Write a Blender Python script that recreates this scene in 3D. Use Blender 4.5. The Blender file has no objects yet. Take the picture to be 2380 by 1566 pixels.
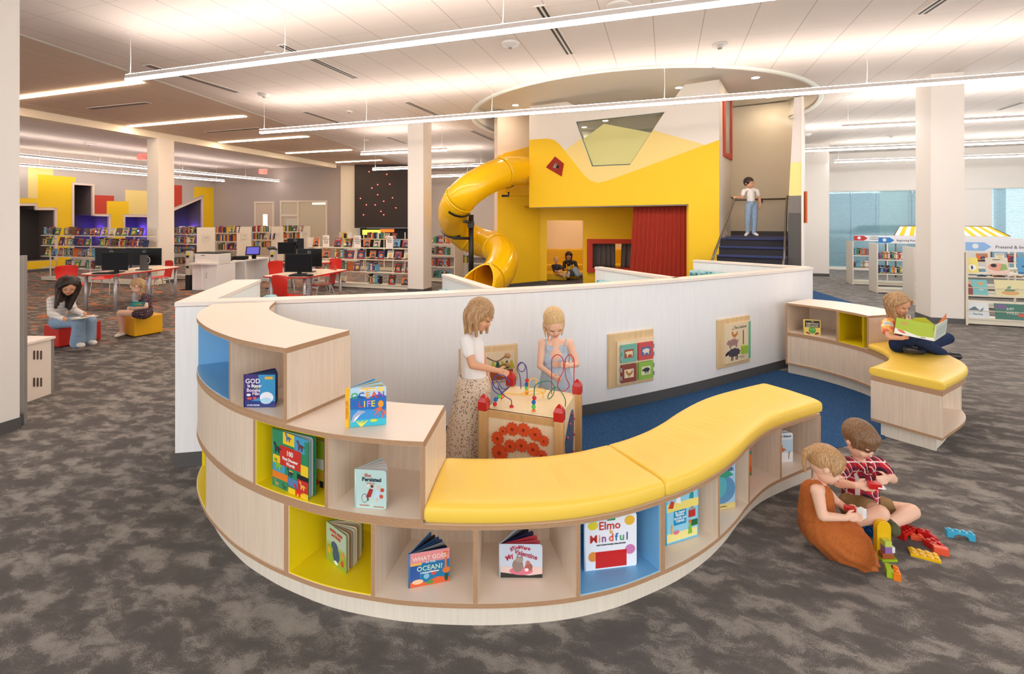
import bpy, bmesh, math, random
from mathutils import Vector, Matrix, Quaternion
random.seed(7)
R = math.radians
scene = bpy.context.scene
COL = scene.collection

# ------------------------------------------------------------------ camera, world, exposure
F, PX0, PY0, CAMH, CEIL = 1115.0, 1190.0, 518.0, 1.8, 4.48
cd = bpy.data.cameras.new('camera')
cam = bpy.data.objects.new('camera', cd); COL.objects.link(cam)
cam.location = (0, 0, CAMH); cam.rotation_euler = (R(90), 0, 0)
cd.sensor_width = 36; cd.lens = 36*F/2380; cd.shift_y = -(783-PY0)/2380
cd.clip_start = 0.05; cd.clip_end = 200
scene.camera = cam
vs = scene.view_settings
vs.view_transform = 'Standard'; vs.look = 'None'; vs.gamma = 1; vs.use_curve_mapping = False
vs.exposure = 0.95
w = bpy.data.worlds.new('sky'); scene.world = w; w.use_nodes = True
w.node_tree.nodes['Background'].inputs[0].default_value = (0.97, 0.98, 1.0, 1)
w.node_tree.nodes['Background'].inputs[1].default_value = 1.15
LAMP = 20.0      # pendant diffusers
UPLAMP = 19.0
A = Vector((.9521, -.3057, 0)); B = Vector((.3057, .9521, 0))   # the building's two grid directions

# ------------------------------------------------------------------ survey helpers
def at(px, py, z):
    d = F*(CAMH-z)/(py-PY0)
    return Vector(((px-PX0)/F*d, d, z))
def dx(px, d, z=0.0):
    return Vector(((px-PX0)/F*d, d, z))
def zz(py, d):
    return CAMH - (py-PY0)/F*d
def onplane(px, py, p, q):
    """ray through the survey point meets the vertical plane p-q: (distance along p->q, height)"""
    rx = (px-PX0)/F
    ex, ey = q[0]-p[0], q[1]-p[1]; L = math.hypot(ex, ey); ex /= L; ey /= L
    # p + t e = d*(rx,1)
    # p0 + t ex = rx*(p1 + t ey)
    t = (rx*p[1]-p[0])/(ex-rx*ey)
    d = p[1]+t*ey
    return t, zz(py, d)

# ------------------------------------------------------------------ materials
def lin(c):
    o = []
    for v in c[:3]:
        v = v/255.0
        o.append(v/12.92 if v <= .04045 else ((v+.055)/1.055)**2.4)
    return (*o, 1)
MATS = {}
def M(name, rgb=None, rough=.5, metal=0, spec=.5, emit=None, es=0, alpha=None, trans=0, coat=0):
    if name in MATS: return MATS[name]
    m = bpy.data.materials.new(name); m.use_nodes = True
    b = m.node_tree.nodes['Principled BSDF']
    b.inputs['Base Color'].default_value = lin(rgb)
    b.inputs['Roughness'].default_value = rough
    b.inputs['Metallic'].default_value = metal
    b.inputs['Specular IOR Level'].default_value = spec
    if coat: b.inputs['Coat Weight'].default_value = coat
    if emit is not None:
        b.inputs['Emission Color'].default_value = lin(emit); b.inputs['Emission Strength'].default_value = es
    if trans: b.inputs['Transmission Weight'].default_value = trans
    if alpha is not None: b.inputs['Alpha'].default_value = alpha
    MATS[name] = m
    return m
def C(rgb, rough=.55):
    return M('paint_%d_%d_%d' % tuple(rgb), rgb, rough)
class NT:
    def __init__(s, m): s.t = m.node_tree; s.n = s.t.nodes; s.l = s.t.links; s.b = s.n['Principled BSDF']
    def new(s, typ, **kw):
        n = s.n.new(typ)
        for k, v in kw.items():
            if k.startswith('i_'):
                key = k[2:].replace('_', ' ')
                n.inputs[key].default_value = v
            else: setattr(n, k, v)
        return n
    def link(s, a, b): s.l.new(a, b)
    def math(s, op, a, b=None, c=None):
        n = s.n.new('ShaderNodeMath'); n.operation = op
        for i, v in enumerate((a, b, c)):
            if v is None: continue
            if isinstance(v, (int, float)): n.inputs[i].default_value = v
            else: s.l.new(v, n.inputs[i])
        return n.outputs[0]
    def mix(s, fac, a, b):
        n = s.n.new('ShaderNodeMix'); n.data_type = 'RGBA'
        for idx, v in ((0, fac), (6, a), (7, b)):
            if isinstance(v, (int, float)): n.inputs[idx].default_value = v
            elif isinstance(v, tuple): n.inputs[idx].default_value = v
            else: s.l.new(v, n.inputs[idx])
        return n.outputs[2]
    def noise(s, vec, scale, detail=3, rough=.5):
        n = s.n.new('ShaderNodeTexNoise'); n.inputs['Scale'].default_value = scale
        n.inputs['Detail'].default_value = detail; n.inputs['Roughness'].default_value = rough
        if vec is not None: s.l.new(vec, n.inputs['Vector'])
        return n.outputs['Fac']
    def ramp(s, fac, stops):
        n = s.n.new('ShaderNodeValToRGB'); cr = n.color_ramp
        while len(cr.elements) < len(stops): cr.elements.new(.5)
        for e, (p, c) in zip(cr.elements, stops): e.position = p; e.color = c
        s.l.new(fac, n.inputs[0]); return n.outputs[0]
    def mapping(s, vec, scale=(1,1,1), rot=(0,0,0), loc=(0,0,0)):
        n = s.n.new('ShaderNodeMapping'); n.inputs['Scale'].default_value = scale
        n.inputs['Rotation'].default_value = rot; n.inputs['Location'].default_value = loc
        s.l.new(vec, n.inputs['Vector']); return n.outputs[0]
    def obj(s):
        return s.n.new('ShaderNodeTexCoord').outputs['Object']
    def pos(s):
        return s.n.new('ShaderNodeNewGeometry').outputs['Position']
    def uv(s):
        return s.n.new('ShaderNodeTexCoord').outputs['UV']
    def bump(s, h, strength=.2, dist=.01):
        n = s.n.new('ShaderNodeBump'); n.inputs['Strength'].default_value = strength; n.inputs['Distance'].default_value = dist
        s.l.new(h, n.inputs['Height']); s.l.new(n.outputs[0], s.b.inputs['Normal'])
    def color(s, c): s.l.new(c, s.b.inputs['Base Color'])

def laminate(name, rgb, amt=.10, rough=.42, scale=60):
    m = M(name, rgb, rough); n = NT(m)
    v = n.mapping(n.pos(), (1, 1, .05))
    f = n.noise(v, scale, 4, .6)
    c1 = tuple(x*(1-amt) for x in lin(rgb)[:3])+(1,); c2 = tuple(min(1, x*(1+amt*.6)) for x in lin(rgb)[:3])+(1,)
    n.color(n.ramp(f, [(.3, c1), (.7, c2)])); return m
BIRCH = laminate('birch_laminate', (230, 208, 184), .10)
BIRCHTOP = M('birch_laminate_lit', (247, 228, 208), .35)  # same birch, lighter on the flat boards: overhead light put into the colour
WHITELAM = laminate('white_laminate', (250, 248, 246), .035)
MAPLE = laminate('maple_panel', (234, 200, 150), .12, .35, 40)
MAPLEDARK = laminate('maple_block', (214, 168, 110), .12, .4, 40)
def ply_edge():
    m = M('plywood_edge', (190, 145, 105), .6); n = NT(m)
    sx = n.new('ShaderNodeSeparateXYZ'); n.link(n.uv(), sx.inputs[0])
    f = n.math('FRACT', n.math('MULTIPLY', sx.outputs[1], 4.5))
    g = n.noise(n.mapping(n.pos(), (20, 20, 20)), 3, 4)
    k = n.math('GREATER_THAN', f, .5)
    c = n.mix(k, lin((214, 176, 136)), lin((160, 114, 80)))
    n.color(n.mix(n.math('MULTIPLY', g, .35), c, lin((130, 90, 62)))); return m
PLY = ply_edge()
def yellow_vinyl(name, rgb):
    m = M(name, rgb, .38, spec=.5); n = NT(m)
    f = n.noise(n.pos(), 260, 2); g = n.noise(n.pos(), 6, 3)
    h = n.math('ADD', n.math('MULTIPLY', f, .05), n.math('MULTIPLY', g, .6)); n.bump(h, .25, .02); return m
VINYL = yellow_vinyl('yellow_vinyl', (253, 211, 82))
REDVINYL = yellow_vinyl('red_vinyl', (205, 40, 28))
GOLDVINYL = yellow_vinyl('gold_vinyl', (240, 178, 20))
YWALL = M('yellow_wall_paint', (255, 208, 24), .6)
PALE = M('pale_yellow_paint', (250, 222, 140), .6)
WHITEP = M('white_wall_paint', (240, 232, 222), .65)
GREYP = M('grey_wall_paint', (186, 174, 166), .65)
REDP = M('red_wall_paint', (208, 66, 44), .6)
CREAM = M('cream_paint', (236, 226, 205), .6)
BASEB = M('rubber_baseboard', (88, 86, 84), .5)
CUBY = M('yellow_cubby', (240, 214, 20), .4)
CUBB = M('blue_cubby', (120, 180, 222), .4)
STEEL = M('steel', (196, 196, 200), .42, .55)
BLACKP = M('black_plastic', (18, 18, 20), .45, spec=.3)
SCREEN = M('dark_screen', (10, 10, 12), .45, spec=.2)
SHELFW = M('cream_shelf_metal', (232, 222, 200), .35)
REDPL = M('red_chair_plastic', (215, 38, 26), .35)
SLIDE = M('slide_plastic', (255, 198, 10), .22, coat=.3)
def emis(name, rgb, s):
    m = M(name, rgb, .5, emit=rgb, es=s); return m
EM = emis('pendant_diffuser', (255, 246, 238), LAMP)
EMU = emis('pendant_uplight', (255, 240, 230), UPLAMP)
EMC = emis('cool_pendant_diffuser', (246, 250, 255), LAMP)
EMCU = emis('cool_pendant_uplight', (255, 246, 238), UPLAMP)
EML = emis('side_pendant_diffuser', (255, 246, 238), 9)
EMLU = emis('side_pendant_uplight', (255, 240, 230), 12)
EMR = emis('recessed_diffuser', (255, 226, 192), 20)
EMD = emis('downlight_lens', (255, 232, 200), 80)

# ------------------------------------------------------------------ mesh helpers
def box(bm, c, s, rz=0, mi=0, rot=None):
    mt = Matrix.Translation(c) @ (rot if rot is not None else Matrix.Rotation(rz, 4, 'Z')) @ Matrix.Diagonal((s[0], s[1], s[2], 1))
    g = bmesh.ops.create_cube(bm, size=1, matrix=mt)
    for f in {f for v in g['verts'] for f in v.link_faces}: f.material_index = mi
    return g['verts']
def boxpp(bm, p, q, width, z0, z1, mi=0):
    """box standing on the line p-q, its width to the left of p->q"""
    p = Vector(p[:2]); q = Vector(q[:2]); e = (q-p).normalized(); n = Vector((-e.y, e.x))*width
    prism(bm, [p, q, q+n, p+n], z0, z1, mi)
def prism(bm, pts, z0, z1, mi=0, mt=None):
    b = [bm.verts.new((p[0], p[1], z0)) for p in pts]; t = [bm.verts.new((p[0], p[1], z1)) for p in pts]
    fs = []
    n = len(pts)
    for i in range(n):
        f = bm.faces.new((b[i], b[(i+1) % n], t[(i+1) % n], t[i])); f.material_index = mi; fs.append(f)
    for l, r in ((b, True), (t, False)):
        f = bm.faces.new(l[::-1] if r else l); f.material_index = mi if mt is None else mt; fs.append(f)
    bmesh.ops.recalc_face_normals(bm, faces=fs)
    return fs
def tube(bm, pts, r, seg=8, mi=0, caps=True):
    pts = [Vector(p) for p in pts]; n = len(pts)
    rs = r if isinstance(r, (list, tuple)) else [r]*n
    rings = []; prev = None
    for i, p in enumerate(pts):
        t = (pts[min(i+1, n-1)]-pts[max(i-1, 0)])
        if t.length < 1e-9: t = Vector((0, 0, 1))
        t.normalize()
        if prev is None:
            u = t.orthogonal().normalized()
        else:
            u = prev - t*prev.dot(t)
            if u.length < 1e-6: u = t.orthogonal()
            u.normalize()
        prev = u; v = t.cross(u)
        rings.append([bm.verts.new(p+(u*math.cos(2*math.pi*k/seg)+v*math.sin(2*math.pi*k/seg))*rs[i]) for k in range(seg)])
    for a, b in zip(rings, rings[1:]):
        for k in range(seg):
            f = bm.faces.new((a[k], a[(k+1) % seg], b[(k+1) % seg], b[k])); f.material_index = mi; f.smooth = True
    if caps:
        f = bm.faces.new(rings[0][::-1]); f.material_index = mi
        f = bm.faces.new(rings[-1]); f.material_index = mi
def loft(bm, rings, mi=0, caps=True, closed=True, smooth=True):
    rv = [[bm.verts.new(p) for p in r] for r in rings]; m = len(rv[0])
    for a, b in zip(rv, rv[1:]):
        for k in range(m if closed else m-1):
            f = bm.faces.new((a[k], a[(k+1) % m], b[(k+1) % m], b[k])); f.material_index = mi; f.smooth = smooth
    if caps and closed:
        f = bm.faces.new(rv[0][::-1]); f.material_index = mi
        f = bm.faces.new(rv[-1]); f.material_index = mi
    return rv
def lathe(bm, prof, c=(0, 0, 0), seg=20, mi=0):
    rings = [[Vector((c[0]+r*math.cos(2*math.pi*k/seg), c[1]+r*math.sin(2*math.pi*k/seg), c[2]+z)) for k in range(seg)] for r, z in prof]
    loft(bm, rings, mi)
def ball(bm, c, r, mi=0, sub=2, sc=(1, 1, 1), rot=None):
    mt = Matrix.Translation(c) @ (rot if rot is not None else Matrix.Identity(4)) @ Matrix.Diagonal((sc[0]*r, sc[1]*r, sc[2]*r, 1))
    g = bmesh.ops.create_icosphere(bm, subdivisions=sub, radius=1, matrix=mt)
    for f in {f for v in g['verts'] for f in v.link_faces}: f.material_index = mi; f.smooth = True
def holed(bm, outline, holes, to3, nrm, thick, mi=0):
    """flat panel with openings: outline and holes in 2D, to3 maps them to 3D, extruded along -nrm by thick"""
    es = []
    for loop in [outline]+holes:
        vv = [bm.verts.new(to3(*p)) for p in loop]
        es += [bm.edges.new((vv[i], vv[(i+1) % len(vv)])) for i in range(len(vv))]
    g = bmesh.ops.triangle_fill(bm, edges=es, use_beauty=True, use_dissolve=False)
    fs = [f for f in g['geom'] if isinstance(f, bmesh.types.BMFace)]
    if thick:
        e = bmesh.ops.extrude_face_region(bm, geom=fs)
        vs_ = [v for v in e['geom'] if isinstance(v, bmesh.types.BMVert)]
        bmesh.ops.translate(bm, verts=vs_, vec=-Vector(nrm)*thick)
    bmesh.ops.recalc_face_normals(bm, faces=bm.faces[:])
    for f in bm.faces: f.material_index = mi
def wm(o):
    m = o.matrix_basis.copy()
    while o.parent: o = o.parent; m = o.matrix_basis @ m
    return m
def obj(name, bm, mats, parent=None, smooth=None, bevel=0):
    me = bpy.data.meshes.new(name)
    if isinstance(bm, bpy.types.Mesh): me = bm; me.name = name
    else: bm.to_mesh(me); bm.free()
    if not isinstance(mats, (list, tuple)): mats = [mats]
    for m in mats: me.materials.append(m)
    if smooth is not None:
        for p in me.polygons: p.use_smooth = smooth
    o = bpy.data.objects.new(name, me); COL.objects.link(o)
    if parent is not None:
        me.transform(wm(parent).inverted()); o.parent = parent
    if bevel:
        md = o.modifiers.new('bevel', 'BEVEL'); md.width = bevel; md.segments = 2; md.limit_method = 'ANGLE'; md.harden_normals = False
    return o
def nb(): return bmesh.new()
def tag(o, label, cat, group=None, kind=None):
    o['label'] = label; o['category'] = cat
    if group: o['group'] = group
    if kind: o['kind'] = kind
    return o
def thing(name, label, cat, loc=(0, 0, 0), rz=0, group=None):
    o = bpy.data.objects.new(name, None); COL.objects.link(o); o.location = loc; o.rotation_euler = (0, 0, rz)
    o.empty_display_size = .1
    return tag(o, label, cat, group)
def struct(name, bm, mats, parent=None, **kw):
    o = obj(name, bm, mats, parent, **kw)
    if parent is None: o['kind'] = 'structure'
    return o
KIDS = {}
def dup(root, loc, rz=0, label=None, group=None, scale=None):
    def kids(o): return [c for c in list(COL.objects) if c.parent == o]
    if root.name not in KIDS:
        KIDS[root.name] = [(c, kids(c)) for c in kids(root)]
    r = root.copy(); COL.objects.link(r); r.location = loc; r.rotation_euler = (0, 0, rz)
    if scale: r.scale = scale
    if label: r['label'] = label
    if group: r['group'] = group
    for ch, gs in KIDS[root.name]:
        c = ch.copy(); COL.objects.link(c); c.parent = r
        for g in gs:
            d = g.copy(); COL.objects.link(d); d.parent = c
    return r
def catmull(pts, n=12, closed=False):
    P = [Vector(p) for p in pts]; out = []
    m = len(P)
    for i in range(m-1 if not closed else m):
        p0 = P[(i-1) % m] if closed or i > 0 else P[0]*2-P[1]
        p1 = P[i]; p2 = P[(i+1) % m]
        p3 = P[(i+2) % m] if closed or i+2 < m else P[-1]*2-P[-2]
        for k in range(n):
            t = k/n
            out.append(.5*((2*p1)+(p2-p0)*t+(2*p0-5*p1+4*p2-p3)*t*t+(3*p1-p0-3*p2+p3)*t**3))
    if not closed: out.append(P[-1])
    return out
FONT = {}
def text_bm(bm, s, mt, size, mi=0, align='LEFT', shear=0, ext=.0004, bold=0):
    cu = bpy.data.curves.new('t', 'FONT'); cu.body = s; cu.size = size; cu.align_x = align; cu.extrude = ext; cu.shear = shear
    cu.offset = bold; cu.resolution_u = 2
    o = bpy.data.objects.new('t', cu); COL.objects.link(o)
    dg = bpy.context.evaluated_depsgraph_get(); me = bpy.data.meshes.new_from_object(o.evaluated_get(dg))
    me.transform(mt)
    n0 = len(bm.faces); bm.from_mesh(me); bm.faces.ensure_lookup_table()
    for f in bm.faces[n0:]: f.material_index = mi
    bpy.data.objects.remove(o); bpy.data.curves.remove(cu); bpy.data.meshes.remove(me)
def frame3(origin, xdir, zdir=(0, 0, 1)):
    """matrix taking (x right, y up, z towards viewer) to the world"""
    x = Vector(xdir).normalized(); y = Vector(zdir).normalized(); z = x.cross(y)
    m = Matrix((x, y, z)).transposed().to_4x4(); m.translation = Vector(origin); return m
# ------------------------------------------------------------------ the setting: floor, ceiling, outer walls
def carpet():
    m = M('patterned_carpet', (98, 91, 85), .95, spec=.1); n = NT(m); P = n.pos()
    P2 = n.mapping(P, (1, 1, 1), (0, 0, R(18)))
    wp = n.new('ShaderNodeVectorMath', operation='ADD')
    nz = n.new('ShaderNodeTexNoise'); nz.inputs['Scale'].default_value = 9; nz.inputs['Detail'].default_value = 4
    n.link(P, nz.inputs['Vector'])
    sc = n.new('ShaderNodeVectorMath', operation='SCALE'); sc.inputs['Scale'].default_value = .12; n.link(nz.outputs['Color'], sc.inputs[0])
    n.link(P2, wp.inputs[0]); n.link(sc.outputs[0], wp.inputs[1])
    big = n.noise(n.mapping(wp.outputs[0], (2.1, 4.0, 1)), 2.0, 5, .6)
    mid = n.noise(n.mapping(wp.outputs[0], (2.2, 5.0, 1), (0, 0, 0), (5, 3, 0)), 3.2, 4, .6)
    f = n.math('ADD', n.math('MULTIPLY', big, .7), n.math('MULTIPLY', mid, .3))
    fine = n.noise(P, 190, 3, .8)
    f2 = n.math('ADD', f, n.math('MULTIPLY', n.math('SUBTRACT', fine, .5), .45))
    base = n.ramp(f2, [(.40, lin((104, 99, 96))), (.51, lin((117, 111, 107))), (.535, lin((152, 145, 138))), (.64, lin((176, 168, 159)))])
    # tiles turned a quarter carry a different weave
    sx = n.new('ShaderNodeSeparateXYZ'); n.link(P, sx.inputs[0])
    X, Y = sx.outputs[0], sx.outputs[1]
    # orange accent field on the computer side
    zone = n.math('SUBTRACT', n.math('MULTIPLY', Y, 1.0), n.math('MULTIPLY', X, .28))   # grows to the back left
    zf = n.new('ShaderNodeMapRange'); zf.inputs[1].default_value = 8.6; zf.inputs[2].default_value = 10.2; n.link(zone, zf.inputs[0])
    xf = n.new('ShaderNodeMapRange'); xf.inputs[1].default_value = -4.0; xf.inputs[2].default_value = -5.2; n.link(X, xf.inputs[0])
    og = n.noise(n.mapping(wp.outputs[0], (1.7, 4.6, 1), (0, 0, 0), (9, 1, 0)), 1.0, 4, .6)
    og = n.math('ADD', og, n.math('MULTIPLY', n.math('SUBTRACT', fine, .5), .1))
    om = n.math('MULTIPLY', n.math('MULTIPLY', zf.outputs[0], xf.outputs[0]), n.math('GREATER_THAN', og, .575))
    c = n.mix(om, base, n.mix(fine, lin((204, 122, 84)), lin((226, 146, 108))))
    # the far right field mixes in lighter greys: daylight put into the carpet colour
    rf = n.new('ShaderNodeMapRange'); rf.inputs[1].default_value = 4.2; rf.inputs[2].default_value = 5.6; n.link(X, rf.inputs[0])
    c = n.mix(n.math('MULTIPLY', rf.outputs[0], .35), c, n.mix(f, lin((120, 118, 116)), lin((190, 186, 180))))
    g = n.mix(n.math('MULTIPLY', n.noise(P, 420, 2, .9), .45), c, lin((84, 78, 74)))
    n.color(g); n.bump(fine, .5, .004); return m
def bluecarpet():
    m = M('blue_carpet', (46, 78, 118), .95, spec=.1); n = NT(m)
    f = n.noise(n.pos(), 210, 2, .8)
    n.color(n.ramp(f, [(.38, lin((28, 52, 88))), (.52, lin((50, 86, 130))), (.66, lin((84, 124, 166)))])); n.bump(f, .4, .004); return m
CARPET, BLUEC = carpet(), bluecarpet()
bm = nb(); box(bm, (0, 12, -.05), (64, 36, .1)); struct('floor', bm, CARPET)

def ceilmat(name, rgb, spA=.632, spB=1.75, pa=1.103, pb=5.8, wa=.012, wb=.007, dark=.45):
    m = M(name, rgb, .8, spec=.2); n = NT(m)
    sx = n.new('ShaderNodeSeparateXYZ'); n.link(n.pos(), sx.inputs[0]); X, Y = sx.outputs[0], sx.outputs[1]
    a = n.math('ADD', n.math('MULTIPLY', X, A.x), n.math('MULTIPLY', Y, A.y))
    b = n.math('ADD', n.math('MULTIPLY', X, B.x), n.math('MULTIPLY', Y, B.y))
    def line(v, sp, ph, w):
        t = n.math('DIVIDE', n.math('SUBTRACT', v, ph-1000*sp), sp)
        fr = n.math('FRACT', n.math('ADD', t, .5))
        return n.math('LESS_THAN', n.math('ABSOLUTE', n.math('SUBTRACT', fr, .5)), w/sp/2)
    la, lb = line(a, spA, pa, wa), line(b, spB, pb, wb)
    l = n.math('MAXIMUM', la, n.math('MULTIPLY', lb, .6))
    g = n.noise(n.pos(), 90, 2)
    base = n.mix(g, lin(tuple(x*.985 for x in rgb)), lin(rgb))
    n.color(n.mix(n.math('MULTIPLY', l, dark), base, lin((120, 104, 92)))); return m
CEILM = ceilmat('ceiling_tiles', (238, 228, 220))
CEILMID = ceilmat('ceiling_tiles_middle', (228, 208, 190), dark=.35)  # same tiles in a darker tone: the lack of uplight is in the colour
T0, TD = Vector((-6.755, 8.277)), .14          # trim line between main and middle ceiling
G0, GD = Vector((-10.43, 14.16)), .321         # cream beam
def tl(y): return (T0.x+TD*(y-T0.y), y)
def gl(y): return (G0.x+GD*(y-G0.y), y)
RC, RR = Vector((3.05, 12.2)), 4.0
circ = [(RC.x+RR*math.cos(2*math.pi*k/72), RC.y+RR*math.sin(2*math.pi*k/72)) for k in range(72)]
bm = nb(); holed(bm, [tl(-2), (32.7, -2), (32.7, 10.9), (9.3, 19.9), (9.1, 30), tl(30)], [circ], lambda x, y: Vector((x, y, CEIL)), (0, 0, -1), .05); struct('ceiling', bm, CEILM)
bm = nb(); prism(bm, [gl(-2), tl(-2), tl(26), gl(26)], CEIL, CEIL+.05); struct('ceiling', bm, CEILMID)
bm = nb(); prism(bm, [(-30, -2), gl(-2), gl(30), (-30, 30)], CEIL, CEIL+.05); struct('ceiling', bm, CEILM)
# round raised recess above the play house
DRY = M('recess_paint', (238, 234, 226), .7)
bm = nb()
rin = [[(RC.x+(RR+o)*math.cos(2*math.pi*k/72), RC.y+(RR+o)*math.sin(2*math.pi*k/72), z) for k in range(72)] for o, z in ((0, CEIL), (0, 4.93), (.1, 4.93), (.1, CEIL))]
loft(bm, [[Vector(p) for p in r] for r in rin+[rin[0]]], caps=False); 
prism(bm, [(RC.x+(RR+.1)*math.cos(2*math.pi*k/72), RC.y+(RR+.1)*math.sin(2*math.pi*k/72)) for k in range(72)], 4.93, 4.98)
struct('ceiling', bm, DRY)
bm = nb()
rin = [[(RC.x+(RR+o)*math.cos(2*math.pi*k/72), RC.y+(RR+o)*math.sin(2*math.pi*k/72), z) for k in range(72)] for o, z in ((-.0, CEIL-.03), (-.0, CEIL+.03), (.1, CEIL+.0), (.1, CEIL-.03))]
loft(bm, [[Vector(p) for p in r] for r in rin+[rin[0]]], caps=False)
struct('trim_1', bm, M('metal_trim', (226, 226, 214), .5))
bm = nb(); p, q = tl(-2), tl(24); boxpp(bm, p, q, .05, CEIL-.012, CEIL+.002); struct('trim_2', bm, M('metal_trim', (226, 226, 214), .5))
# drywall borders of the middle ceiling
DB = M('drywall_border', (222, 202, 184), .75)
bm = nb(); boxpp(bm, tl(-2), tl(24), .55, CEIL-.004, CEIL+.001); boxpp(bm, gl(24), gl(-2), .55, CEIL-.004, CEIL+.001); struct('trim_3', bm, DB)
# cream beam and drop
bm = nb(); boxpp(bm, gl(-2), gl(21.8), .5, 4.29, CEIL+.001); struct('trim_4', bm, CREAM)

def wallbox(name, p, q, z0, z1, m, th=.15, base=None, side=1):
    bm = nb(); boxpp(bm, p, q, th*side, z0, z1); o = struct(name, bm, m)
    return o
# far left colour wall and grey back wall
LW0, LW1 = Vector((-15.2, 24.5)), Vector((-17.9, 16.1))
wallbox('wall_left', LW1-Vector((.3057, .9521))*12, LW1-Vector((.3057, .9521))*.8, 0, CEIL, GREYP, .2)
GW1 = Vector((-8.0, 22.55))
wallbox('wall_back', LW0, GW1, 0, CEIL, GREYP, .2)
wallbox('wall_back', (-5.2, 25), (6, 25), 0, CEIL, M('peach_paint', (244, 226, 208), .6), .2)
wallbox('wall_back', (-8.0, 22.4), (-7.25, 22.4), 0, CEIL, CREAM, 1.5)
# right window wall
RW0 = Vector((12.13, 18.7)); RA = Vector((.934, -.357)).normalized()
def rwp(t): return RW0+RA*t
wallbox('wall_right', rwp(-3), rwp(14), 3.02, CEIL, WHITEP, .2)
wallbox('wall_right', rwp(-3), rwp(14), 0, .11, WHITEP, .2)
bm = nb(); boxpp(bm, rwp(3.9), rwp(5.1), .2, .1, 3.03); boxpp(bm, rwp(14), rwp(22), .2, 0, CEIL); struct('wall_right', bm, WHITEP)
wallbox('trim_5', rwp(-3)-Vector((0, .02)), rwp(14)-Vector((0, .02)), 3.0, 3.05, M('metal_trim', (226, 226, 214), .5), .05)
bm = nb()
for t in (3.1, 8.5): boxpp(bm, rwp(t)-Vector((.01, .03)), rwp(t+.02)-Vector((.01, .03)), .03, 3.05, CEIL)
struct('trim_6', bm, M('panel_joint', (190, 184, 172), .6))

# columns
def column(corner, w, label, z1=CEIL, ca=1, cb=1, wb=None):
    """corner nearest the camera; the column grows along -A (left) or +A and along +B"""
    wb = wb or w
    c = Vector(corner[:2]); a = A.xy*w*ca; b = B.xy*wb*cb
    bm = nb(); prism(bm, [c, c+a, c+a+b, c+b], 0, z1); o = thing('column', label, 'column', (c.x, c.y, 0))
    obj('shaft', bm, WHITEP, o)
    bm = nb(); e = .008; a1 = A.xy*e*ca; b1 = B.xy*e*cb
    prism(bm, [c-a1-b1, c+a+a1-b1, c+a+b+a1+b1, c+b-a1+b1], 0, .1); obj('baseboard', bm, BASEB, o)
    return o
column(dx(984, 12.3), .45, 'square white column behind the curved half wall, between the bookcases and the slide', ca=-1)
column(dx(368.6, 14.1), .47, 'square cream column under the long beam behind the oval computer table', z1=4.3, ca=-1)
column((7.55, 8.65), .49, 'thick white column at the right between the sign shelves, blue-grey skirting at its foot', wb=.55)
# pillar beside the glass wall
p = dx(1868, 16.3); column((p.x, p.y), .75, 'pale white pillar at the left end of the glass wall', wb=.3)
# foreground left column (cut by the frame)
lc = Vector((-4.31, 4.2)); bm = nb(); prism(bm, [lc, lc-B.xy*.55, lc-B.xy*.55-A.xy*.55, lc-A.xy*.55], 0, CEIL)
t = thing('column', 'wide white column cut by the left edge of the photo', 'column', (-4.8, 4.2, 0)); obj('shaft', bm, WHITEP, t)
lc += A.xy*.008+B.xy*.006; bm = nb(); prism(bm, [lc, lc-B.xy*.565, lc-B.xy*.565-A.xy*.565, lc-A.xy*.565], 0, .1); obj('baseboard', bm, BASEB, t)

# ------------------------------------------------------------------ pendants and ceiling lights
def pendant(p, q, label, rods, cool=False, zb=3.795, r=.045, zc=CEIL):
    p, q = Vector(p[:2]), Vector(q[:2]); e = (q-p).normalized(); n = Vector((-e.y, e.x)); L = (q-p).length
    t = thing('pendant_light', label, 'ceiling light', (p.x, p.y, zb), 0, 'slim linear pendant lights')
    def prof(pts):
        bm = nb(); loft(bm, [[Vector((o.x+n.x*u, o.y+n.y*u, zb+v)) for u, v in pts] for o in (p, q)], smooth=False); return bm
    obj('housing', prof([(-.036, .034), (.036, .034), (.034, .08), (.026, .09), (-.026, .09), (-.034, .08)]), M('housing_metal', (214, 204, 198), .5), t)
    obj('diffuser', prof([(-.034, .033), (-.032, .008), (-.022, 0), (.022, 0), (.032, .008), (.034, .033)]), EMC if cool else (EML if cool is None else EM), t)
    obj('uplight_lens', prof([(-.024, .091), (.024, .091), (.024, .094), (-.024, .094)]), EMCU if cool else (EMLU if cool is None else EMU), t)
    for s in rods:
        o = p+e*s
        bm = nb(); tube(bm, [(o.x, o.y, zb+.09), (o.x+.008, o.y, zb+.3), (o.x, o.y, zc)], .0045, 6); obj('cable', bm, M('white_metal', (240, 232, 228), .4), t)
        bm = nb(); lathe(bm, [(.075, -.008), (.08, 0)], (o.x, o.y, zc), 20); obj('canopy', bm, M('white_metal', (240, 232, 228), .4), t)
        bm = nb(); lathe(bm, [(.004, 0), (.02, .003), (.02, .02), (.004, .03)], (o.x, o.y, zb+.09), 10); obj('clip', bm, M('white_metal', (240, 232, 228), .4), t)
    return t
P1 = Vector((-5.43, 6.77)); a2 = A.xy
pendant(P1, P1+a2*9.6, 'nearest and longest linear pendant, crossing from upper left to the top edge', [.06, 2.75, 5.6, 8.4])
P2 = Vector((-5.62, 10.72)); pendant(P2, P2+a2*14.5, 'second linear pendant, running in front of the yellow play house to the right edge', [.1, 2.75, 5.5, 8.6, 11.5])
P3 = Vector((-4.43, 14.1)); pendant(P3, P3+a2*2.75, 'short linear pendant crossing behind the middle white column', [.1, 2.6])
P4 = Vector((-5.28, 18.2)); pendant(P4, P4+a2*4.6, 'linear pendant in front of the black wall panel', [.1, 4.4])
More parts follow.
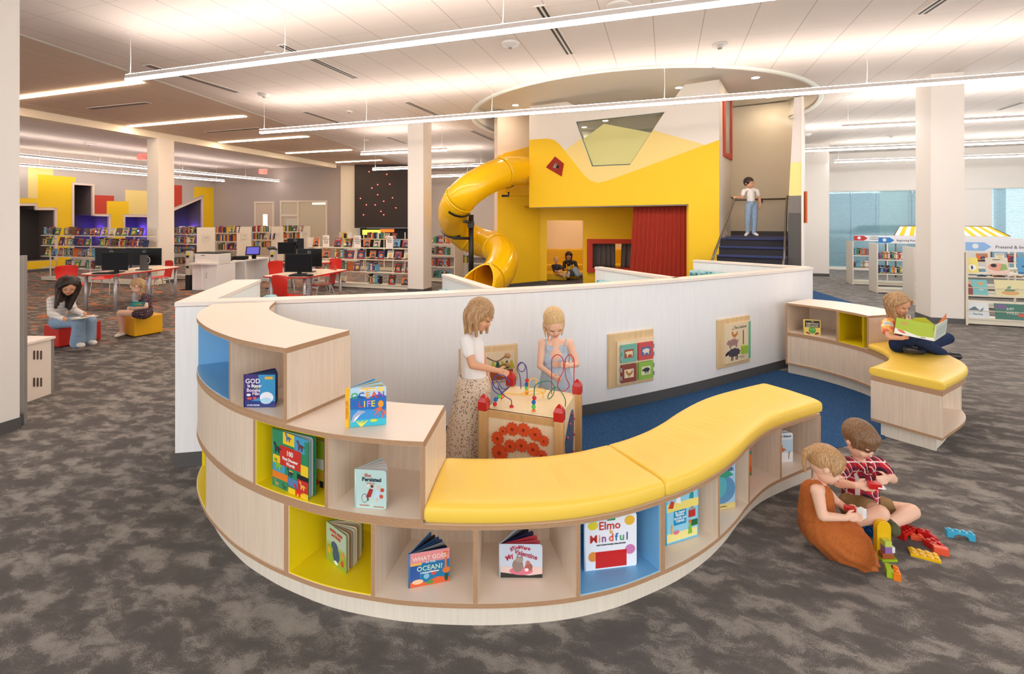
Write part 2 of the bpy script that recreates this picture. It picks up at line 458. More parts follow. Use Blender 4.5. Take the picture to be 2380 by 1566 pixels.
P5 = Vector((-4.2, 21.2)); pendant(P5, P5+a2*2.6, 'farthest linear pendant, right of the middle column', [.1, 2.4])
Q1 = dx(1958, 10.15); pendant(Q1, Q1.xy+a2*6.5, 'cool white pendant ending just right of the play house, highest of the right-hand three', [.1, 3.2, 6], True)
Q2 = dx(1800, 13.7); pendant(Q2, Q2.xy+a2*9.5, 'cool white pendant starting behind the stair wall, middle of the right-hand three', [.6, 3.4, 6.2], True)
Q3 = dx(1940, 15.94); pendant(Q3, Q3.xy+a2*7, 'cool white pendant nearest to the glass wall, lowest of the right-hand three', [.1, 3.2, 6.2], True)
L1 = (-17.2, 8.6); pendant(L1, dx(648, 23.3).xy, 'upper of the two pendants in front of the colour block wall', [5.5, 8.4, 11.2, 14], None)
L2 = dx(10, 16.5); pendant(L2, dx(521, 23.2).xy, 'lower of the two pendants in front of the colour block wall', [.9, 3.4, 5.6, 7.2], None)
def recessed(p, q, label):
    bm = nb(); boxpp(bm, p, q, .11, CEIL-.02, CEIL-.006)
    tag(obj('recessed_light', bm, EMR), label, 'ceiling light', 'recessed light slots of the middle ceiling')
def cp(px, py, z=CEIL): return at(px, py, z).xy
recessed(cp(335, 191), (-11.6, 10.65), 'brightest recessed light slot, meeting the left column edge')
recessed(cp(573, 270), cp(306, 294), 'recessed light slot above the cream column, second from the front')
recessed(cp(718, 317), cp(515, 331), 'recessed light slot, third from the front')
recessed(cp(818, 348), cp(669, 356), 'recessed light slot, fourth from the front')
recessed(cp(888, 372), cp(784, 377), 'farthest and shortest recessed light slot')
# air slots in the ceiling
def vent(p, q, label, w=.2):
    p, q = Vector(p), Vector(q); e = (q-p).normalized(); n = Vector((-e.y, e.x))
    t = thing('air_vent', label, 'ceiling vent', (p.x, p.y, CEIL), 0, 'slotted air vents in the ceiling')
    bm = nb(); boxpp(bm, p-n*w/2, q-n*w/2, w, CEIL-.012, CEIL-.001); obj('frame', bm, M('vent_frame', (226, 216, 206), .5), t)
    for k in (-1, 1):
        bm = nb(); o = n*(w*.2*k); boxpp(bm, p+o-n*w*.1+e*.02, q+o-n*w*.1-e*.02, w*.2, CEIL-.0145, CEIL-.011)
        obj('slot', bm, M('vent_slot', (30, 26, 24), .7), t)
vent(cp(1254, 12), cp(1325, 125), 'black slotted air vent above the play house, crossed by the nearest pendant', .16)
vent(cp(652, 103), cp(828, 181), 'slotted air vent crossed by the nearest pendant, left of the smoke detector', .16)
vent(cp(340, 150), cp(553, 214), 'slotted air vent at the left end of the nearest pendant', .16)
vent(cp(707, 259), cp(800, 288), 'slotted air vent behind the second pendant', .16)
vent(cp(945, 236), cp(1024, 270), 'slotted air vent just in front of the second pendant, above the middle column', .16)
vent(cp(1095, 303), cp(1148, 326), 'slotted air vent beside the round recess', .16)
vent(cp(2200, -8), cp(2140, 32), 'slotted air vent at the top right', .16)
vent(cp(2380, 236), cp(2318, 255), 'slotted air vent at the right edge between pendants', .16)
vent(cp(345, 238), cp(208, 252), 'slotted air vent in the middle ceiling in front of the second light slot', .14)
vent(cp(603, 297), cp(480, 307), 'slotted air vent in the middle ceiling behind the second light slot', .14)
vent(cp(900, 318), cp(945, 333), 'small slotted air vent left of the middle column top', .14)
def disc(px, py, r, label, kind='ceiling_speaker', h=.012, dome=False):
    c = at(px, py, CEIL)
    bm = nb(); lathe(bm, [(r*.25, -h), (r*.9, -h), (r, 0)] if not dome else [(.01, -h), (r*.4, -h*.95), (r*.55, -h*.6), (r*.9, -h*.5), (r, -h*.15), (r, 0)], (c.x, c.y, CEIL), 20)
    o = thing(kind, label, 'speaker' if kind == 'ceiling_speaker' else 'smoke detector', (c.x, c.y, CEIL)); obj('cover' if dome else 'grille', bm, M('device_white', (226, 220, 214), .5), o)
    if dome:
        bm = nb(); lathe(bm, [(.012, -h*1.25), (.03, -h*1.2), (.03, -h*.8)], (c.x, c.y, CEIL), 12); obj('sensor', bm, M('sensor_grey', (150, 146, 142), .4), o)
disc(1438, 14, .16, 'round ceiling speaker near the top edge, right of the black vent')
disc(637, 126, .14, 'round ceiling speaker left of the vent under the nearest pendant')
disc(1186, 100, .14, 'largest white smoke detector, hanging below the nearest pendant', 'smoke_detector', .07, True)
disc(1673, 103, .11, 'white smoke detector above the round recess', 'smoke_detector', .06, True)
disc(1658, 152, .07, 'small white sprinkler cap at the rim of the round recess', 'smoke_detector', .04, True)
disc(614, 219, .12, 'smoke detector beside the left end of the second pendant', 'smoke_detector', .06, True)
disc(812, 258, .08, 'small smoke detector in front of the second pendant, mid ceiling', 'smoke_detector', .04, True)
disc(2071, 314, .13, 'smoke detector between the right-hand pendants', 'smoke_detector', .06, True)
disc(1876, 311, .12, 'smoke detector beside the play house stair wall', 'smoke_detector', .08, True)
disc(207, 333, .14, 'smoke detector left of the exit sign by the cream column', 'smoke_detector', .06, True)
disc(850, 325, .1, 'dark smoke detector over the short pendant', 'smoke_detector', .05, True)
# exit signs
EXR = emis('exit_red', (255, 70, 60), 1.6)
def exit_sign(px, py, d, w, h, label, hang=True):
    c = dx(px, d); z = zz(py, d)
    t = thing('exit_sign', label, 'exit sign', (c.x, c.y, z), 0, 'red exit signs')
    bm = nb(); box(bm, (c.x, c.y, z), (w, .02, h)); obj('panel', bm, M('exit_panel', (250, 200, 190), .4), t)
    bm = nb(); text_bm(bm, 'EXIT', frame3((c.x, c.y-.011, z-h*.34), (1, 0, 0)), h*1.0, align='CENTER', bold=.006); obj('lettering', bm, EXR, t)
    bm = nb(); box(bm, (c.x, c.y-.0105, z+h*.46), (w, .003, h*.06)); box(bm, (c.x, c.y-.0105, z-h*.46), (w, .003, h*.06)); obj('red_border', bm, EXR, t)
    bm = nb(); box(bm, (c.x, c.y, z+h/2+.01), (w*1.1, .05, .02)); obj('canopy', bm, M('device_white', (226, 220, 214), .5), t)
exit_sign(695, 287, 13.6, .34, .22, 'red exit sign behind the second pendant, left of the middle column')
exit_sign(333, 364, 17.0, .34, .22, 'red exit sign half hidden behind the cream column')
exit_sign(612, 399, 22.6, .34, .22, 'red exit sign in front of the grey back wall')
# ------------------------------------------------------------------ curved half wall with booth dividers
WALLC = catmull([(-2.481, 3.533), (-2.07, 3.61), (-1.626, 3.70), (-1.16, 3.82), (-.68, 3.965), (-.148, 4.15), (.433, 4.37), (1.08, 4.655), (1.846, 5.05), (2.84, 5.63), (3.95, 6.30)], 8)
WALLC = [Vector((p[0], p[1])) for p in WALLC]
def offs(c, d):
    out = []
    for i, p in enumerate(c):
        t = (c[min(i+1, len(c)-1)]-c[max(i-1, 0)]).normalized()
        out.append(p+Vector((-t.y, t.x))*d)
    return out
WH = 1.215
def wallhit(px):
    """front face of the half wall under an image column: point, tangent"""
    rx = (px-PX0)/F
    for a, b in zip(WALLC, WALLC[1:]):
        fa, fb = a.x-rx*a.y, b.x-rx*b.y
        if fa <= 0 <= fb:
            return a+(b-a)*(-fa/(fb-fa)), (b-a).normalized()
    return WALLC[-1], (WALLC[-1]-WALLC[-2]).normalized()
hw = thing('half_wall', 'long curved white half wall with booth dividers behind, standing between the children and the slide', 'partition', (0, 4.2, 0))
def wallbody(front, back, name, parent, dz=0):
    bm = nb()
    loft(bm, [[Vector((*f, z0)) for f, z0 in ((a, .1), (a, WH-.035), (b, WH-.035), (b, .1))] for a, b in zip(front, back)], smooth=False)
    bmesh.ops.recalc_face_normals(bm, faces=bm.faces[:]); obj(name, bm, WHITELAM, parent)
    bm = nb(); f2 = offs(front, -.01); b2 = offs(back, .01)
    loft(bm, [[Vector((*f, z0)) for f, z0 in ((a, WH-.03), (a, WH+dz), (b, WH+dz), (b, WH-.03))] for a, b in zip(f2, b2)], smooth=False)
    bmesh.ops.recalc_face_normals(bm, faces=bm.faces[:]); obj('top_cap', bm, M('cap_laminate', (250, 236, 224), .35), parent)
    bm = nb(); f2 = offs(front, -.006); b2 = offs(back, .006)
    loft(bm, [[Vector((*f, z0)) for f, z0 in ((a, 0), (a, .105), (b, .105), (b, 0))] for a, b in zip(f2, b2)], smooth=False)
    bmesh.ops.recalc_face_normals(bm, faces=bm.faces[:]); obj('baseboard', bm, BASEB, parent)
wallbody(WALLC, offs(WALLC, .14), 'curved_panel', hw)
# left wing
V2 = lambda *a: Vector(a)
wallbody([V2(-2.87, 4.96), V2(-2.487, 3.56)], [V2(-2.62, 4.99), V2(-2.27, 3.60)], 'wing_panel', hw, -.0012)
# dividers behind: end, joint
for name, e, j, th in (('divider_panel', V2(-.80, 5.5), V2(-.22, 4.27), .085), ('divider_panel', V2(1.11, 6.4), V2(1.72, 5.1), .085), ('divider_panel', V2(2.87, 7.6), V2(3.93, 6.38), .1)):
    d = (j-e).normalized(); n = V2(-d.y, d.x)
    wallbody([e, j], [e+n*th, j+n*th], name, hw)
for a in (-2.2, -.3, 1.5, 3.1):    # joints between the wall panels
    p, t = wallhit(PX0+F*a/(4.2+.18*a)); 
# blue patterned booth seats
def fabric():
    m = M('blue_patterned_fabric', (90, 160, 175), .8); n = NT(m)
    v = n.new('ShaderNodeTexVoronoi'); v.inputs['Scale'].default_value = 16; n.link(n.pos(), v.inputs['Vector'])
    n.color(n.ramp(v.outputs['Distance'], [(.1, lin((40, 80, 100))), (.35, lin((96, 170, 180))), (.6, lin((170, 210, 214)))])); return m
BFAB = fabric()
def booth_bench(p, q, label):
    p, q = V2(*p), V2(*q)
    t = thing('booth_bench', label, 'bench', (p.x, p.y, 0), 0, 'booth benches behind the half wall')
    bm = nb(); boxpp(bm, p, q, .45, .1, .45); obj('seat', bm, BFAB, t, bevel=.02)
    bm = nb(); boxpp(bm, p, q, .12, .45, 1.06); obj('backrest', bm, BFAB, t, bevel=.02)
    bm = nb(); boxpp(bm, p, q, .4, 0, .1); obj('plinth', bm, BASEB, t)
booth_bench((-2.55, 4.95), (-2.2, 3.8), 'blue patterned booth bench just inside the left wing of the half wall')
booth_bench((-.83, 5.35), (-.42, 4.35), 'blue patterned booth bench left of the first divider')
booth_bench((1.08, 6.2), (1.5, 5.25), 'blue patterned booth bench left of the middle divider')
booth_bench((2.76, 7.5), (3.45, 6.65), 'blue patterned booth bench beside the rightmost divider')

# ------------------------------------------------------------------ the wave: curved shelf and bench
FW = catmull([(-2.205, 3.54), (-2.11, 3.25), (-1.984, 3.02), (-1.753, 2.754), (-1.482, 2.52), (-1.273, 2.385), (-1.08, 2.285), (-.83, 2.185), (-.553, 2.122), (-.36, 2.10), (-.17, 2.092), (.02, 2.097), (.209, 2.117), (.355, 2.148), (.525, 2.202), (.735, 2.30), (.902, 2.395), (1.08, 2.525), (1.249, 2.680), (1.41, 2.850), (1.625, 3.04), (1.876, 3.19), (2.136, 3.325)], 10)
FW = [V2(p[0], p[1]) for p in FW]
def walld(x):
    for a, b in zip(WALLC, WALLC[1:]):
        if a.x <= x <= b.x: return a.y+(b.y-a.y)*(x-a.x)/(b.x-a.x)
    return 9
BK = offs(FW, .42)
BK = [V2(p.x, min(p.y, walld(p.x)-.012)) for p in BK]; FW = [V2(p.x, min(p.y, walld(p.x)-.012)) for p in FW]
class Strip:
    def __init__(s, f, b): s.f, s.b = f, b; s.n = len(f)-1
    def ev(s, t, w):
        t = max(0, min(s.n, t)); i = min(int(t), s.n-1); k = t-i
        return (s.f[i]*(1-k)+s.f[i+1]*k)*(1-w)+(s.b[i]*(1-k)+s.b[i+1]*k)*w
    def px(s, px, w=0, lo=0):
        rx = (px-PX0)/F; prev = None
        for k in range(int(lo*4), s.n*4+1):
            p = s.ev(k/4, w); v = p.x-rx*p.y
            if prev is not None and prev[1] <= 0 <= v: return prev[0]+(k/4-prev[0])*(-prev[1]/(v-prev[1]+1e-9))
            prev = (k/4, v)
        return s.n
    def depth(s, t): return (s.ev(t, 1)-s.ev(t, 0)).length
    def tpar(s, t0, t1):
        k = [t0]+[i for i in range(int(t0)+1, int(math.ceil(t1))) if i-t0 > .1 and t1-i > .1]+[t1]
        return k
    def slab(s, name, t0, t1, z0, z1, parent, m=(BIRCHTOP, PLY), of=0, ob=0, uvs=1):
        """curved board: of/ob = how far in (m) from the front and back edges; edges show plywood"""
        bm = nb(); uv = bm.loops.layers.uv.new('uv')
        rs = []
        for t in s.tpar(t0, t1):
            d = s.depth(t); a = s.ev(t, of/d); b = s.ev(t, 1-ob/d)
            rs.append([bm.verts.new((*a, z0)), bm.verts.new((*a, z1)), bm.verts.new((*b, z1)), bm.verts.new((*b, z0))])
        acc = 0
        for r, q in zip(rs, rs[1:]):
            for k in range(4):
                f = bm.faces.new((r[k], r[(k+1) % 4], q[(k+1) % 4], q[k])); f.material_index = 0 if k in (1, 3) else 1
                if k in (0, 2):
                    for l in f.loops: l[uv].uv = (acc, (l.vert.co.z-z0)/(z1-z0)*uvs)
            acc += 1
        for r, fl in ((rs[0], True), (rs[-1], False)):
            f = bm.faces.new(r[::-1] if fl else r); f.material_index = 1
            for l in f.loops: l[uv].uv = (0, (l.vert.co.z-z0)/(z1-z0)*uvs)
        bmesh.ops.recalc_face_normals(bm, faces=bm.faces[:])
        return obj(name, bm, m, parent)
    def divider(s, name, t, z0, z1, parent, m=(BIRCH, PLY), th=.02, of=.0, ob=0):
        a, b = s.ev(t, of/s.depth(t)), s.ev(t, 1-ob/s.depth(t)); e = (b-a).normalized(); n = V2(-e.y, e.x)*th/2
        bm = nb(); uv = bm.loops.layers.uv.new('uv')
        v = [bm.verts.new((*p, z)) for z in (z0, z1) for p in (a-n, a+n, b+n, b-n)]
        for idx, mi in (((0, 1, 5, 4), 1), ((1, 2, 6, 5), 0), ((2, 3, 7, 6), 1), ((3, 0, 4, 7), 0), ((4, 5, 6, 7), 1), ((3, 2, 1, 0), 1)):
            f = bm.faces.new([v[i] for i in idx]); f.material_index = mi
            for l in f.loops: l[uv].uv = (0, 1 if v.index(l.vert) % 4 in (1, 2) else 0)
        bmesh.ops.recalc_face_normals(bm, faces=bm.faces[:])
        return obj(name, bm, m, parent)
    def curved(s, name, t0, t1, z0, z1, w, th, parent, m):
        """thin curved upright panel at w metres in from the front edge"""
        bm = nb(); rs = []
        for t in s.tpar(t0, t1):
            d = s.depth(t); a, b = s.ev(t, w/d), s.ev(t, (w+th)/d); rs.append([Vector((*a, z0)), Vector((*a, z1)), Vector((*b, z1)), Vector((*b, z0))])
        loft(bm, rs, smooth=False); bmesh.ops.recalc_face_normals(bm, faces=bm.faces[:])
        return obj(name, bm, m, parent)
    def lining(s, t0, t1, z0, z1, parent, m, th=.004):
        """coloured laminate inside one opening: floor, top, both cheeks and the back"""
        bm = nb(); D = s.depth((t0+t1)/2); N = 8
        rs = []
        for k in range(N+1):
            t = t0+(t1-t0)*k/N; d = s.depth(t); rs.append((s.ev(t, .004/d), s.ev(t, (D-.026)/d)))
        for za in (z0, z1-th):
            loft(bm, [[Vector((*a, za)), Vector((*a, za+th)), Vector((*b, za+th)), Vector((*b, za))] for a, b in rs], smooth=False)
        loft(bm, [[Vector((*b, z0)), Vector((*b, z1)), Vector((*(b+(a-b).normalized()*th), z1)), Vector((*(b+(a-b).normalized()*th), z0))] for a, b in rs], smooth=False)
        for (a, b), sg in ((rs[0], 1), (rs[-1], -1)):
            e = (b-a).normalized(); n = V2(e.y, -e.x)*th*sg
            prism(bm, [a, b, b+n, a+n], z0, z1)
        bmesh.ops.recalc_face_normals(bm, faces=bm.faces[:])
        return obj('cubby_lining', bm, m, parent)
def cushion(S, t0, t1, z0, z1, name, label, ov=.015, w0=0, rnd=.03, gap=.004):
    prof = []
    for k in range(28):      # rounded section across the seat
        a = 2*math.pi*k/28; c, s_ = math.cos(a), math.sin(a)
        prof.append((math.copysign(abs(c)**.28, c), math.copysign(abs(s_)**.45, s_)))
    rings = []; L = t1-t0; N = max(24, int(L/1.2))
    ks = [0, .002, .006, .012]+[i/N for i in range(1, N)]+[.988, .994, .998, 1]
    ks = sorted(set(ks))
    for k in ks:
        t = t0+L*k; d = S.depth(t); a, b = S.ev(t, -ov/d), S.ev(t, 1+ov/d); c = (a+b)/2; h = (b-a)/2
        e = min(k, 1-k); sh = 1-(.62 if e == 0 else .3 if e <= .002 else .12 if e <= .006 else .03 if e <= .012 else 0)
        sy = 1-(.03 if e == 0 else .012 if e <= .002 else 0)
        ring = []
        for u, v in prof:
            p = c+h*u*sy
            pf = .006*math.sin(t*2.9+u*2)*(1-abs(u)) if v > 0 else 0
            ring.append(Vector((*p, z0+(z1-z0)*(.5+.5*v*sh)+pf)))
        rings.append(ring)
    bm = nb(); loft(bm, rings); bmesh.ops.recalc_face_normals(bm, faces=bm.faces[:])
    o = obj(name, bm, VINYL); m_ = o.data
    return tag(o, label, 'cushion')
S = Strip(FW, BK)
def fx(px): return S.px(px)
tA = 3.0; tE = S.n
t985 = fx(984); t665 = fx(664)
wave = thing('wave_shelf', 'long S-curved birch plywood shelf and bench with picture books, nearest furniture of the photo', 'bookshelf', (-.3, 2.4, 0))
# plinth in sections
for a, b in ((0, fx(678)), (fx(678), fx(1150)), (fx(1150), fx(1548)), (fx(1548), tE-.4)):
    S.curved('plinth', a, b, 0, .118, .055, .02, wave, laminate('plinth_laminate', (236, 224, 206), .07))
S.curved('plinth', 0, tE-.4, 0, .118, .36, .02, wave, laminate('plinth_laminate', (236, 224, 206), .07))
S.divider('plinth', tE-.6, 0, .118, wave, (BIRCH, BIRCH), of=.055, ob=.05)
S.slab('bottom_board', 0, tE, .118, .14, wave)
S.slab('bench_board', t985, tE, .46, .48, wave, uvs=1)
S.slab('middle_board', 0, t985, .46, .50, wave, uvs=2)
S.slab('upper_board', 0, t985, .82, .842, wave)
S.slab('upper_board', 0, t665, .842, .864, wave)
S.slab('top_board', 0, t665, 1.18, 1.204, wave)
S.curved('back_panel', 0, tE-.2, .14, .46, .40, .018, wave, BIRCH)
S.curved('back_panel', 0, t985-.1, .50, .82, .40, .018, wave, BIRCH)
S.curved('back_panel', 0, t665-.1, .864, 1.18, .40, .018, wave, BIRCH)
dv = lambda px, z0, z1, **k: S.divider('divider', fx(px), z0, z1, wave, **k)
for px in (665, 867, 1105, 1344, 1540.5, 1671, 1741, 1815): dv(px, .14, .46, th=.03 if px in (665, 1540.5) else .02)
S.divider('end_panel', tE-.12, .14, .46, wave, th=.022)
for px in (591, 759): dv(px, .50, .82)
S.divider('end_panel', t985-.1, .50, .82, wave, th=.022)
S.divider('divider', fx(534), .864, 1.18, wave)
S.divider('end_panel', t665-.1, .864, 1.18, wave, th=.022)
S.divider('divider', 8, .864, 1.18, wave)
S.divider('divider', 8, .14, .46, wave)
# closed curved fronts
S.curved('front_panel', fx(477), fx(661), .142, .458, .004, .018, wave, BIRCH)
S.curved('front_panel', 6, fx(588), .502, .818, .004, .018, wave, BIRCH)
S.curved('front_panel', .3, 14, .866, 1.178, .004, .018, wave, BIRCH)
e = .35
S.lining(fx(670), fx(863.5), .14, .46, wave, CUBY)
S.lining(fx(1348), fx(1534), .14, .46, wave, CUBB)
S.lining(fx(594), fx(756), .50, .82, wave, CUBY)
S.lining(14.2, fx(531.5), .864, 1.18, wave, CUBB)
S.lining(9, fx(475), .14, .46, wave, CUBY)
j = fx(1542)
cushion(S, t985+.25, j-.05, .48, .575, 'bench_cushion', 'left yellow vinyl bench cushion of the wave shelf, beside the two step tower')
cushion(S, j+.05, tE+.15, .48, .575, 'bench_cushion', 'right yellow vinyl bench cushion of the wave shelf, ending beside the kneeling toddler')

# ------------------------------------------------------------------ the second curved unit on the right
CI = [V2(p[0], p[1]) for p in catmull([(3.27, 5.73), (3.47, 5.48), (3.60, 5.2), (3.655, 4.92), (3.60, 4.60), (3.42, 4.34), (3.06, 4.09)], 10)]
CO = [V2(p[0], p[1]) for p in catmull([(3.72, 6.03), (3.95, 5.83), (4.10, 5.5), (4.16, 5.05), (4.10, 4.55), (3.88, 4.10), (3.32, 3.70)], 10)]
S2 = Strip(CI, CO); te = S2.n; tm = 30.0
nook = thing('curved_shelf', 'curved birch shelf with a low bench, joined to the right end of the half wall', 'bookshelf', (3.8, 5, 0))
PL2 = laminate('plinth_laminate', (236, 224, 206), .07)
S2.curved('plinth', 0, te-1.2, 0, .118, .055, .02, nook, PL2); S2.curved('plinth', 0, te-1.2, 0, .118, S2.depth(te)*.82, .02, nook, PL2)
S2.divider('plinth', te-1.2, 0, .118, nook, (PL2, PL2), of=.055, ob=.055)
S2.slab('bottom_board', 0, te, .118, .14, nook)
S2.slab('middle_board', 0, te, .46, .50, nook, uvs=2)
S2.slab('top_board', 0, tm, .825, .847, nook)
S2.curved('front_panel', .3, te, .14, .46, .006, .018, nook, BIRCH)
S2.divider('end_panel', te-.15, .14, .46, nook, (BIRCH, BIRCH), th=.022, ob=.0)
S2.divider('divider', 46, .14, .46, nook, of=.03); S2.divider('divider', 33, .14, .46, nook, of=.03)
S2.curved('back_panel', .3, tm, .50, .825, S2.depth(10)*.93, .018, nook, BIRCH)
S2.curved('inner_panel', .3, te, .14, .46, .22, .018, nook, BIRCH)
S2.divider('end_panel', .2, .14, .825, nook, (BIRCH, PLY), th=.022)
S2.divider('divider', S2.px(1946), .50, .825, nook); S2.divider('end_panel', tm-.2, .50, .825, nook, (BIRCH, PLY), th=.022)
S2.lining(S2.px(1949), S2.px(2005), .50, .825, nook, CUBY)
cushion(S2, tm+.3, te+.15, .50, .575, 'bench_cushion', 'yellow vinyl cushion under the reading child, on the right-hand curved bench')

# blue carpet inside the nook and the blue wedge beyond
bm = nb()
inner = [S.ev(t, 1-.06/S.depth(t)) for t in [tE-i*4 for i in range(0, 36)] if t > t665*.2]
poly = inner[::-1]
poly = [p for p in poly if p.y < walld(p.x)-.02]
wl = [p+V2(0, -.008) for p in WALLC if poly[0].x+.02 < p.x < 3.26]
right = [S2.ev(t, .12) for t in range(2, int(te), 4)]
pts = poly+[V2(3.12, 4.0)]+right[::-1]+wl[::-1]
vv = [bm.verts.new((p.x, p.y, .006)) for p in pts]
es = [bm.edges.new((vv[i], vv[(i+1) % len(vv)])) for i in range(len(vv))]
bmesh.ops.triangle_fill(bm, edges=es, use_beauty=True)
ex = bmesh.ops.extrude_face_region(bm, geom=bm.faces[:]); bmesh.ops.translate(bm, verts=[v for v in ex['geom'] if isinstance(v, bmesh.types.BMVert)], vec=(0, 0, -.005))
bmesh.ops.recalc_face_normals(bm, faces=bm.faces[:])
struct('floor', bm, BLUEC)
bm = nb(); q = [at(1893, 676, 0), at(1990, 706, 0), at(1893, 716, 0), at(1700, 716, 0), at(1700, 676, 0)]
prism(bm, [p.xy for p in q], .001, .004); struct('floor', bm, BLUEC)

# ------------------------------------------------------------------ wall toys on the half wall
def wallframe(px):
    p, t = wallhit(px); return p, t
def wallpanel(xl, xr, name, label, cat):
    (p, _), (q, _) = wallhit(xl), wallhit(xr)
    e = (q-p).normalized(); n = V2(e.y, -e.x)
    t = thing(name, label, cat, (*((p+q)/2), 0)); t['_'] = 0; del t['_']
    return t, p, q, e, n
def slabw(bm, p, e, n, u0, u1, z0, z1, d0, d1, mi=0):
    a, b = p+e*u0, p+e*u1; prism(bm, [a+n*d0, b+n*d0, b+n*d1, a+n*d1], z0, z1, mi)
def artm(p, e, n, d): return frame3((*(p+n*d), 0), (e.x, e.y, 0))
def poly2(bm, mt, pts, z=0, mi=0, th=.0012):
    n0 = len(bm.verts); vv = [bm.verts.new(mt @ Vector((x, y, z))) for x, y in pts]
    f = bm.faces.new(vv); f.material_index = mi
    e = bmesh.ops.extrude_face_region(bm, geom=[f]); nv = [v for v in e['geom'] if isinstance(v, bmesh.types.BMVert)]
    bmesh.ops.translate(bm, verts=nv, vec=(mt.to_3x3() @ Vector((0, 0, th))))
    fs = {g for v in vv+nv for g in v.link_faces}; bmesh.ops.recalc_face_normals(bm, faces=list(fs))
    for g in fs: g.material_index = mi
def ell(cx, cy, rx, ry, n=20, rot=0):
    return [(cx+rx*math.cos(a)*math.cos(rot)-ry*math.sin(a)*math.sin(rot), cy+rx*math.cos(a)*math.sin(rot)+ry*math.sin(a)*math.cos(rot)) for a in [2*math.pi*k/n for k in range(n)]]
def quad(x0, y0, x1, y1): return [(x0, y0), (x1, y0), (x1, y1), (x0, y1)]
# outlines of farm animals in a unit box
COW = [(.02, .55), (.0, .75), (.1, .85), (.18, .8), (.3, .86), (.6, .84), (.9, .88), (1, .7), (.98, .3), (.95, 0), (.85, 0), (.84, .3), (.72, .38), (.45, .36), (.35, .3), (.33, 0), (.22, 0), (.2, .32), (.14, .5)]
PIG = [(0, .5), (.03, .66), (.12, .74), (.16, .9), (.24, .8), (.5, .92), (.78, .86), (.92, .72), (.99, .85), (.97, .6), (.9, .35), (.88, 0), (.77, 0), (.74, .25), (.4, .22), (.36, 0), (.25, 0), (.22, .3), (.1, .38)]
HEN = [(.02, .8), (.1, .95), (.2, 1), (.27, .88), (.3, .7), (.45, .55), (.7, .6), (.9, .92), (1, .9), (.95, .5), (.75, .25), (.62, .2), (.62, 0), (.55, 0), (.55, .2), (.45, .2), (.45, 0), (.38, 0), (.38, .22), (.2, .35), (.1, .6)]
def sheep():
    o = []
    for k in range(40):
        a = math.pi*2*k/40; r = .44+.035*math.sin(a*10); o.append((.56+r*math.cos(a), .62+.33*(r/.44)*math.sin(a)))
    return o
def animal(bm, mt, shape, x, y, w, h, mi, z=0):
    poly2(bm, mt, [(x+u*w, y+v*h) for u, v in shape], z, mi)
    if shape is SHEEP:
        poly2(bm, mt, ell(x+.08*w, y+.6*h, .14*w, .12*h, 12, .5), z+.001, mi+1)
        for u in (.36, .46, .68, .78): poly2(bm, mt, quad(x+u*w, y, x+(u+.05)*w, y+.35*h), z, mi+1)
SHEEP = sheep()
def zat(p, py): return zz(py, p.y)
# farm door puzzle
t, p, q, e, n = wallpanel(1411, 1516, 'wall_toy', 'wooden wall toy with four coloured picture doors, left of the sheep panel', 'wall toy')
L = (q-p).length; z0, z1 = zat(p, 903), zat(p, 776)
bm = nb(); slabw(bm, p, e, n, 0, L, z0, z1, .0, .022); obj('backboard', bm, MAPLE, t, bevel=.008)
bm = nb(); slabw(bm, p, e, n, L*.16, L*.97, z0+.035, z1-.075, .022, .04); obj('face_board', bm, laminate('pale_maple', (244, 222, 184), .08), t)
cols = [((120, 190, 170), (182, 86, 56), COW, (240, 220, 180), 'teal door with a cow'), ((216, 86, 84), (92, 112, 160), PIG, (240, 230, 210), 'coral door with a pig'), ((150, 74, 58), (244, 226, 190), HEN, (196, 130, 60), 'brown door with a hen'), ((150, 196, 80), (236, 232, 190), SHEEP, (60, 60, 66), 'green door with a sheep')]
dw, dh = L*.325, (z1-z0-.11)*.41
for k, (c1, c2, shp, c3, lab) in enumerate(cols):
    u = L*(.2 if k % 2 == 0 else .575)+.012; zb = z0+.05+(dh+.022 if k < 2 else 0)
    bm = nb(); slabw(bm, p, e, n, u, u+dw, zb, zb+dh, .042, .062); d = obj('picture_door', bm, C(c1), t); d['label'] = lab
    mt = artm(p, e, n, .0625); bm = nb(); poly2(bm, mt, quad(u+dw*.18, zb+dh*.26, u+dw*.8, zb+dh*.74)); poly2_m = [C(c2), C(c3), C((40, 40, 44))]
    animal(bm, mt, shp, u+dw*.24, zb+dh*.31, dw*.5, dh*.38, 1, .0012); obj('animal_picture', bm, poly2_m, d)
    for hz in (.15, .62):
        bm = nb(); hu = u-.008 if k % 2 == 0 else u+dw+.002; slabw(bm, p, e, n, hu, hu+.012, zb+dh*hz, zb+dh*(hz+.24), .04, .066); obj('hinge', bm, STEEL, d)
# lookout panel
t, p, q, e, n = wallpanel(1664, 1739.5, 'wall_toy', 'wooden wall toy titled The Lookout with a hen, pig and black sheep stacked up', 'wall toy')
L = (q-p).length; z0, z1 = zat(p, 858), zat(p, 743)
bm = nb(); slabw(bm, p, e, n, 0, L, z0, z1, 0, .022); obj('backboard', bm, MAPLE, t, bevel=.008)
bm = nb(); slabw(bm, p, e, n, L*.17, L*.97, z0+.05, z1-.06, .022, .04); obj('face_board', bm, laminate('pale_maple', (244, 222, 184), .08), t)
mt = artm(p, e, n, .0405); hh = z1-z0; bm = nb()
animal(bm, mt, SHEEP, L*.2, z0+hh*.13, L*.43, hh*.26, 2)
animal(bm, mt, PIG, L*.22, z0+hh*.39, L*.36, hh*.2, 1); animal(bm, mt, HEN, L*.36, z0+hh*.58, L*.2, hh*.15, 0)
poly2(bm, mt, ell(L*.41, z0+hh*.77, L*.025, hh*.012, 10), 0, 4)
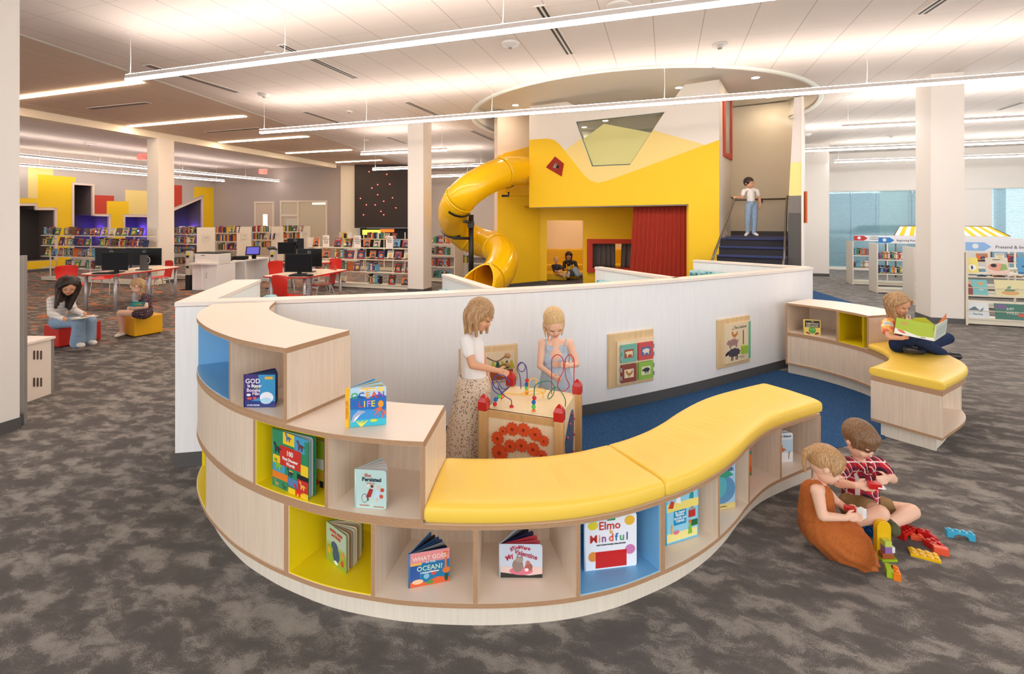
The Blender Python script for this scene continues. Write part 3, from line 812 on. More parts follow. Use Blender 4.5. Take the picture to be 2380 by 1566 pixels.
poly2(bm, mt, quad(L*.895, z0+.055, L*.965, z1-.065), 0, 5); poly2(bm, mt, quad(L*.72, z0+hh*.42, L*.745, z1-hh*.28), 0, 6)
obj('animal_picture', bm, [C((206, 128, 62)), C((170, 130, 126)), C((74, 68, 76)), C((34, 32, 36)), C((214, 90, 80)), C((110, 190, 150)), C((104, 74, 54))], t)
bm = nb(); text_bm(bm, 'The Lookout', mt @ Matrix.Translation((L*.44, z1-.125, .0)), .043, bold=.0006)
text_bm(bm, 'How high is the Lookout', mt @ Matrix.Translation((L*.56, z0+.095, .0)), .011); text_bm(bm, 'from each animal', mt @ Matrix.Translation((L*.64, z0+.078, .0)), .011)
obj('lettering', bm, C((40, 38, 40)), t)
bm = nb(); slabw(bm, p, e, n, L*.66, L*.81, z0+hh*.24, z0+hh*.40, .042, .07); obj('slider_block', bm, C((160, 196, 60)), t, bevel=.003)
# wavy track panel behind the bead table
t, p, q, e, n = wallpanel(1067, 1202, 'wall_toy', 'wooden wall toy with two wavy tracks, behind the bead table', 'wall toy')
L = (q-p).length; z0, z1 = .42, zat(q, 797)
bm = nb(); slabw(bm, p, e, n, 0, L, z0, z1, 0, .022); obj('backboard', bm, MAPLE, t, bevel=.01)
bm = nb(); slabw(bm, p, e, n, L*.06, L*.93, z0+.02, z1-.055, .022, .034); obj('face_board', bm, laminate('pale_maple', (244, 222, 184), .08), t)
mt = artm(p, e, n, .0345)
for k, zo in ((0, -.11), (1, -.185)):
    bm = nb(); pts = [mt @ Vector((L*(.3+.5*s/20), z1+zo+.022*math.sin(s/20*7.5+k), .001)) for s in range(21)]; tube(bm, pts, .0055, 6); obj('track', bm, C((134, 100, 66)), t)
    bm = nb(); c = mt @ Vector((L*.8, z1+zo+.022*math.sin(7.5+k), .012)); ball(bm, c, .026, sc=(1, .6, .9)); obj('track_knob', bm, C((206, 150, 96)), t)
bm = nb(); mt2 = artm(p, e, n, .0345)
for k in range(5):
    u = L*(.5+.08*k); poly2(bm, mt2, [(u, z0+.12), (u+.02, z0+.19), (u+.035, z0+.19), (u+.06, z0+.12)], 0, k % 2)
poly2(bm, mt2, quad(L*.5, z0+.03, L*.9, z0+.115), 0, 2); obj('landscape_picture', bm, [C((200, 190, 60)), C((40, 90, 60)), C((176, 84, 40))], t)
# ------------------------------------------------------------------ picture books on the wave shelf
WHITE, PAPER = C((246, 244, 240)), C((232, 226, 216))
def art_mesh(items, mt, W, H, matcache=None):
    """cover art: each item sits a hair above the last; returns one bmesh for shapes, one for lettering"""
    bms, bmt = nb(), nb(); cols = []; tcols = []
    z = .0004
    for it in items:
        k = it[0]
        if k == 'text':
            _, s, x, y, sz, col = it[:6]; rot = it[6] if len(it) > 6 else 0; al = it[7] if len(it) > 7 else 'CENTER'
            if col not in tcols: tcols.append(col)
            m2 = mt @ Matrix.Translation((x*W, y*H, .0024)) @ Matrix.Rotation(R(rot), 4, 'Z')
            text_bm(bmt, s, m2, sz*H, tcols.index(col), al, bold=.0006)
            continue
        col = it[-1]
        if col not in cols: cols.append(col)
        mi = cols.index(col)
        if k == 'rect': pts = quad(it[1]*W, it[2]*H, it[3]*W, it[4]*H)
        elif k == 'ell': pts = ell(it[1]*W, it[2]*H, it[3]*W, it[4]*H, 18)
        else: pts = [(x*W, y*H) for x, y in it[1]]
        poly2(bms, mt, pts, z, mi, .0003); z += .00012
    return bms, cols, bmt, tcols
def board_book(p0, p1, z, h, cover, label, items=(), pages=6, th=.0025, spread=40, back=None, edge=(230, 226, 220), spine=None, name='picture_book', page_cols=None):
    """stands open: spine at p0, front cover from p0 to p1, pages fanning away behind"""
    p0, p1 = Vector(p0[:2]), Vector(p1[:2]); e = (p1-p0); W = e.length; e.normalize(); nrm = Vector((e.y, -e.x))
    t = thing(name, label, 'book', (p0.x, p0.y, z), 0, 'picture books set out on the birch shelves')
    def leaf(a, y0, y1, ww, hh, zoff=0):
        """slab rotated by a about the spine, away from the viewer"""
        d = e*math.cos(a)-nrm*math.sin(a); n2 = Vector((d.y, -d.x)); bm = nb()
        q0, q1 = p0+d*.004, p0+d*ww
        rc = min(.012, hh*.08); mt = frame3((q0.x, q0.y, z+zoff), (d.x, d.y, 0)); w2 = ww-.004
        pts = [(0, 0), (w2-rc, 0), (w2-rc*.3, rc*.3), (w2, rc), (w2, hh-rc), (w2-rc*.3, hh-rc*.3), (w2-rc, hh), (0, hh)]
        poly2(bm, mt, pts, y0, 0, y1-y0); return bm
    c = obj('front_cover', leaf(0, -th, 0, W, h), C(cover, .35), t)
    mt = frame3((p0.x, p0.y, z), (e.x, e.y, 0))
    if items:
        b1, c1, b2, c2 = art_mesh(items, mt, W, h)
        if c1: obj('cover_picture', b1, [C(x, .35) for x in c1], c)
        else: b1.free()
        if c2: obj('title', b2, [C(x, .35) for x in c2], c)
        else: b2.free()
    pc = page_cols or [(236, 232, 224), (170, 200, 220), (236, 232, 224)]
    for k in range(pages):
        a = R(spread)*(k+1)/(pages+1)
        o = obj('page', leaf(a, -.0018, 0, W*.97, h-.004, .002), C(pc[k % len(pc)], .5), t)
    obj('back_cover', leaf(R(spread), -th, 0, W, h), C(back or cover, .35), t)
    bm = nb(); tube(bm, [(p0.x-nrm.x*.004, p0.y-nrm.y*.004, z), (p0.x-nrm.x*.004, p0.y-nrm.y*.004, z+h)], .006, 8); obj('spine', bm, C(spine or cover, .4), t)
    return t
def bk(bl, br, top, z, *a, **k):
    p0, p1 = at(bl[0], bl[1], z), at(br[0], br[1], z)
    h = (bl[1]-top)/F*p0.y
    return board_book(p0, p1, z+.001, h, *a, **k)
Z1, Z2, Z3, ZM = .14, .50, .864, .842
bk((568, 946.5), (640, 946.5), 871, Z3, (70, 50, 120), 'purple and blue board book God Is Bigger on the top tier cubby', [
   ('poly', [(.45, 1), (1, 1), (1, 0), (0, 0), (.0, .12), (.5, .3)], (60, 150, 200)), ('poly', [(0, .0), (1, 0), (1, .18), (0, .2)], (50, 60, 130)),
   ('ell', .72, .3, .22, .17, (240, 240, 246)), ('ell', .7, .2, .18, .1, (180, 220, 240)), ('rect', .66, .86, .92, .94, (240, 180, 50)),
   ('ell', .14, .38, .07, .04, (240, 240, 240)), ('ell', .17, .27, .08, .04, (220, 90, 80)), ('ell', .34, .28, .06, .04, (220, 90, 80)),
   ('text', 'GOD', .28, .74, .2, (248, 244, 250)), ('text', 'Is Bigger', .34, .62, .13, (248, 244, 250)), ('text', 'Boogie', .3, .48, .15, (240, 220, 240)), ('text', 'Man', .38, .38, .13, (240, 220, 240)), ('text', 'than the', .4, .585, .05, (140, 200, 80)), ('text', 'BY PHIL VISCHER', .3, .05, .05, (220, 220, 240))], spread=48, spine=(60, 40, 110), page_cols=[(40, 70, 110), (60, 90, 140), (30, 50, 90)])
t = bk((812, 993.6), (897.8, 986.9), 902.5, ZM, (60, 150, 215), 'blue board book Ocean Life with an orange octopus, on top of the middle tier', [
   ('rect', 0, .72, 1, 1, (190, 220, 240)), ('poly', [(0, .74), (.25, .8), (.5, .74), (.8, .8), (1, .75), (1, .4), (0, .45)], (40, 110, 190)), ('rect', 0, 0, 1, .18, (60, 190, 210)),
   ('rect', .3, .9, .7, .98, (245, 190, 50)), ('ell', .85, .93, .1, .06, (250, 220, 120)),
   ('poly', [(.04, .1), (.1, .3), (.25, .42), (.45, .38), (.3, .3), (.16, .2)], (170, 180, 210)), ('poly', [(.1, .12), (.16, .24), (.3, .32), (.2, .2)], (244, 244, 248)),
   ('ell', .85, .55, .075, .09, (248, 160, 40))]
   + [('poly', [(.83, .48), (.83+.22*math.cos(a), .42+.2*math.sin(a)), (.85+.2*math.cos(a-.2), .38+.22*math.sin(a-.2)), (.87, .44)], (240, 110, 60)) for a in (3.3, 3.9, 4.5, 5.1, 5.7)]
   + [('poly', [(.3, 0), (.18+.06*k, .14+.02*(k % 2)), (.2+.06*k, .15), (.34, .0)], (240, 230, 90)) for k in range(6)] + [('ell', .66, .14, .1, .04, (200, 220, 70)),
   ('text', 'O', .14, .72, .22, (60, 170, 90)), ('text', 'C', .32, .72, .22, (40, 80, 170)), ('text', 'E', .5, .72, .22, (245, 160, 50)), ('text', 'A', .67, .72, .22, (230, 70, 60)), ('text', 'N', .86, .72, .22, (150, 70, 170)),
   ('text', 'L', .3, .5, .22, (230, 60, 60)), ('text', 'I', .41, .5, .22, (240, 220, 80)), ('text', 'F', .52, .5, .22, (220, 130, 220)), ('text', 'E', .64, .5, .22, (230, 220, 80)), ('text', 'HELLO, WORLD!', .5, .915, .055, (255, 250, 230))],
   spread=50, pages=7, spine=(245, 190, 40), page_cols=[(90, 160, 210), (240, 200, 80), (150, 210, 240), (240, 240, 240)])
p0 = at(802.4, 994.4, ZM); p1 = at(812, 993.6, ZM)
bm = nb(); boxpp(bm, p0.xy, p1.xy, .006, ZM+.001, ZM+.184); o = obj('spine_panel', bm, C((245, 190, 40), .4), t); o['label'] = 'yellow spine'
bm = nb(); text_bm(bm, 'OCEAN LIFE', frame3((*((p0+p1)/2).xy, ZM+.04), (1, 0, 0)) @ Matrix.Rotation(R(90), 4, 'Z') @ Matrix.Translation((0, -.004, .004)), .016); obj('spine_title', bm, C((220, 110, 40)), o)
G, Y_, B_, R_ = (46, 140, 96), (246, 206, 40), (70, 160, 200), (206, 50, 40)
DINO = [('rect', 0, .76, .3, 1, G), ('rect', .3, .8, .62, 1, Y_), ('rect', .62, .74, 1, 1, B_), ('rect', .9, .5, 1, .96, G), ('rect', 0, .42, .22, .56, Y_), ('rect', .22, .42, .8, .76, R_),
   ('rect', 0, .28, .36, .42, B_), ('rect', .36, .24, .7, .42, G), ('rect', .8, .38, 1, .56, Y_), ('rect', .7, .3, 1, .38, (30, 30, 34)), ('rect', 0, .16, .44, .28, (236, 130, 40)), ('rect', .44, .12, .72, .26, (90, 130, 180)),
   ('rect', .72, .1, 1, .3, R_), ('rect', 0, 0, .46, .16, G), ('rect', .46, 0, 1, .1, Y_)]
for x, y, w_, c_ in ((.02, .6, .26, (50, 50, 60)), (.36, .86, .2, (80, 110, 170)), (.68, .78, .24, (110, 60, 70)), (.04, .31, .28, (130, 190, 60)), (.42, .28, .2, (50, 60, 70)), (.76, .14, .2, (246, 180, 90)), (.06, .03, .16, (190, 150, 90)), (.28, .02, .14, (60, 90, 70)), (.6, .0, .28, (220, 50, 40))):
    DINO += [('poly', [(x+u*w_, y+v*w_*.75) for u, v in ((0, .75), (.12, .95), (.25, .85), (.35, .55), (.6, .6), (1, .4), (.72, .35), (.7, 0), (.58, 0), (.52, .25), (.38, .25), (.34, 0), (.22, 0), (.22, .45), (.14, .7))], c_)]
DINO += [('text', '100', .5, .62, .12, (250, 246, 240)), ('text', 'First Dinosaur', .51, .53, .072, (250, 246, 240)), ('text', 'Words', .52, .45, .08, (250, 246, 240)), ('text', 'T-rex', .1, .48, .03, (60, 60, 60)), ('text', 'Diplodocus', .53, .37, .024, (240, 220, 90))]
bk((634, 1127.5), (717, 1165), 995, Z2, G, 'tall colourful board book 100 First Dinosaur Words in the yellow cubby', DINO, pages=3, spread=9)
bk((668, 1113), (752, 1137), 1008, Z2, (196, 184, 30), 'yellow-green board book leaning behind the dinosaur book, its title half hidden', [
   ('rect', 0, 0, 1, 1, (206, 190, 30)), ('rect', .0, .4, 1, .62, (240, 236, 226)), ('rect', .42, .62, .56, .78, (30, 30, 34)), ('rect', .55, .62, 1, .98, (150, 180, 40)), ('ell', .74, .88, .07, .05, (200, 130, 60)), ('rect', .67, .64, .81, .82, (90, 150, 150)),
   ('poly', [(.45, .3), (.6, .36), (.8, .3), (1, .34), (1, .2), (.5, .2)], (226, 170, 60)), ('ell', .75, .12, .16, .07, (220, 90, 50)), ('rect', .9, .02, 1, .16, (30, 30, 34)),
   ('text', 'Name of', .62, .53, .09, (40, 36, 36)), ('text', 'smallest', .66, .43, .09, (40, 36, 36))], pages=2, spread=6)
bk((826, 1179.6), (898, 1185), 1090, Z2, (190, 218, 212), 'pale mint board book She Persisted in Sports with running children on its cover', [
   ('ell', .3, .26, .1, .12, (120, 120, 120)), ('ell', .3, .26, .08, .1, (190, 218, 212)), ('poly', [(.34, .28), (.46, .52), (.58, .5), (.5, .3)], (176, 50, 50)), ('ell', .54, .58, .05, .04, (110, 60, 50)), ('poly', [(.6, .28), (.66, .5), (.78, .48), (.78, .26)], (200, 220, 240)), ('ell', .74, .56, .05, .045, (240, 190, 160)), ('ell', .87, .5, .06, .05, (206, 70, 50)), ('ell', .84, .33, .06, .05, (206, 90, 60)), ('poly', [(.36, .58), (.44, .66), (.5, .62), (.42, .55)], (230, 225, 215)), ('rect', .4, .2, .43, .34, (110, 60, 50)), ('rect', .68, .2, .71, .3, (240, 190, 160)),
   ('text', 'She', .4, .82, .12, (200, 110, 90)), ('text', 'Persisted', .53, .71, .14, (44, 56, 70)), ('text', 'in Sports', .5, .64, .06, (216, 150, 130)), ('text', 'Chelsea Clinton', .3, .07, .04, (200, 140, 120)), ('text', 'Alexandra Boiger', .76, .05, .04, (200, 140, 120))], spread=55, pages=8, page_cols=[(226, 218, 212), (205, 196, 192)])
bk((759.4, 1298.5), (804.4, 1336.6), 1212, Z1, (170, 190, 130), 'green board book with a blue animal, standing angled in the lower yellow cubby', [
   ('rect', 0, .55, 1, 1, (176, 198, 176)), ('poly', [(0, .0), (1, 0), (1, .42), (.5, .5), (0, .44)], (150, 176, 60)), ('ell', .42, .5, .17, .12, (44, 80, 120)), ('ell', .5, .3, .18, .2, (44, 80, 120)), ('ell', .14, .3, .07, .08, (230, 170, 50)), ('ell', .84, .42, .08, .08, (226, 140, 90)), ('ell', .82, .2, .08, .08, (206, 70, 60)), ('ell', .5, .1, .1, .05, (240, 240, 230)),
   ('text', 'ANIMAL KISSES', .5, .85, .09, (206, 70, 60)), ('text', 'and HUGS', .5, .74, .1, (206, 70, 60))], spread=62, pages=9, page_cols=[(230, 222, 196), (170, 140, 110), (210, 206, 190)], back=(60, 140, 60))
FISHY = [('rect', 0, .68, 1, 1, (236, 150, 150)), ('rect', 0, .6, .3, .7, (240, 180, 90)), ('rect', 0, 0, 1, .62, (24, 120, 170)), ('rect', 0, .1, .24, .62, (50, 90, 160)), ('poly', [(0, 0), (1, 0), (1, .14), (.7, .2), (.4, .1), (0, .16)], (230, 100, 50)), ('ell', .2, .14, .14, .07, (246, 200, 160)), ('ell', .42, .27, .07, .08, (130, 190, 220)), ('ell', .6, .34, .07, .07, (206, 80, 80)), ('rect', .88, .36, .93, .9, (226, 120, 50)), ('ell', .92, .36, .1, .09, (226, 120, 50)), ('ell', .9, .88, .07, .04, (226, 120, 50)), ('ell', .5, .08, .1, .05, (90, 150, 70)), ('ell', .92, .15, .05, .12, (40, 80, 60)),
   ('text', 'WHAT GOES', .5, .76, .17, (250, 226, 214)), ('text', 'IN THE', .52, .66, .09, (200, 220, 220)), ('text', 'OCEAN?', .5, .45, .2, (200, 226, 200)), ('text', 'A Seek-and-Find Book', .5, .37, .06, (240, 240, 240))]
bk((952, 1367), (1044.5, 1349.6), 1288, Z1, (60, 120, 180), 'blue and pink board book What Goes in the Ocean with a giraffe', FISHY, spread=52, pages=5, page_cols=[(20, 24, 40), (150, 150, 150), (40, 70, 110), (50, 90, 140)])
bk((1162, 1342), (1260.5, 1342.9), 1264.5, Z1, (206, 216, 230), 'wide pale blue board book If You Were My Valentine', [
   ('poly', [(0, 0), (1, 0), (1, .3), (.7, .36), (.4, .3), (0, .34)], (236, 206, 196)), ('poly', [(0, 0), (1, 0), (1, .12), (.7, .07), (.4, .1), (0, .16)], (50, 50, 44)), ('ell', .5, .2, .28, .12, (226, 120, 140)), ('ell', .42, .36, .13, .2, (150, 130, 120)), ('ell', .46, .54, .09, .09, (170, 152, 140)), ('ell', .68, .32, .09, .12, (170, 100, 90)), ('ell', .66, .45, .05, .06, (190, 120, 100)), ('ell', .63, .24, .05, .05, (240, 236, 230)), ('poly', [(.39, .6), (.41, .72), (.45, .6)], (150, 130, 120)), ('poly', [(.48, .6), (.52, .7), (.54, .58)], (150, 130, 120)),
   ('text', 'If', .28, .8, .15, (190, 50, 70), 14), ('text', 'You', .39, .86, .15, (190, 50, 70), 8), ('text', 'Were', .57, .85, .15, (190, 50, 70), -8), ('text', 'My', .25, .57, .2, (190, 50, 70), 32), ('text', 'Valentine', .6, .64, .19, (190, 50, 70), -16)], spread=56, pages=4, page_cols=[(190, 70, 80), (200, 60, 70), (30, 30, 80), (24, 24, 50)])
bk((1360, 1329.5), (1479.7, 1315), 1203, Z1, (246, 246, 250), 'large white board book with rainbow lettering, standing in the lower blue cubby', [
   ('ell', .15, .83, .1, .08, (236, 216, 60)), ('ell', .86, .87, .1, .09, (246, 190, 60)), ('ell', .15, .26, .09, .09, (240, 150, 60)), ('ell', .87, .33, .1, .09, (216, 130, 180)), ('rect', .42, .9, .58, .95, (60, 150, 70)),
   ('rect', .2, .04, .8, .34, (210, 36, 30)),
   ('text', 'Elmo', .47, .745, .21, (206, 60, 50)), ('text', 'Is', .5, .665, .1, (246, 170, 50)), ('text', 'M', .16, .52, .2, (206, 50, 46)), ('text', 'i', .275, .52, .2, (240, 170, 50)), ('text', 'n', .36, .52, .2, (150, 70, 150)), ('text', 'd', .5, .52, .2, (230, 90, 60)), ('text', 'f', .6, .52, .2, (60, 110, 190)), ('text', 'u', .71, .52, .2, (70, 170, 90)), ('text', 'l', .81, .52, .2, (110, 70, 160)),
   ('text', 'HOW TO STAY FOCUSED, CALM, AND KIND', .5, .455, .028, (90, 90, 96))], spread=12, pages=5, th=.006, spine=(230, 236, 240))
bk((1549, 1268), (1623, 1244.9), 1148, Z1, (90, 190, 230), 'light blue picture book of people, places and things, right of the blue cubby', [
   ('rect', .02, .02, .97, .98, (150, 212, 236)), ('rect', 0, .62, 1, .78, (246, 226, 120)), ('rect', 0, .04, .95, .2, (246, 232, 150)), ('poly', [(.28, .78), (.34, .94), (.42, .93), (.44, .74)], (248, 248, 246)), ('ell', .35, .93, .06, .04, (110, 70, 50)), ('poly', [(.05, .7), (.14, .84), (.24, .8), (.2, .68)], (206, 70, 50)), ('poly', [(.7, .8), (.74, .94), (.84, .9), (.84, .78)], (40, 150, 150)), ('rect', .68, .42, .9, .56, (196, 50, 40)), ('poly', [(.66, .56), (.79, .64), (.94, .56)], (150, 160, 160)), ('rect', .77, .24, .97, .36, (40, 110, 60)), ('poly', [(.66, .1), (.7, .3), (.76, .3), (.8, .1)], (130, 190, 60)), ('ell', .72, .34, .04, .04, (220, 120, 60)), ('ell', .3, .2, .09, .04, (226, 120, 150)), ('ell', .16, .28, .03, .1, (226, 180, 90)), ('rect', .22, .34, .6, .62, (20, 150, 200)),
   ('text', "Dr. Seuss's", .41, .565, .055, (246, 246, 246)), ('text', 'PEOPLE,', .41, .51, .06, (246, 246, 246)), ('text', 'PLACES, and', .41, .45, .055, (246, 246, 246)), ('text', 'THINGS', .41, .39, .06, (246, 246, 246))], spread=10, pages=4, th=.004)
bk((1630, 1193), (1708.8, 1178.8), 1082, Z1, (170, 204, 226), 'pale blue picture book with rounded blue and green shapes, its title ending in Fish', [
   ('rect', 0, 0, 1, .12, (226, 206, 130)), ('ell', .6, .42, .4, .3, (96, 150, 190)), ('ell', .45, .5, .3, .26, (90, 180, 190)), ('poly', [(.5, .7), (.7, .84), (.84, .78), (.95, .7), (.7, .66)], (60, 160, 130)),
   ('text', 'Fish', .82, .8, .13, (50, 80, 130)), ('text', 'Deborah Diesen', .6, .05, .035, (150, 130, 90))], spread=10, pages=3, th=.003)
bk((1702, 1111), (1746.5, 1104), 1052, Z1, (226, 120, 60), 'narrow book with a teal and orange edge, mostly hidden behind a divider', [('ell', .94, .9, .07, .07, (30, 140, 140)), ('ell', .95, .2, .06, .2, (200, 90, 30)), ('rect', .9, .0, 1, .1, (60, 120, 50))], spread=10, pages=2)
bk((1792, 1077), (1842.8, 1073), 1009, Z1, (232, 236, 240), 'white picture book with a fox in snow, its title ending in Dance', [
   ('rect', 0, .3, 1, .78, (190, 216, 232)), ('rect', 0, 0, 1, .34, (240, 240, 240)), ('poly', [(.4, .3), (.48, .56), (.54, .62), (.52, .5), (.7, .44), (.56, .38)], (206, 110, 60)), ('poly', [(.78, .1), (.8, .3), (.76, .4), (.82, .32), (.9, .42), (.84, .28), (.81, .1)], (120, 90, 80)),
   ('text', 'Winter Dance', .52, .86, .11, (70, 110, 130))], spread=30, pages=6)
bk((1868.5, 776.8), (1907.4, 779.5), 742, Z2, (246, 216, 110), 'small yellow board book The Nervous Dragon on the right-hand shelf', [
   ('rect', .06, .5, .94, .94, (50, 40, 36)), ('ell', .5, .3, .22, .22, (90, 170, 80)), ('ell', .42, .36, .06, .06, (150, 210, 110)), ('ell', .58, .36, .06, .06, (150, 210, 110)), ('poly', [(.08, .12), (.2, .2), (.4, .06), (.3, .02)], (140, 60, 90)), ('poly', [(.6, .06), (.8, .2), (.94, .12), (.75, .02)], (140, 60, 90)),
   ('text', 'THE', .5, .84, .08, (246, 236, 210)), ('text', 'NERVOUS', .5, .68, .16, (246, 236, 210)), ('text', 'DRAGON', .5, .53, .16, (246, 236, 210))], spread=14, pages=4)

# ------------------------------------------------------------------ bead table
RB = 1.2; ZT = CAMH-RB
c0 = Vector((-.181, 3.09)); ex = Vector((.938, -.347)).normalized()*.50; ey = Vector((-ex.y, ex.x))
def bt(u, v): q = c0+ex*u+ey*v; return q
cube = thing('bead_table', 'maple play cube with a bead maze on top and orange gears on its side', 'toy table', (*bt(.5, .5), 0))
bm = nb(); prism(bm, [bt(.02, .02), bt(.98, .02), bt(.98, .98), bt(.02, .98)], ZT-.04, ZT); obj('tabletop', bm, laminate('maple_top', (246, 220, 172), .06, .3, 40), cube, bevel=.003)
bm = nb(); prism(bm, [bt(.0, .0), bt(.0, .0)+ex*.0, bt(1, 0), bt(1, 0)+ey*.02/.5*.5, bt(0, 0)+ey*.02], .6, .61); bm.free()
for (u, v, a, b) in ((.1, .02, .8, 0),):
    pass
CLR = .029/.5
def rail(p, q, z0, z1, name, m):
    bm = nb(); boxpp(bm, p, q, .02, z0, z1); return obj(name, bm, m, cube)
rail(bt(CLR, .005), bt(1-CLR, .005), ZT-.045, ZT-.0, 'rail', MAPLEDARK)
front = rail(bt(CLR, .02), bt(1-CLR, .02), .06, ZT-.045, 'gear_panel', laminate('pale_maple', (244, 222, 184), .08))
rail(bt(1-.02, CLR), bt(1-.02, 1-CLR), .06, ZT-.04, 'window_panel', laminate('pale_maple', (244, 222, 184), .08))
rail(bt(.06, 1-CLR), bt(.06, CLR), .06, ZT-.04, 'side_panel', laminate('pale_maple', (244, 222, 184), .08))
rail(bt(1-CLR, .98), bt(CLR, .98), .06, ZT-.04, 'side_panel', laminate('pale_maple', (244, 222, 184), .08))
REDW = M('red_lacquered_wood', (196, 28, 22), .25, coat=.4)
for u, v in ((0, 0), (1, 0), (1, 1), (0, 1)):
    c = bt(u, v); h = .029; pts = [c+ex*4*h*(a)+ey*4*h*b for a, b in ((-.5, -.5), (.5, -.5), (.5, .5), (-.5, .5))]
    bm = nb(); prism(bm, pts, 0, ZT+.0); obj('corner_post', bm, MAPLEDARK, cube, bevel=.006)
    bm = nb(); 
    pts2 = [c+(p_-c)*1.06 for p_ in pts]
    rings = [[Vector((*(c+(p_-c)*s), z)) for p_ in pts2] for s, z in ((1, ZT-.0), (1, ZT+.055), (.66, ZT+.08), (.12, ZT+.1))]
    loft(bm, rings, smooth=False); bmesh.ops.recalc_face_normals(bm, faces=bm.faces[:]); o = obj('post_cap', bm, REDW, cube, bevel=.004); o['label'] = 'red corner cap'
# glass shape on the right side with pink beads
e2 = ey.normalized(); n2 = ex.normalized(); mt = frame3((*bt(1-.02, 0), 0), (e2.x, e2.y, 0)); mt.translation = Vector((*(bt(1, 0)+n2*-.008), 0))
bm = nb(); blob = [(.12, .06), (.1, .2), (.13, .33), (.2, .42), (.28, .49), (.37, .53), (.41, .48), (.41, .36), (.385, .24), (.4, .1), (.36, .05), (.22, .04)]
cb = [tuple(v) for v in [(p_.x, p_.y) for p_ in catmull([(x, y) for x, y in blob], 5, True)]]
poly2(bm, mt, cb, .0, 0, .003); obj('play_window', bm, M('blue_window', (70, 96, 130), .25), cube)
for k in range(0, len(cb), 5):
    bm = nb(); x, y = cb[k]; cxm, cym = .27, .28; ball(bm, mt @ Vector((x+(cxm-x)*.12, y+(cym-y)*.1, .009)), .009, sub=2); obj('pink_bead', bm, C((206, 80, 130), .3), cube)
# gears
GEARM = M('orange_gear', (232, 84, 34), .4)
mtg = frame3((*(bt(CLR, .02)+Vector((ex.y, -ex.x)).normalized()*.002), 0), (ex.x, ex.y, 0)); nrm = Vector((ex.y, -ex.x)).normalized()
def gear(x, z, r, k):
    o = bt(0, 0)+ex.normalized()*x-ey.normalized()*(-.02*.5)+nrm*.004
    m = frame3((o.x, o.y, z), (ex.x, ex.y, 0)); n = max(10, int(r*300)); pts = []
    for i in range(n*4):
        a = 2*math.pi*(i+.5+k)/(n*4); rr = r*1.08 if i % 4 in (0, 1) else r*.92; pts.append((rr*math.cos(a), rr*math.sin(a)))
    bm = nb(); poly2(bm, m, pts, 0, 0, .012); g = obj('gear', bm, GEARM, cube)
    bm = nb(); poly2(bm, m @ Matrix.Rotation(R(45+k*13), 4, 'Z'), quad(-r*.24, -r*.24, r*.24, r*.24), .012, 0, .001); obj('gear_hub', bm, C((176, 50, 20)), g)
    bm = nb(); poly2(bm, m, ell(0, 0, r*.1, r*.1, 10), .0135, 0, .001); obj('gear_pin', bm, C((120, 30, 14)), g)
def gpx(px, py):
    p_, q_ = bt(0, 0), bt(1, 0); return onplane(px, py, p_, q_)
for k, (px, py, rp) in enumerate([(1156.5, 1018.5, 14.5), (1169.5, 1001, 9.5), (1191, 997, 14.5), (1217, 999, 14.5), (1244, 1009, 14.5), (1264, 1024.5, 11), (1161, 1052, 18.5), (1186, 1036.5, 14), (1212, 1035, 14.5), (1239, 1044, 14.5), (1259, 1059, 12)]):
    x, z = gpx(px, py); gear(x, z, rp/F*3.05, k)
# wires and beads
WIREC = {'purple': C((84, 62, 130), .35), 'red': C((200, 36, 40), .35), 'yellow': C((246, 190, 30), .35), 'green': C((30, 120, 80), .35), 'blue': C((50, 60, 150), .35)}
BEADC = [C((206, 26, 40), .25), C((0, 100, 190), .25), C((90, 210, 90), .3), C((244, 130, 50), .3)]
def wpt(px, py, base):
    """point above the tabletop: base is the image point of its foot"""
    f = at(base[0], base[1], ZT); return Vector(((px-PX0)/F*f.y, f.y, zz(py, f.y)))
def wire(col, pts):
    P = [wpt(x, y, b) if b else at(x, y, ZT) for x, y, b in pts]
    bm = nb(); tube(bm, catmull(P, 8), .0032, 8); return obj('wire', bm, WIREC[col], cube)
def beads(w_, pts, cols, r=.0145):
    for (px, py, b), c in zip(pts, cols):
        p_ = wpt(px, py, b); bm = nb(); ball(bm, p_, r, sub=2); obj('bead', bm, BEADC[c], w_)
f1, f2 = (1211, 905), (1225, 915)
w_ = wire('purple', [(1211, 903, f1), (1208, 872, f1), (1202, 858, f1), (1206, 845, f1), (1215, 842, f1), (1221, 853, f2), (1216, 863, f2), (1207, 861, f2), (1204, 852, f2), (1213, 843, f2), (1222, 850, f2), (1225, 868, f2), (1225, 912, f2)])
beads(w_, [(1225, 884, f2), (1224, 893, f2), (1224, 902, f2), (1224.5, 911, f2)], [0, 1, 2, 3])
f1, f2, f3 = (1282, 918), (1310, 912), (1334, 915)
wire('red', [(1282, 916, f1), (1282, 850, f1), (1284, 832, f1), (1296, 824, f1), (1308, 834, f1), (1309, 862, f2), (1300, 880, f2), (1296, 894, f2), (1300, 906, f2), (1312, 908, f2), (1323, 896, f2), (1316, 878, f2), (1313, 860, f2), (1314, 836, f3), (1324, 824, f3), (1334, 836, f3), (1334, 870, f3), (1334, 914, f3)])
f1, f2 = (1241, 955), (1313.5, 945)
w_ = wire('green', [(1241, 953, f1), (1242, 905, f1), (1247, 893, f1), (1262, 887, f1), (1278, 886, f1), (1288, 899, f2), (1286, 916, f2), (1276, 927, f2), (1274, 919, f2), (1284, 904, f2), (1296, 900, f2), (1308, 916, f2), (1314, 930, f2), (1313.5, 946, f2)])
beads(w_, [(1242, 924.5, f1), (1240.5, 934.5, f1), (1240.5, 945, f1), (1241, 955, f1)], [0, 1, 2, 3])
f1, f2 = (1174, 918), (1262, 926)
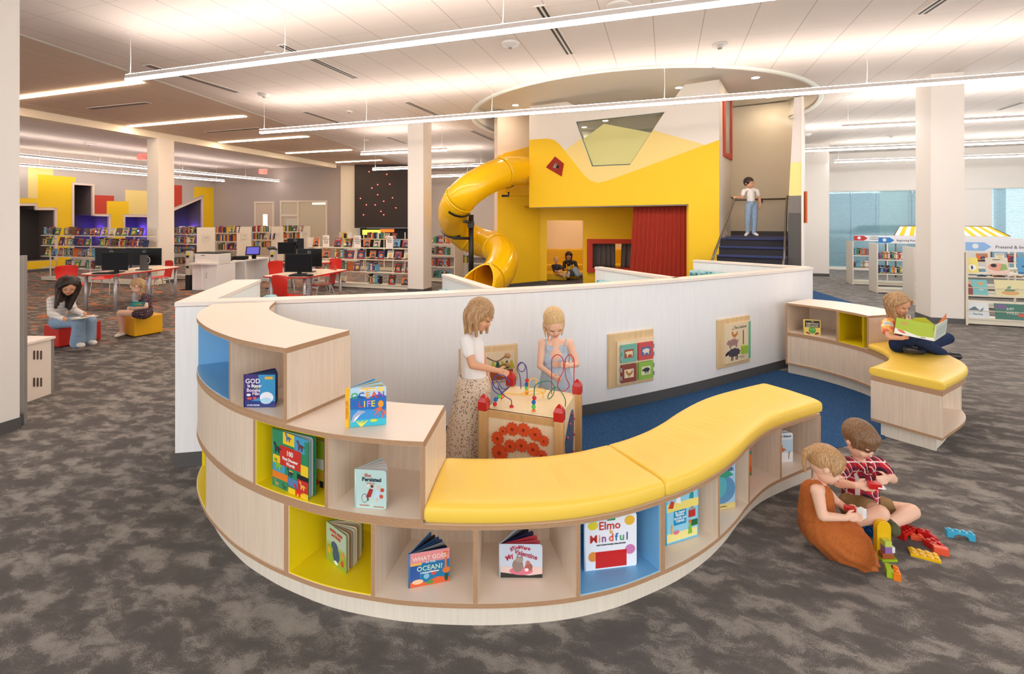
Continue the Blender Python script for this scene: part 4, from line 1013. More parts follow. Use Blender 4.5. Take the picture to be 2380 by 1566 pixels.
wire('yellow', [(1168, 915, f1), (1180, 914, f1), (1210, 915, f1), (1226, 904, f1), (1231, 884, f1), (1240, 879, f1), (1247, 884, f1), (1246, 900, f2), (1264, 904, f2), (1266, 911, f2), (1236, 917, f2), (1212, 917, f2), (1228, 909, f2), (1256, 909, f2), (1262, 914, f2), (1262, 925, f2)])
f1, f2, f3 = (1189, 946), (1166, 929), (1150, 945)
w_ = wire('purple', [(1189, 945, f1), (1188, 930, f1), (1176, 922, f1), (1164, 909, f1), (1158, 896, f1), (1164, 884, f2), (1175, 880, f2), (1184, 888, f2), (1180, 902, f2), (1168, 903, f2), (1159, 890, f2), (1150, 880, f2), (1144, 890, f2), (1146, 905, f2), (1156, 914, f2), (1164, 918, f2), (1165, 928, f2)])
beads(w_, [(1189, 945, f1)], [0])
w_ = wire('blue', [(1150, 943, f3), (1152, 932, f3), (1160, 921, f3), (1168, 912, f3), (1180, 902, f3), (1184, 890, f3), (1172, 873, f3), (1156, 872, f3), (1146, 884, f3), (1150, 900, f3), (1163, 908, f3), (1167, 926, f2)])
beads(w_, [(1150.5, 939, f3), (1152.5, 928, f3), (1161, 921, f3), (1168, 921, f3)], [0, 1, 2, 3])

# ------------------------------------------------------------------ building bricks on the carpet
def brick(px, py, rz, u, v, h, col, label, studs=True, wedge=None, name='toy_brick', z=0, flip=None):
    """u x v studs; one stud pitch 32 mm"""
    s = .032; c = at(px, py, z); W, D, H = u*s, v*s, h*.0192*2
    t = thing(name, label, 'toy brick', (c.x, c.y, z), R(rz), 'loose toy bricks on the grey carpet')
    M4 = Matrix.Translation((c.x, c.y, z)) @ Matrix.Rotation(R(rz), 4, 'Z')
    bm = nb()
    if wedge == 'slope': pr = [(-W/2, 0), (W/2, 0), (W/2, H*.25), (W*.0, H), (-W/2, H)]
    elif wedge == 'arch': pr = [(-W/2, 0), (-W*.28, 0), (-W*.25, H*.4), (-W*.12, H*.62), (W*.12, H*.62), (W*.25, H*.4), (W*.28, 0), (W/2, 0), (W/2, H), (-W/2, H)]
    elif wedge == 'round': pr = [(-W/2, 0), (W/2, 0), (W/2, H*.5)]+[(W/2*math.cos(a), H*.5+H*.5*math.sin(a)) for a in [math.pi*k/10 for k in range(1, 10)]]+[(-W/2, H*.5)]
    else: pr = quad(-W/2, 0, W/2, H)
    mt = M4 @ Matrix.Translation((0, D/2, 0)) @ Matrix.Rotation(R(90), 4, 'X'); poly2(bm, mt, pr, 0, 0, D)
    mat_ = M('brick_plastic_%d_%d_%d' % col, col, .25); obj('brick_body', bm, mat_, t, bevel=.0012)
    if studs:
        for i in range(u):
            for k in range(v):
                x = (i-(u-1)/2)*s
                if wedge == 'slope' and x > 0: continue
                if wedge == 'round': continue
                bm = nb(); p_ = M4 @ Vector((x, (k-(v-1)/2)*s, H)); lathe(bm, [(.0185/2*1.9*.55, 0), (.0185/2*1.9*.55, .0075), (.0085, .008)], p_, 14); obj('stud', bm, mat_, t)
    return t
brick(2031, 1243, 20, 2, 4, .5, (20, 96, 170), 'flat dark blue toy plate beside the boy and the arch-topped yellow brick')
brick(2102, 1243, 25, 4, 2, 1, (200, 28, 24), 'largest red toy brick of the heap in front of the boy', wedge='arch')
brick(2130, 1253, -20, 2, 1, .6, (238, 96, 60), 'flat orange-red toy brick between the two red wedge bricks')
brick(2156, 1250, -30, 3, 1, 1, (196, 24, 24), 'red wedge-shaped toy brick right of the flat orange-red one', wedge='slope')
brick(2170, 1272, 10, 2, 2, .8, (206, 30, 24), 'small red toy brick touching the coral square brick')
brick(2186, 1287, -25, 2, 1, 1, (236, 92, 62), 'coral square toy brick, rightmost of the red ones', studs=False)
brick(2231, 1250, -20, 4, 1, 1, (66, 172, 206), 'light blue arch brick lying apart at the right', wedge='arch')
brick(2148, 1293, -28, 4, 2, .4, (240, 190, 20), 'flat yellow toy plate in front of the red bricks')
brick(2067, 1335, -28, 1, 2, 1, (168, 200, 40), 'lime toy brick joined to the orange one, nearest to the camera', studs=False)
brick(2082, 1341, -28, 1, 2, 1, (240, 130, 30), 'orange toy brick joined to the lime one, nearest to the camera')
# the tall stacked brick figure: yellow arch top on a printed base
c = at(2062, 1300, 0); d0 = c.y
t = thing('brick_tower', 'upright yellow toy brick with a rounded top, lime and purple bricks in front', 'toy', (c.x, c.y, 0))
bm = nb(); box(bm, (c.x, c.y+.03, .006), (.08, .1, .012)); obj('base_plate', bm, M('brick_plastic_168_200_40', (168, 200, 40), .25), t)
bm = nb(); mt = Matrix.Translation((c.x, c.y+.05, .012)) @ Matrix.Rotation(R(90), 4, 'X')
poly2(bm, mt, [(-.038, 0), (.038, 0), (.038, .14)]+[(.038*math.cos(a), .14+.04*math.sin(a)) for a in [math.pi*k/10 for k in range(1, 10)]]+[(-.038, .14)], 0, 0, .03); obj('arch_brick', bm, M('brick_plastic_240_190_20', (240, 190, 20), .25), t, bevel=.002)
for z0, z1, col, nm in ((.012, .04, (170, 96, 50), 'brown_brick'), (.04, .075, (150, 110, 170), 'purple_brick'), (.075, .105, (196, 214, 90), 'lime_brick')):
    bm = nb(); box(bm, (c.x-.004, c.y+.002, (z0+z1)/2), (.062 if nm == 'brown_brick' else .036, .034, z1-z0-.0005)); obj(nm, bm, M('brick_plastic_%d_%d_%d' % col, col, .3), t, bevel=.001)
bm = nb(); box(bm, (c.x+.028, c.y+.006, .055), (.016, .03, .03)); obj('white_brick', bm, M('brick_plastic_w', (235, 235, 230), .3), t, bevel=.001)
# ------------------------------------------------------------------ the yellow play house
FP0, FP1 = Vector((.452, 12.6)), Vector((4.39, 10.16)); FE = (FP1-FP0).normalized(); FN = Vector((FE.y, -FE.x)); FL = (FP1-FP0).length
def fp(px, py): return onplane(px, py, FP0, FP1)
def f3(d=0): return lambda u, z: Vector((*(FP0+FE*u+FN*d), z))
house = thing('play_house', 'large yellow and white play house with a mountain mural, stage and glass window', 'play house', (2, 12.5, 0))
P = lambda *l: [fp(x, y) for x, y in l]
win = P((1338.5, 283), (1545, 260), (1464, 383), (1376, 387))
dia = P((1291, 377), (1301, 386), (1299, 393), (1285, 389))
dout = P((1291, 364), (1311, 380), (1306, 410), (1270, 389))
uR = fp(1600, 475)[0]; zb = 2.205
outline = [(0, zb), (0, 4.86)]+P((1318, 236), (1335, 246), (1562, 236), (1590, 197))+[(FL, 4.84), (FL, 0), (uR, 0), (uR, zb+.005)]
bm = nb(); holed(bm, outline, [win, dia], f3(), (*FN, 0), .16, 0); obj('front_wall', bm, WHITEP, house)
# painted mountain (paint film, 4 mm) clipped round the openings
yel = P((1230, 325), (1255, 323), (1272, 322), (1288, 325), (1301, 336), (1330, 372), (1358, 407), (1372, 420), (1390, 425), (1412, 420), (1500, 388), (1600, 351), (1672, 325))
yel[0] = (0, yel[0][1]); yel[-1] = (FL, yel[-1][1])
def layer(out, holes, d, m, name, par=house):
    bm = nb(); holed(bm, out, holes, f3(d), (*FN, 0), .003, 0); return obj(name, bm, m, par)
layer(yel+[(FL, 0), (uR, 0), (uR, zb+.005), (0, zb)], [dia], .004, YWALL, 'yellow_mountain_paint')
# the pale mountain is cut by the window: two pieces, left and right, and the strip below
pale = P((1312, 350), (1363, 312)) + [win[0] if False else fp(1357, 326)] + [win[3], win[2]] + P((1503, 303+21)) 
layer(P((1312, 350), (1351, 322)) + [win[3], win[2]] + P((1518, 302), (1530, 306), (1640, 337), (1600, 351), (1500, 388), (1412, 420), (1390, 425), (1372, 420), (1358, 407), (1330, 372)), [], .0035, PALE, 'pale_mountain_paint')
g = M('window_glass', (210, 225, 220), .05, trans=.0); nt = NT(g)
tr = nt.new('ShaderNodeBsdfTransparent'); tr.inputs[0].default_value = (.9, .95, .93, 1); gl_ = nt.new('ShaderNodeBsdfGlossy'); gl_.inputs['Roughness'].default_value = .03
mx = nt.new('ShaderNodeMixShader'); mx.inputs[0].default_value = .12; nt.link(tr.outputs[0], mx.inputs[1]); nt.link(gl_.outputs[0], mx.inputs[2]); nt.link(mx.outputs[0], nt.n['Material Output'].inputs[0])
GLASS = g
layer(win, [], -.05, GLASS, 'window_glass')
def film(name, col, a):
    m = M(name, col, .5); n = NT(m); t_ = n.new('ShaderNodeBsdfTransparent'); d_ = n.new('ShaderNodeBsdfDiffuse'); d_.inputs[0].default_value = lin(col)
    x = n.new('ShaderNodeMixShader'); x.inputs[0].default_value = a; n.link(t_.outputs[0], x.inputs[1]); n.link(d_.outputs[0], x.inputs[2]); n.link(x.outputs[0], n.n['Material Output'].inputs[0]); return m
layer(P((1352, 324), (1402, 287), (1514, 308), (1466, 380), (1377, 384)), [], -.04, film('mountain_film', (236, 230, 160), .85), 'window_film')
bm = nb()
for i in range(4):
    a, b = win[i], win[(i+1) % 4]; tube(bm, [f3(-.02)(*a), f3(-.02)(*b)], .014, 4)
obj('window_frame', bm, M('window_edge', (120, 140, 134), .4), house)
layer(dout, [dia], .03, REDP, 'diamond_frame')
bm = nb(); holed(bm, dout, [dia], f3(.03), (*FN, 0), .026); obj('diamond_frame', bm, REDP, house)
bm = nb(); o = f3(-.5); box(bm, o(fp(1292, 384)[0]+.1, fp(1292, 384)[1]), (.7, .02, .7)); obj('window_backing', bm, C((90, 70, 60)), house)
# tower side wall with the tall red window
TS = FP1+Vector((.527, .851))*1.75
def tp(px, py): return onplane(px, py, FP1, TS)
te_ = (TS-FP1).normalized(); tn = Vector((te_.y, -te_.x)); t3 = lambda d=0: (lambda u, z: Vector((*(FP1+te_*u+tn*d), z)))
rw = [tp(1684, 238), tp(1697, 231), tp(1697, 358), tp(1684, 356)]
ro = [tp(1679, 222), tp(1699.5, 232), tp(1699.5, 373), tp(1680, 362)]
bm = nb(); holed(bm, [(0.0, 0), ((TS-FP1).length, 0), ((TS-FP1).length, 4.86), (0, 4.84)], [], t3(), (*tn, 0), .15); obj('tower_side_wall', bm, WHITEP, house)
bm = nb(); holed(bm, ro, [rw], t3(.03), (*tn, 0), .03); obj('red_window_frame', bm, REDP, house)
bm = nb(); holed(bm, rw, [], t3(.006), (*tn, 0), .004); obj('window_pane', bm, C((150, 156, 150), .2), house)
# roof/back volume behind the mural, left wall and stage walls
LWa, LWb = Vector((-.40, 13.15)), Vector((.81, 14.05))
def lp(px, py): return onplane(px, py, LWa, LWb)
le = (LWb-LWa).normalized(); ln = Vector((le.y, -le.x)); l3 = lambda d=0: (lambda u, z: Vector((*(LWa+le*u+ln*d), z)))
LLn = (LWb-LWa).length
bm = nb(); holed(bm, [(0, 0), (LLn, 0), (LLn, 4.9), (0, 4.9)], [], l3(), (*ln, 0), .15); obj('left_wall', bm, M('peach_paint', (244, 226, 208), .6), house)
bm = nb(); holed(bm, [(0, .1), (LLn, .1), (LLn, lp(1250, 338)[1]), (0, lp(1158, 362)[1])], [], l3(.004), (*ln, 0), .0035); obj('left_wall_paint', bm, YWALL, house)
bm = nb(); holed(bm, [(-.01, 0), (LLn, 0), (LLn, .1), (-.01, .1)], [], l3(.012), (*ln, 0), .01); obj('baseboard', bm, BASEB, house)
# stage back wall at y=14.1 with a doorway and a puppet window
YB = 14.1
def bp(px, py): return ((px-PX0)/F*YB, zz(py, YB))
b3 = lambda d=0: (lambda x, z: Vector((x, YB-d, z)))
door = [bp(1271, 512), bp(1356, 512), (bp(1356, 600)[0], .0), (bp(1271, 600)[0], .0)]
pup = [bp(1376, 566), bp(1481, 566), bp(1481, 622), bp(1376, 622)]
pupo = [bp(1364.5, 555), bp(1494, 556), bp(1494, 632), bp(1364.5, 632)]
XR = 4.6
bm = nb(); holed(bm, [(.81, 0), (door[3][0], 0), door[0], door[1], (door[2][0], 0), (XR, 0), (XR, 2.6), (.81, 2.6)], [pup], b3(), (0, -1, 0), .12)
for f_ in bm.faces:
    if abs(f_.normal.x) > .9 or f_.normal.z < -.9: f_.material_index = 1
obj('stage_back_wall', bm, [YWALL, WHITEP], house)
bm = nb(); holed(bm, pupo, [pup], b3(.1), (0, -1, 0), .25); obj('puppet_window_frame', bm, REDP, house)
bm = nb(); box(bm, ((.81+door[3][0])/2, YB-.006, .05), (door[3][0]-.81, .012, .1)); obj('baseboard', bm, BASEB, house)
# stage ceiling, right stage wall
bm = nb(); prism(bm, [FP0+FE*.0-FN*.16, FP1-FN*.16, Vector((XR+.2, 14.1)), Vector((.3, 14.1))], 2.25, 2.3); obj('stage_ceiling', bm, C((190, 150, 60)), house)
bm = nb(); prism(bm, [FP0-FN*.17, FP0+FE*uR-FN*.17, FP0+FE*uR-FN*.22, FP0-FN*.22], 2.19, 2.215); obj('curtain_rail', bm, STEEL, house)
bm = nb(); boxpp(bm, FP0+FE*(uR+.02)-FN*.2, FP0+FE*(uR+.02)-FN*2.6, .1, 0, 2.25); obj('stage_side_wall', bm, YWALL, house)
bm = nb(); prism(bm, [FP0-FN*.2, FP1-FN*.2, Vector((5.1, 12.6)), (0.9, 14.05), LWb-ln*.02], 2.3, 2.4); obj('loft_floor', bm, C((200, 190, 170)), house)
# loft interior back wall seen through the window
# niche room behind the doorway
YN = 16.4
bm = nb(); box(bm, (2.6, YN+.05, 1.3), (5.2, .1, 2.6)); box(bm, (.55, 15.2, 1.3), (.1, 2.3, 2.6)); box(bm, (5.1, 15.2, 1.3), (.1, 2.3, 2.6)); obj('niche_walls', bm, M('peach_paint', (244, 226, 208), .6), house)
bm = nb(); box(bm, (2.8, 15.2, 2.58), (4.8, 2.5, .06)); obj('niche_ceiling', bm, WHITEP, house)
bm = nb(); box(bm, (2.8, 15.1, .006), (4.7, 2.7, .012)); obj('niche_carpet', bm, M('grey_blue_carpet', (92, 96, 112), .9), house)
bm = nb(); lathe(bm, [(.02, -.01), (.12, -.012), (.13, 0)], (1.9, 15.4, 2.55), 20); obj('niche_downlight', bm, emis('niche_lens', (255, 220, 170), 45), house)
bm = nb(); lathe(bm, [(.02, -.01), (.12, -.012), (.13, 0)], (3.6, 15.4, 2.55), 20); obj('niche_downlight', bm, emis('niche_lens', (255, 220, 170), 45), house)
# stage downlights
def fabric_curtain(p, q, z0, z1, n, amp, mat_, name, label, parent=None, lean=0):
    p, q = Vector(p), Vector(q); e = (q-p).normalized(); nn = Vector((-e.y, e.x)); L = (q-p).length; bm = nb(); N = n*8
    rows = []
    for j in range(7):
        k = j/6; z = z0+(z1-z0)*k; row = []
        for i in range(N+1):
            u = i/N; a = amp*(1.0-.35*k)*math.sin(2*math.pi*n*u+.6*math.sin(7*u+k))
            row.append(Vector((*(p+e*(L*u+lean*(1-k)*(1-u))+nn*a), z)))
        rows.append(row)
    loft(bm, rows, closed=False, caps=False); o = obj(name, bm, mat_, parent)
    md = o.modifiers.new('t', 'SOLIDIFY'); md.thickness = .006
    return o
RC_ = M('red_curtain', (172, 50, 28), .85)
for k_ in range(3):
    p_ = FP0+FE*(.7+1.15*k_)-FN*.75; bm = nb(); lathe(bm, [(.01, -.012), (.07, -.012), (.08, 0)], (p_.x, p_.y, 2.248), 16); obj('stage_downlight', bm, emis('stage_lens', (255, 226, 180), 40), house)
ca, cb_ = FP0+FE*(uR-1.32)-FN*.3, FP0+FE*(uR-.03)-FN*.3
o = fabric_curtain(ca, cb_, .03, 2.18, 13, .035, RC_, 'stage_curtain', '', lean=-.12); tag(o, 'dark red pleated stage curtain drawn to the right side of the play house', 'curtain')
GC = M('grey_curtain', (104, 98, 98), .85)
zc0, zc1 = bp(1376, 622)[1]-.02, bp(1376, 566)[1]+.02
o = fabric_curtain((bp(1376, 0)[0], YB+.16), (bp(1433, 0)[0], YB+.16), zc0, zc1, 5, .03, GC, 'puppet_curtain', ''); tag(o, 'wider grey curtain in the left half of the red puppet window', 'curtain')
o = fabric_curtain((bp(1448, 0)[0], YB+.16), (bp(1483, 0)[0], YB+.16), zc0, zc1, 3, .03, GC, 'puppet_curtain', '', lean=-.03); tag(o, 'narrower grey curtain in the right half of the red puppet window', 'curtain')
# niche bench and mattress
YC = yellow_vinyl('yellow_bench_vinyl', (232, 192, 24))
t = thing('corner_seat', 'yellow padded wall seat in the niche behind the two readers', 'seat', (2.2, 16, 0))
bm = nb(); box(bm, (2.4, 16.28, .62), (4.2, .18, .6)); obj('back_cushion', bm, YC, t, bevel=.04)
bm = nb(); box(bm, (2.4, 16.0, .28), (4.2, .5, .3)); obj('seat_cushion', bm, YC, t, bevel=.04)
bm = nb(); box(bm, (1.25, 15.3, .13), (1.05, .8, .22), R(-12)); tag(obj('floor_cushion', bm, YC, bevel=.04), 'flat yellow floor cushion under the blond boy in the niche', 'cushion')
bm = nb(); box(bm, (2.15, 15.55, .13), (.75, .6, .22), R(4)); tag(obj('floor_cushion', bm, YC, bevel=.04), 'yellow floor cushion under the woman in black in the niche', 'cushion')

# stairs
stair = thing('staircase', 'dark blue carpeted stairs rising beside the play house', 'stairs', (5.2, 9.5, 0))
TREAD, RISER = M('stair_tread', (52, 62, 110), .8), M('stair_riser', (46, 44, 52), .85)
SO = FP1+FE*.03
def st(u, v): return SO+FE*u+te_*v
zl = 1.485; nst = 9; rise = zl/nst
for k in range(nst):
    v = .05-.28*(nst-1-k); z = rise*(k+1); v2 = v+.29 if k < nst-1 else 3.15
    bm = nb(); prism(bm, [st(0, v), st(1.235, v), st(1.235, v2), st(0, v2)], z-rise, z-.03); obj('riser', bm, RISER, stair)
    bm = nb(); prism(bm, [st(0, v-.025), st(1.235, v-.025), st(1.235, v2), st(0, v2)], z-.03, z); obj('tread', bm, TREAD, stair)
bm = nb(); prism(bm, [st(-1.2, 1.78), st(0, 1.78), st(0, 3.15), st(-1.2, 3.15)], zl-.2, zl); obj('landing', bm, TREAD, stair)
# leaning painted wall end right of the stairs
ws = st(1.24, -.3); D9 = ws.y
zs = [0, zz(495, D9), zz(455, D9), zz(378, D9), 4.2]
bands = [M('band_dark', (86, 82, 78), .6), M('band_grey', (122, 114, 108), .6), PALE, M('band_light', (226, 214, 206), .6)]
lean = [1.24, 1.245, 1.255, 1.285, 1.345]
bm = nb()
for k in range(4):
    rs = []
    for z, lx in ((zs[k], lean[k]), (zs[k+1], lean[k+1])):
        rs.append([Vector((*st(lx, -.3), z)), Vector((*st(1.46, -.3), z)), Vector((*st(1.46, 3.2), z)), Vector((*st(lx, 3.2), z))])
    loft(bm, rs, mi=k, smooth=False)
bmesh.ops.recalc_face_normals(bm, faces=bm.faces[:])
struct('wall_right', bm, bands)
bm = nb(); prism(bm, [st(1.461, -.31), st(1.5, -.31), st(1.5, 3.2), st(1.461, 3.2)], 0, 4.2); struct('wall_right', bm, WHITEP)
bm = nb(); prism(bm, [st(-2.2, 3.16), st(1.5, 3.16), st(1.5, 3.3), st(-2.2, 3.3)], 0, 4.9); struct('wall_back', bm, M('stair_wall_paint', (234, 222, 200), .6))
bm = nb(); prism(bm, [st(-2.2, 3.14), st(1.235, 3.14), st(1.235, 3.16), st(-2.2, 3.16)], zl, zl+.1); struct('baseboard_back', bm, BASEB)
# orange kite decoration on the wall's outer face
bm = nb(); box(bm, (*st(1.515, -.2), 2.1), (.03, .12, .6)); tag(obj('wall_plaque', bm, C((200, 100, 50))), 'thin orange kite shape on the outer edge of the stair wall', 'decoration')
def handrail(pts, label, posts=()):
    t = thing('handrail', label, 'handrail', pts[0])
    bm = nb(); tube(bm, [Vector(p) for p in pts], .021, 12); obj('rail', bm, M('handrail_steel', (120, 112, 104), .35, .8), t)
    for a, b in posts:
        bm = nb(); tube(bm, [a, b], .016, 10); obj('post', bm, M('handrail_steel', (120, 112, 104), .35, .8), t)
hr = lambda px, d, py: (*dx(px, d).xy, zz(py, d))
handrail([hr(1653, 8.25, 612), hr(1660, 8.4, 590), hr(1707, 10.3, 463), hr(1712, 10.5, 459)], 'left handrail of the blue stairs, sloping down beside the play house', [(hr(1652, 8.2, 640), hr(1655, 8.25, 606)), (hr(1690, 9.7, 534), hr(1688, 9.7, 560))])
handrail([hr(1820, 8.6, 616), hr(1822, 8.8, 600), hr(1829, 10.2, 458), hr(1832, 10.4, 455)], 'right handrail of the blue stairs, beside the banded wall end', [(hr(1819, 8.6, 640), hr(1820, 8.6, 612))])
handrail([(*st(-.3, 3.05), zl+1.1), (*st(-.1, 3.05), zl+.93), (*st(1.2, 3.05), zl+.93)], 'level handrail on the landing wall behind the standing girl', [((*st(.55, 3.05), zl+.93), (*st(.55, 3.1), zl+.85))])

# recessed downlights in the round recess
for k, (px, py, lab) in enumerate([(1198, 244, 'leftmost of the round downlights in the raised recess'), (1578, 203, 'round downlight partly hidden behind the play house peak'), (1756, 180, 'round downlight nearest to the rim of the recess'), (1788, 225, 'round downlight above the stairs'), (1407, 280, 'round downlight seen through the glass window, upper left'), (1358, 295, 'round downlight seen through the glass window, lower left')]):
    c = at(px, py, 4.93)
    t = thing('downlight', lab, 'ceiling light', (c.x, c.y, 4.93), 0, 'round downlights in the raised recess')
    bm = nb(); lathe(bm, [(.105, 0), (.1, -.008), (.08, -.01), (.08, -.002)], (c.x, c.y, 4.93), 24); obj('trim_ring', bm, M('device_white', (226, 220, 214), .5), t)
    bm = nb(); lathe(bm, [(.02, -.006), (.078, -.006), (.078, -.002)], (c.x, c.y, 4.93), 24); obj('lens', bm, EMD, t)

# ------------------------------------------------------------------ the tube slide
sl = thing('tube_slide', 'yellow spiral tube slide coming out of the left side of the play house', 'slide', (-.9, 12.2, 0))
def sp(px, py, d): return Vector((*dx(px, d).xy, zz(py, d)))
path = [sp(1226, 398, 13.1), sp(1200, 397, 12.75), sp(1165, 402, 12.2), sp(1125, 420, 11.8), sp(1085, 447, 11.6), sp(1058, 480, 11.9), sp(1055, 512, 12.5), sp(1078, 545, 13.0), sp(1115, 562, 13.0), sp(1148, 572, 12.6), sp(1168, 598, 11.9), sp(1158, 632, 11.2), sp(1136, 652, 10.75)]
PT = catmull(path, 8)
def shell(pts, r, thick=.012, seg=32, open_from=None, flare=None):
    bm = nb(); prev = None; rings = []
    n = len(pts)
    for i, p_ in enumerate(pts):
        tg = (pts[min(i+1, n-1)]-pts[max(i-1, 0)]).normalized()
        side = tg.cross(Vector((0, 0, 1))).normalized(); up = side.cross(tg).normalized()
        rr = r(i/(n-1)) if callable(r) else r
        rings.append([p_+side*math.cos(2*math.pi*k/seg)*rr+up*math.sin(2*math.pi*k/seg)*rr for k in range(seg)])
    loft(bm, rings, caps=False)
    bmesh.ops.recalc_face_normals(bm, faces=bm.faces[:])
    return bm
RT = .385
cuts = [0, 16, 36, 58, 74, len(PT)-1]
for a, b in zip(cuts, cuts[1:]):
    o = obj('tube_section', shell(PT[a:b+1], RT), SLIDE, sl); md = o.modifiers.new('s', 'SOLIDIFY'); md.thickness = .015
for c in cuts[1:-1]:
    seg = PT[c-1:c+2]; bm = shell([PT[c]+(PT[c+1]-PT[c-1]).normalized()*s for s in (-.035, -.02, .02, .035)], lambda u: RT+(.018 if .1 < u < .9 else .001))
    obj('joint_flange', bm, SLIDE, sl)
# exit: open chute after the last ring
tg = (PT[-1]-PT[-2]).normalized(); tg.z *= .35; tg.normalize()
side = tg.cross(Vector((0, 0, 1))).normalized(); up = side.cross(tg).normalized()
bm = nb(); rings = []
for i in range(9):
    k = i/8; c = PT[-1]+tg*(k*.75)-Vector((0, 0, .08*k)); op = 90*(1-k)**1.6+0
    ang = [R(90+ (180-0)*0)]; row = []
    lift = R(88*(1-k)**1.4)
    for s in range(25):
        a = -math.pi-lift+(math.pi+2*lift)*s/24
        row.append(c+side*math.cos(a)*RT*(1+.1*k)+up*math.sin(a)*RT)
    rings.append(row)
loft(bm, rings, closed=False, caps=False); o = obj('exit_chute', bm, SLIDE, sl); md = o.modifiers.new('s', 'SOLIDIFY'); md.thickness = .02
bm = nb(); tube(bm, rings[-1], .022, 8); tube(bm, [r[0] for r in rings], .022, 8); tube(bm, [r[-1] for r in rings], .022, 8); obj('chute_rim', bm, SLIDE, sl)
# wall plate where the tube leaves the house
bm = nb(); holed(bm, [lp(1170, 356), lp(1248, 336), lp(1248, 455), lp(1168, 455)], [], l3(.05), (*ln, 0), .045); obj('wall_plate', bm, SLIDE, sl, bevel=.01)
# black post, arms and straps
BL = M('black_steel', (26, 26, 28), .4)
pc = dx(1095, 12.3)
bm = nb(); tube(bm, [(pc.x, pc.y, 0), (pc.x, pc.y, zz(499, 12.3))], .065, 20); obj('post', bm, BL, sl)
bm = nb(); box(bm, (pc.x, pc.y-.03, zz(522, 12.3)), (.16, .16, .16)); obj('clamp', bm, BL, sl)
bm = nb(); tube(bm, [(pc.x, pc.y, zz(516, 12.3)), sp(1079, 515, 11.7)], .035, 12); obj('arm', bm, BL, sl)
bm = nb(); tube(bm, [(pc.x, pc.y, zz(554, 12.3)), sp(1052, 553, 12.0)], .035, 12); obj('arm', bm, BL, sl)
bm = nb(); tube(bm, [sp(1182, 446, 12.1), sp(1182, 455, 12.1), sp(1166, 455, 12.1)], .03, 12); obj('arm', bm, BL, sl)
def strap(i0, a0, a1):
    tg = (PT[i0+1]-PT[i0-1]).normalized(); side = tg.cross(Vector((0, 0, 1))).normalized(); up = side.cross(tg).normalized(); rows = []
    for s in (-.03, .03):
        rows.append([PT[i0]+tg*s+(side*math.cos(R(a))+up*math.sin(R(a)))*(RT+.022) for a in [a0+(a1-a0)*k/10 for k in range(11)]])
    bm = nb(); loft(bm, rows, closed=False, caps=False); o = obj('strap', bm, BL, sl); md = o.modifiers.new('s', 'SOLIDIFY'); md.thickness = .015
strap(14, -120, -40); strap(38, -140, -50); strap(50, -150, -60); strap(70, -140, -60)
# ------------------------------------------------------------------ far left colour block wall with reading niches
LD = (LW0-LW1).normalized(); LQ = LW0-LD*14
def wp(px, py): return onplane(px, py, LQ, LW0)
wn = Vector((LD.y, -LD.x))       # towards the room
w3 = lambda d=0: (lambda u, z: Vector((*(LQ+LD*u+wn*d), z)))
WP = lambda *l: [wp(x, y) for x, y in l]
def downto(pts, z): return pts
n1 = WP((20, 476), (84, 476), (84, 486), (129, 486))+[(wp(129, 500)[0], .42), (wp(20, 500)[0], .42)]
n2 = WP((169, 427), (216, 430), (216, 500), (254, 501))+[(wp(254, 500)[0], .5), (wp(169, 500)[0], .5)]
n3 = WP((288, 502), (352, 503))+[(wp(352, 500)[0], .5), (wp(288, 500)[0], .5)]
n4 = WP((385, 496), (470, 459))+[(wp(470, 500)[0], .5), (wp(385, 500)[0], .5)]
bm = nb(); holed(bm, [(0, 0), (14, 0), (14, CEIL), (0, CEIL)], [n1, n2, n3, n4], w3(), (*wn, 0), .12); struct('wall_left', bm, M('niche_wall_grey', (196, 184, 176), .65))
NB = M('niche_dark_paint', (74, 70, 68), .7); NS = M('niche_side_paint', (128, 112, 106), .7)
FR = M('niche_frame', (240, 216, 196), .5)
for i, (nn, lab) in enumerate(((n1, 'leftmost wall niche with a yellow bench front'), (n2, 'tall stepped wall niche lit violet'), (n3, 'low wall niche left of the cream column'), (n4, 'wall niche with a slanted top, lit violet'))):
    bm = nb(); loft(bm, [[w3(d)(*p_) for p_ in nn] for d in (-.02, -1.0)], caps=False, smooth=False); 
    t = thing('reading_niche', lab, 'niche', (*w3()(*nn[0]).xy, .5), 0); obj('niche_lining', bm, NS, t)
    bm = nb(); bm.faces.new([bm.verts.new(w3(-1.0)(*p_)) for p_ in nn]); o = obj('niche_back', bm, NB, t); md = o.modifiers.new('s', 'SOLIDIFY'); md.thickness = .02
    bm = nb()
    m_ = len(nn)
    for k in range(m_):
        a, b = nn[k], nn[(k+1) % m_]
        if k == m_-2: continue
        pa, pb = Vector(a), Vector(b); e_ = (pb-pa).normalized(); nx = Vector((-e_.y, e_.x))*.035; pa = pa-e_*.035; pb = pb+e_*.035
        f0 = w3(.03); bb = [pa-nx, pb-nx, pb+nx, pa+nx]; loft(bm, [[w3(d)(*p_) for p_ in bb] for d in (-.05, .035)], smooth=False)
    bmesh.ops.recalc_face_normals(bm, faces=bm.faces[:]); obj('niche_frame', bm, FR, t)
    if i in (1, 2, 3):
        us = [p_[0] for p_ in nn]; u = max(us)-.11
        bm = nb(); c_ = w3(-.55)(u, 1.42); lathe(bm, [(.02, 0), (.09, .005), (.09, .04), (.02, .05)], c_, 16); obj('violet_lamp', bm, emis('violet_lamp', (96, 70, 255), 50), t)
bm = nb(); holed(bm, [(wp(20, 500)[0], .12), (wp(129, 500)[0], .12), (wp(129, 500)[0], .40), (wp(20, 500)[0], .40)], [], w3(.02), (*wn, 0), .02); obj('bench_front', bm, YWALL, [o for o in COL.objects if o.name == 'reading_niche'][0])
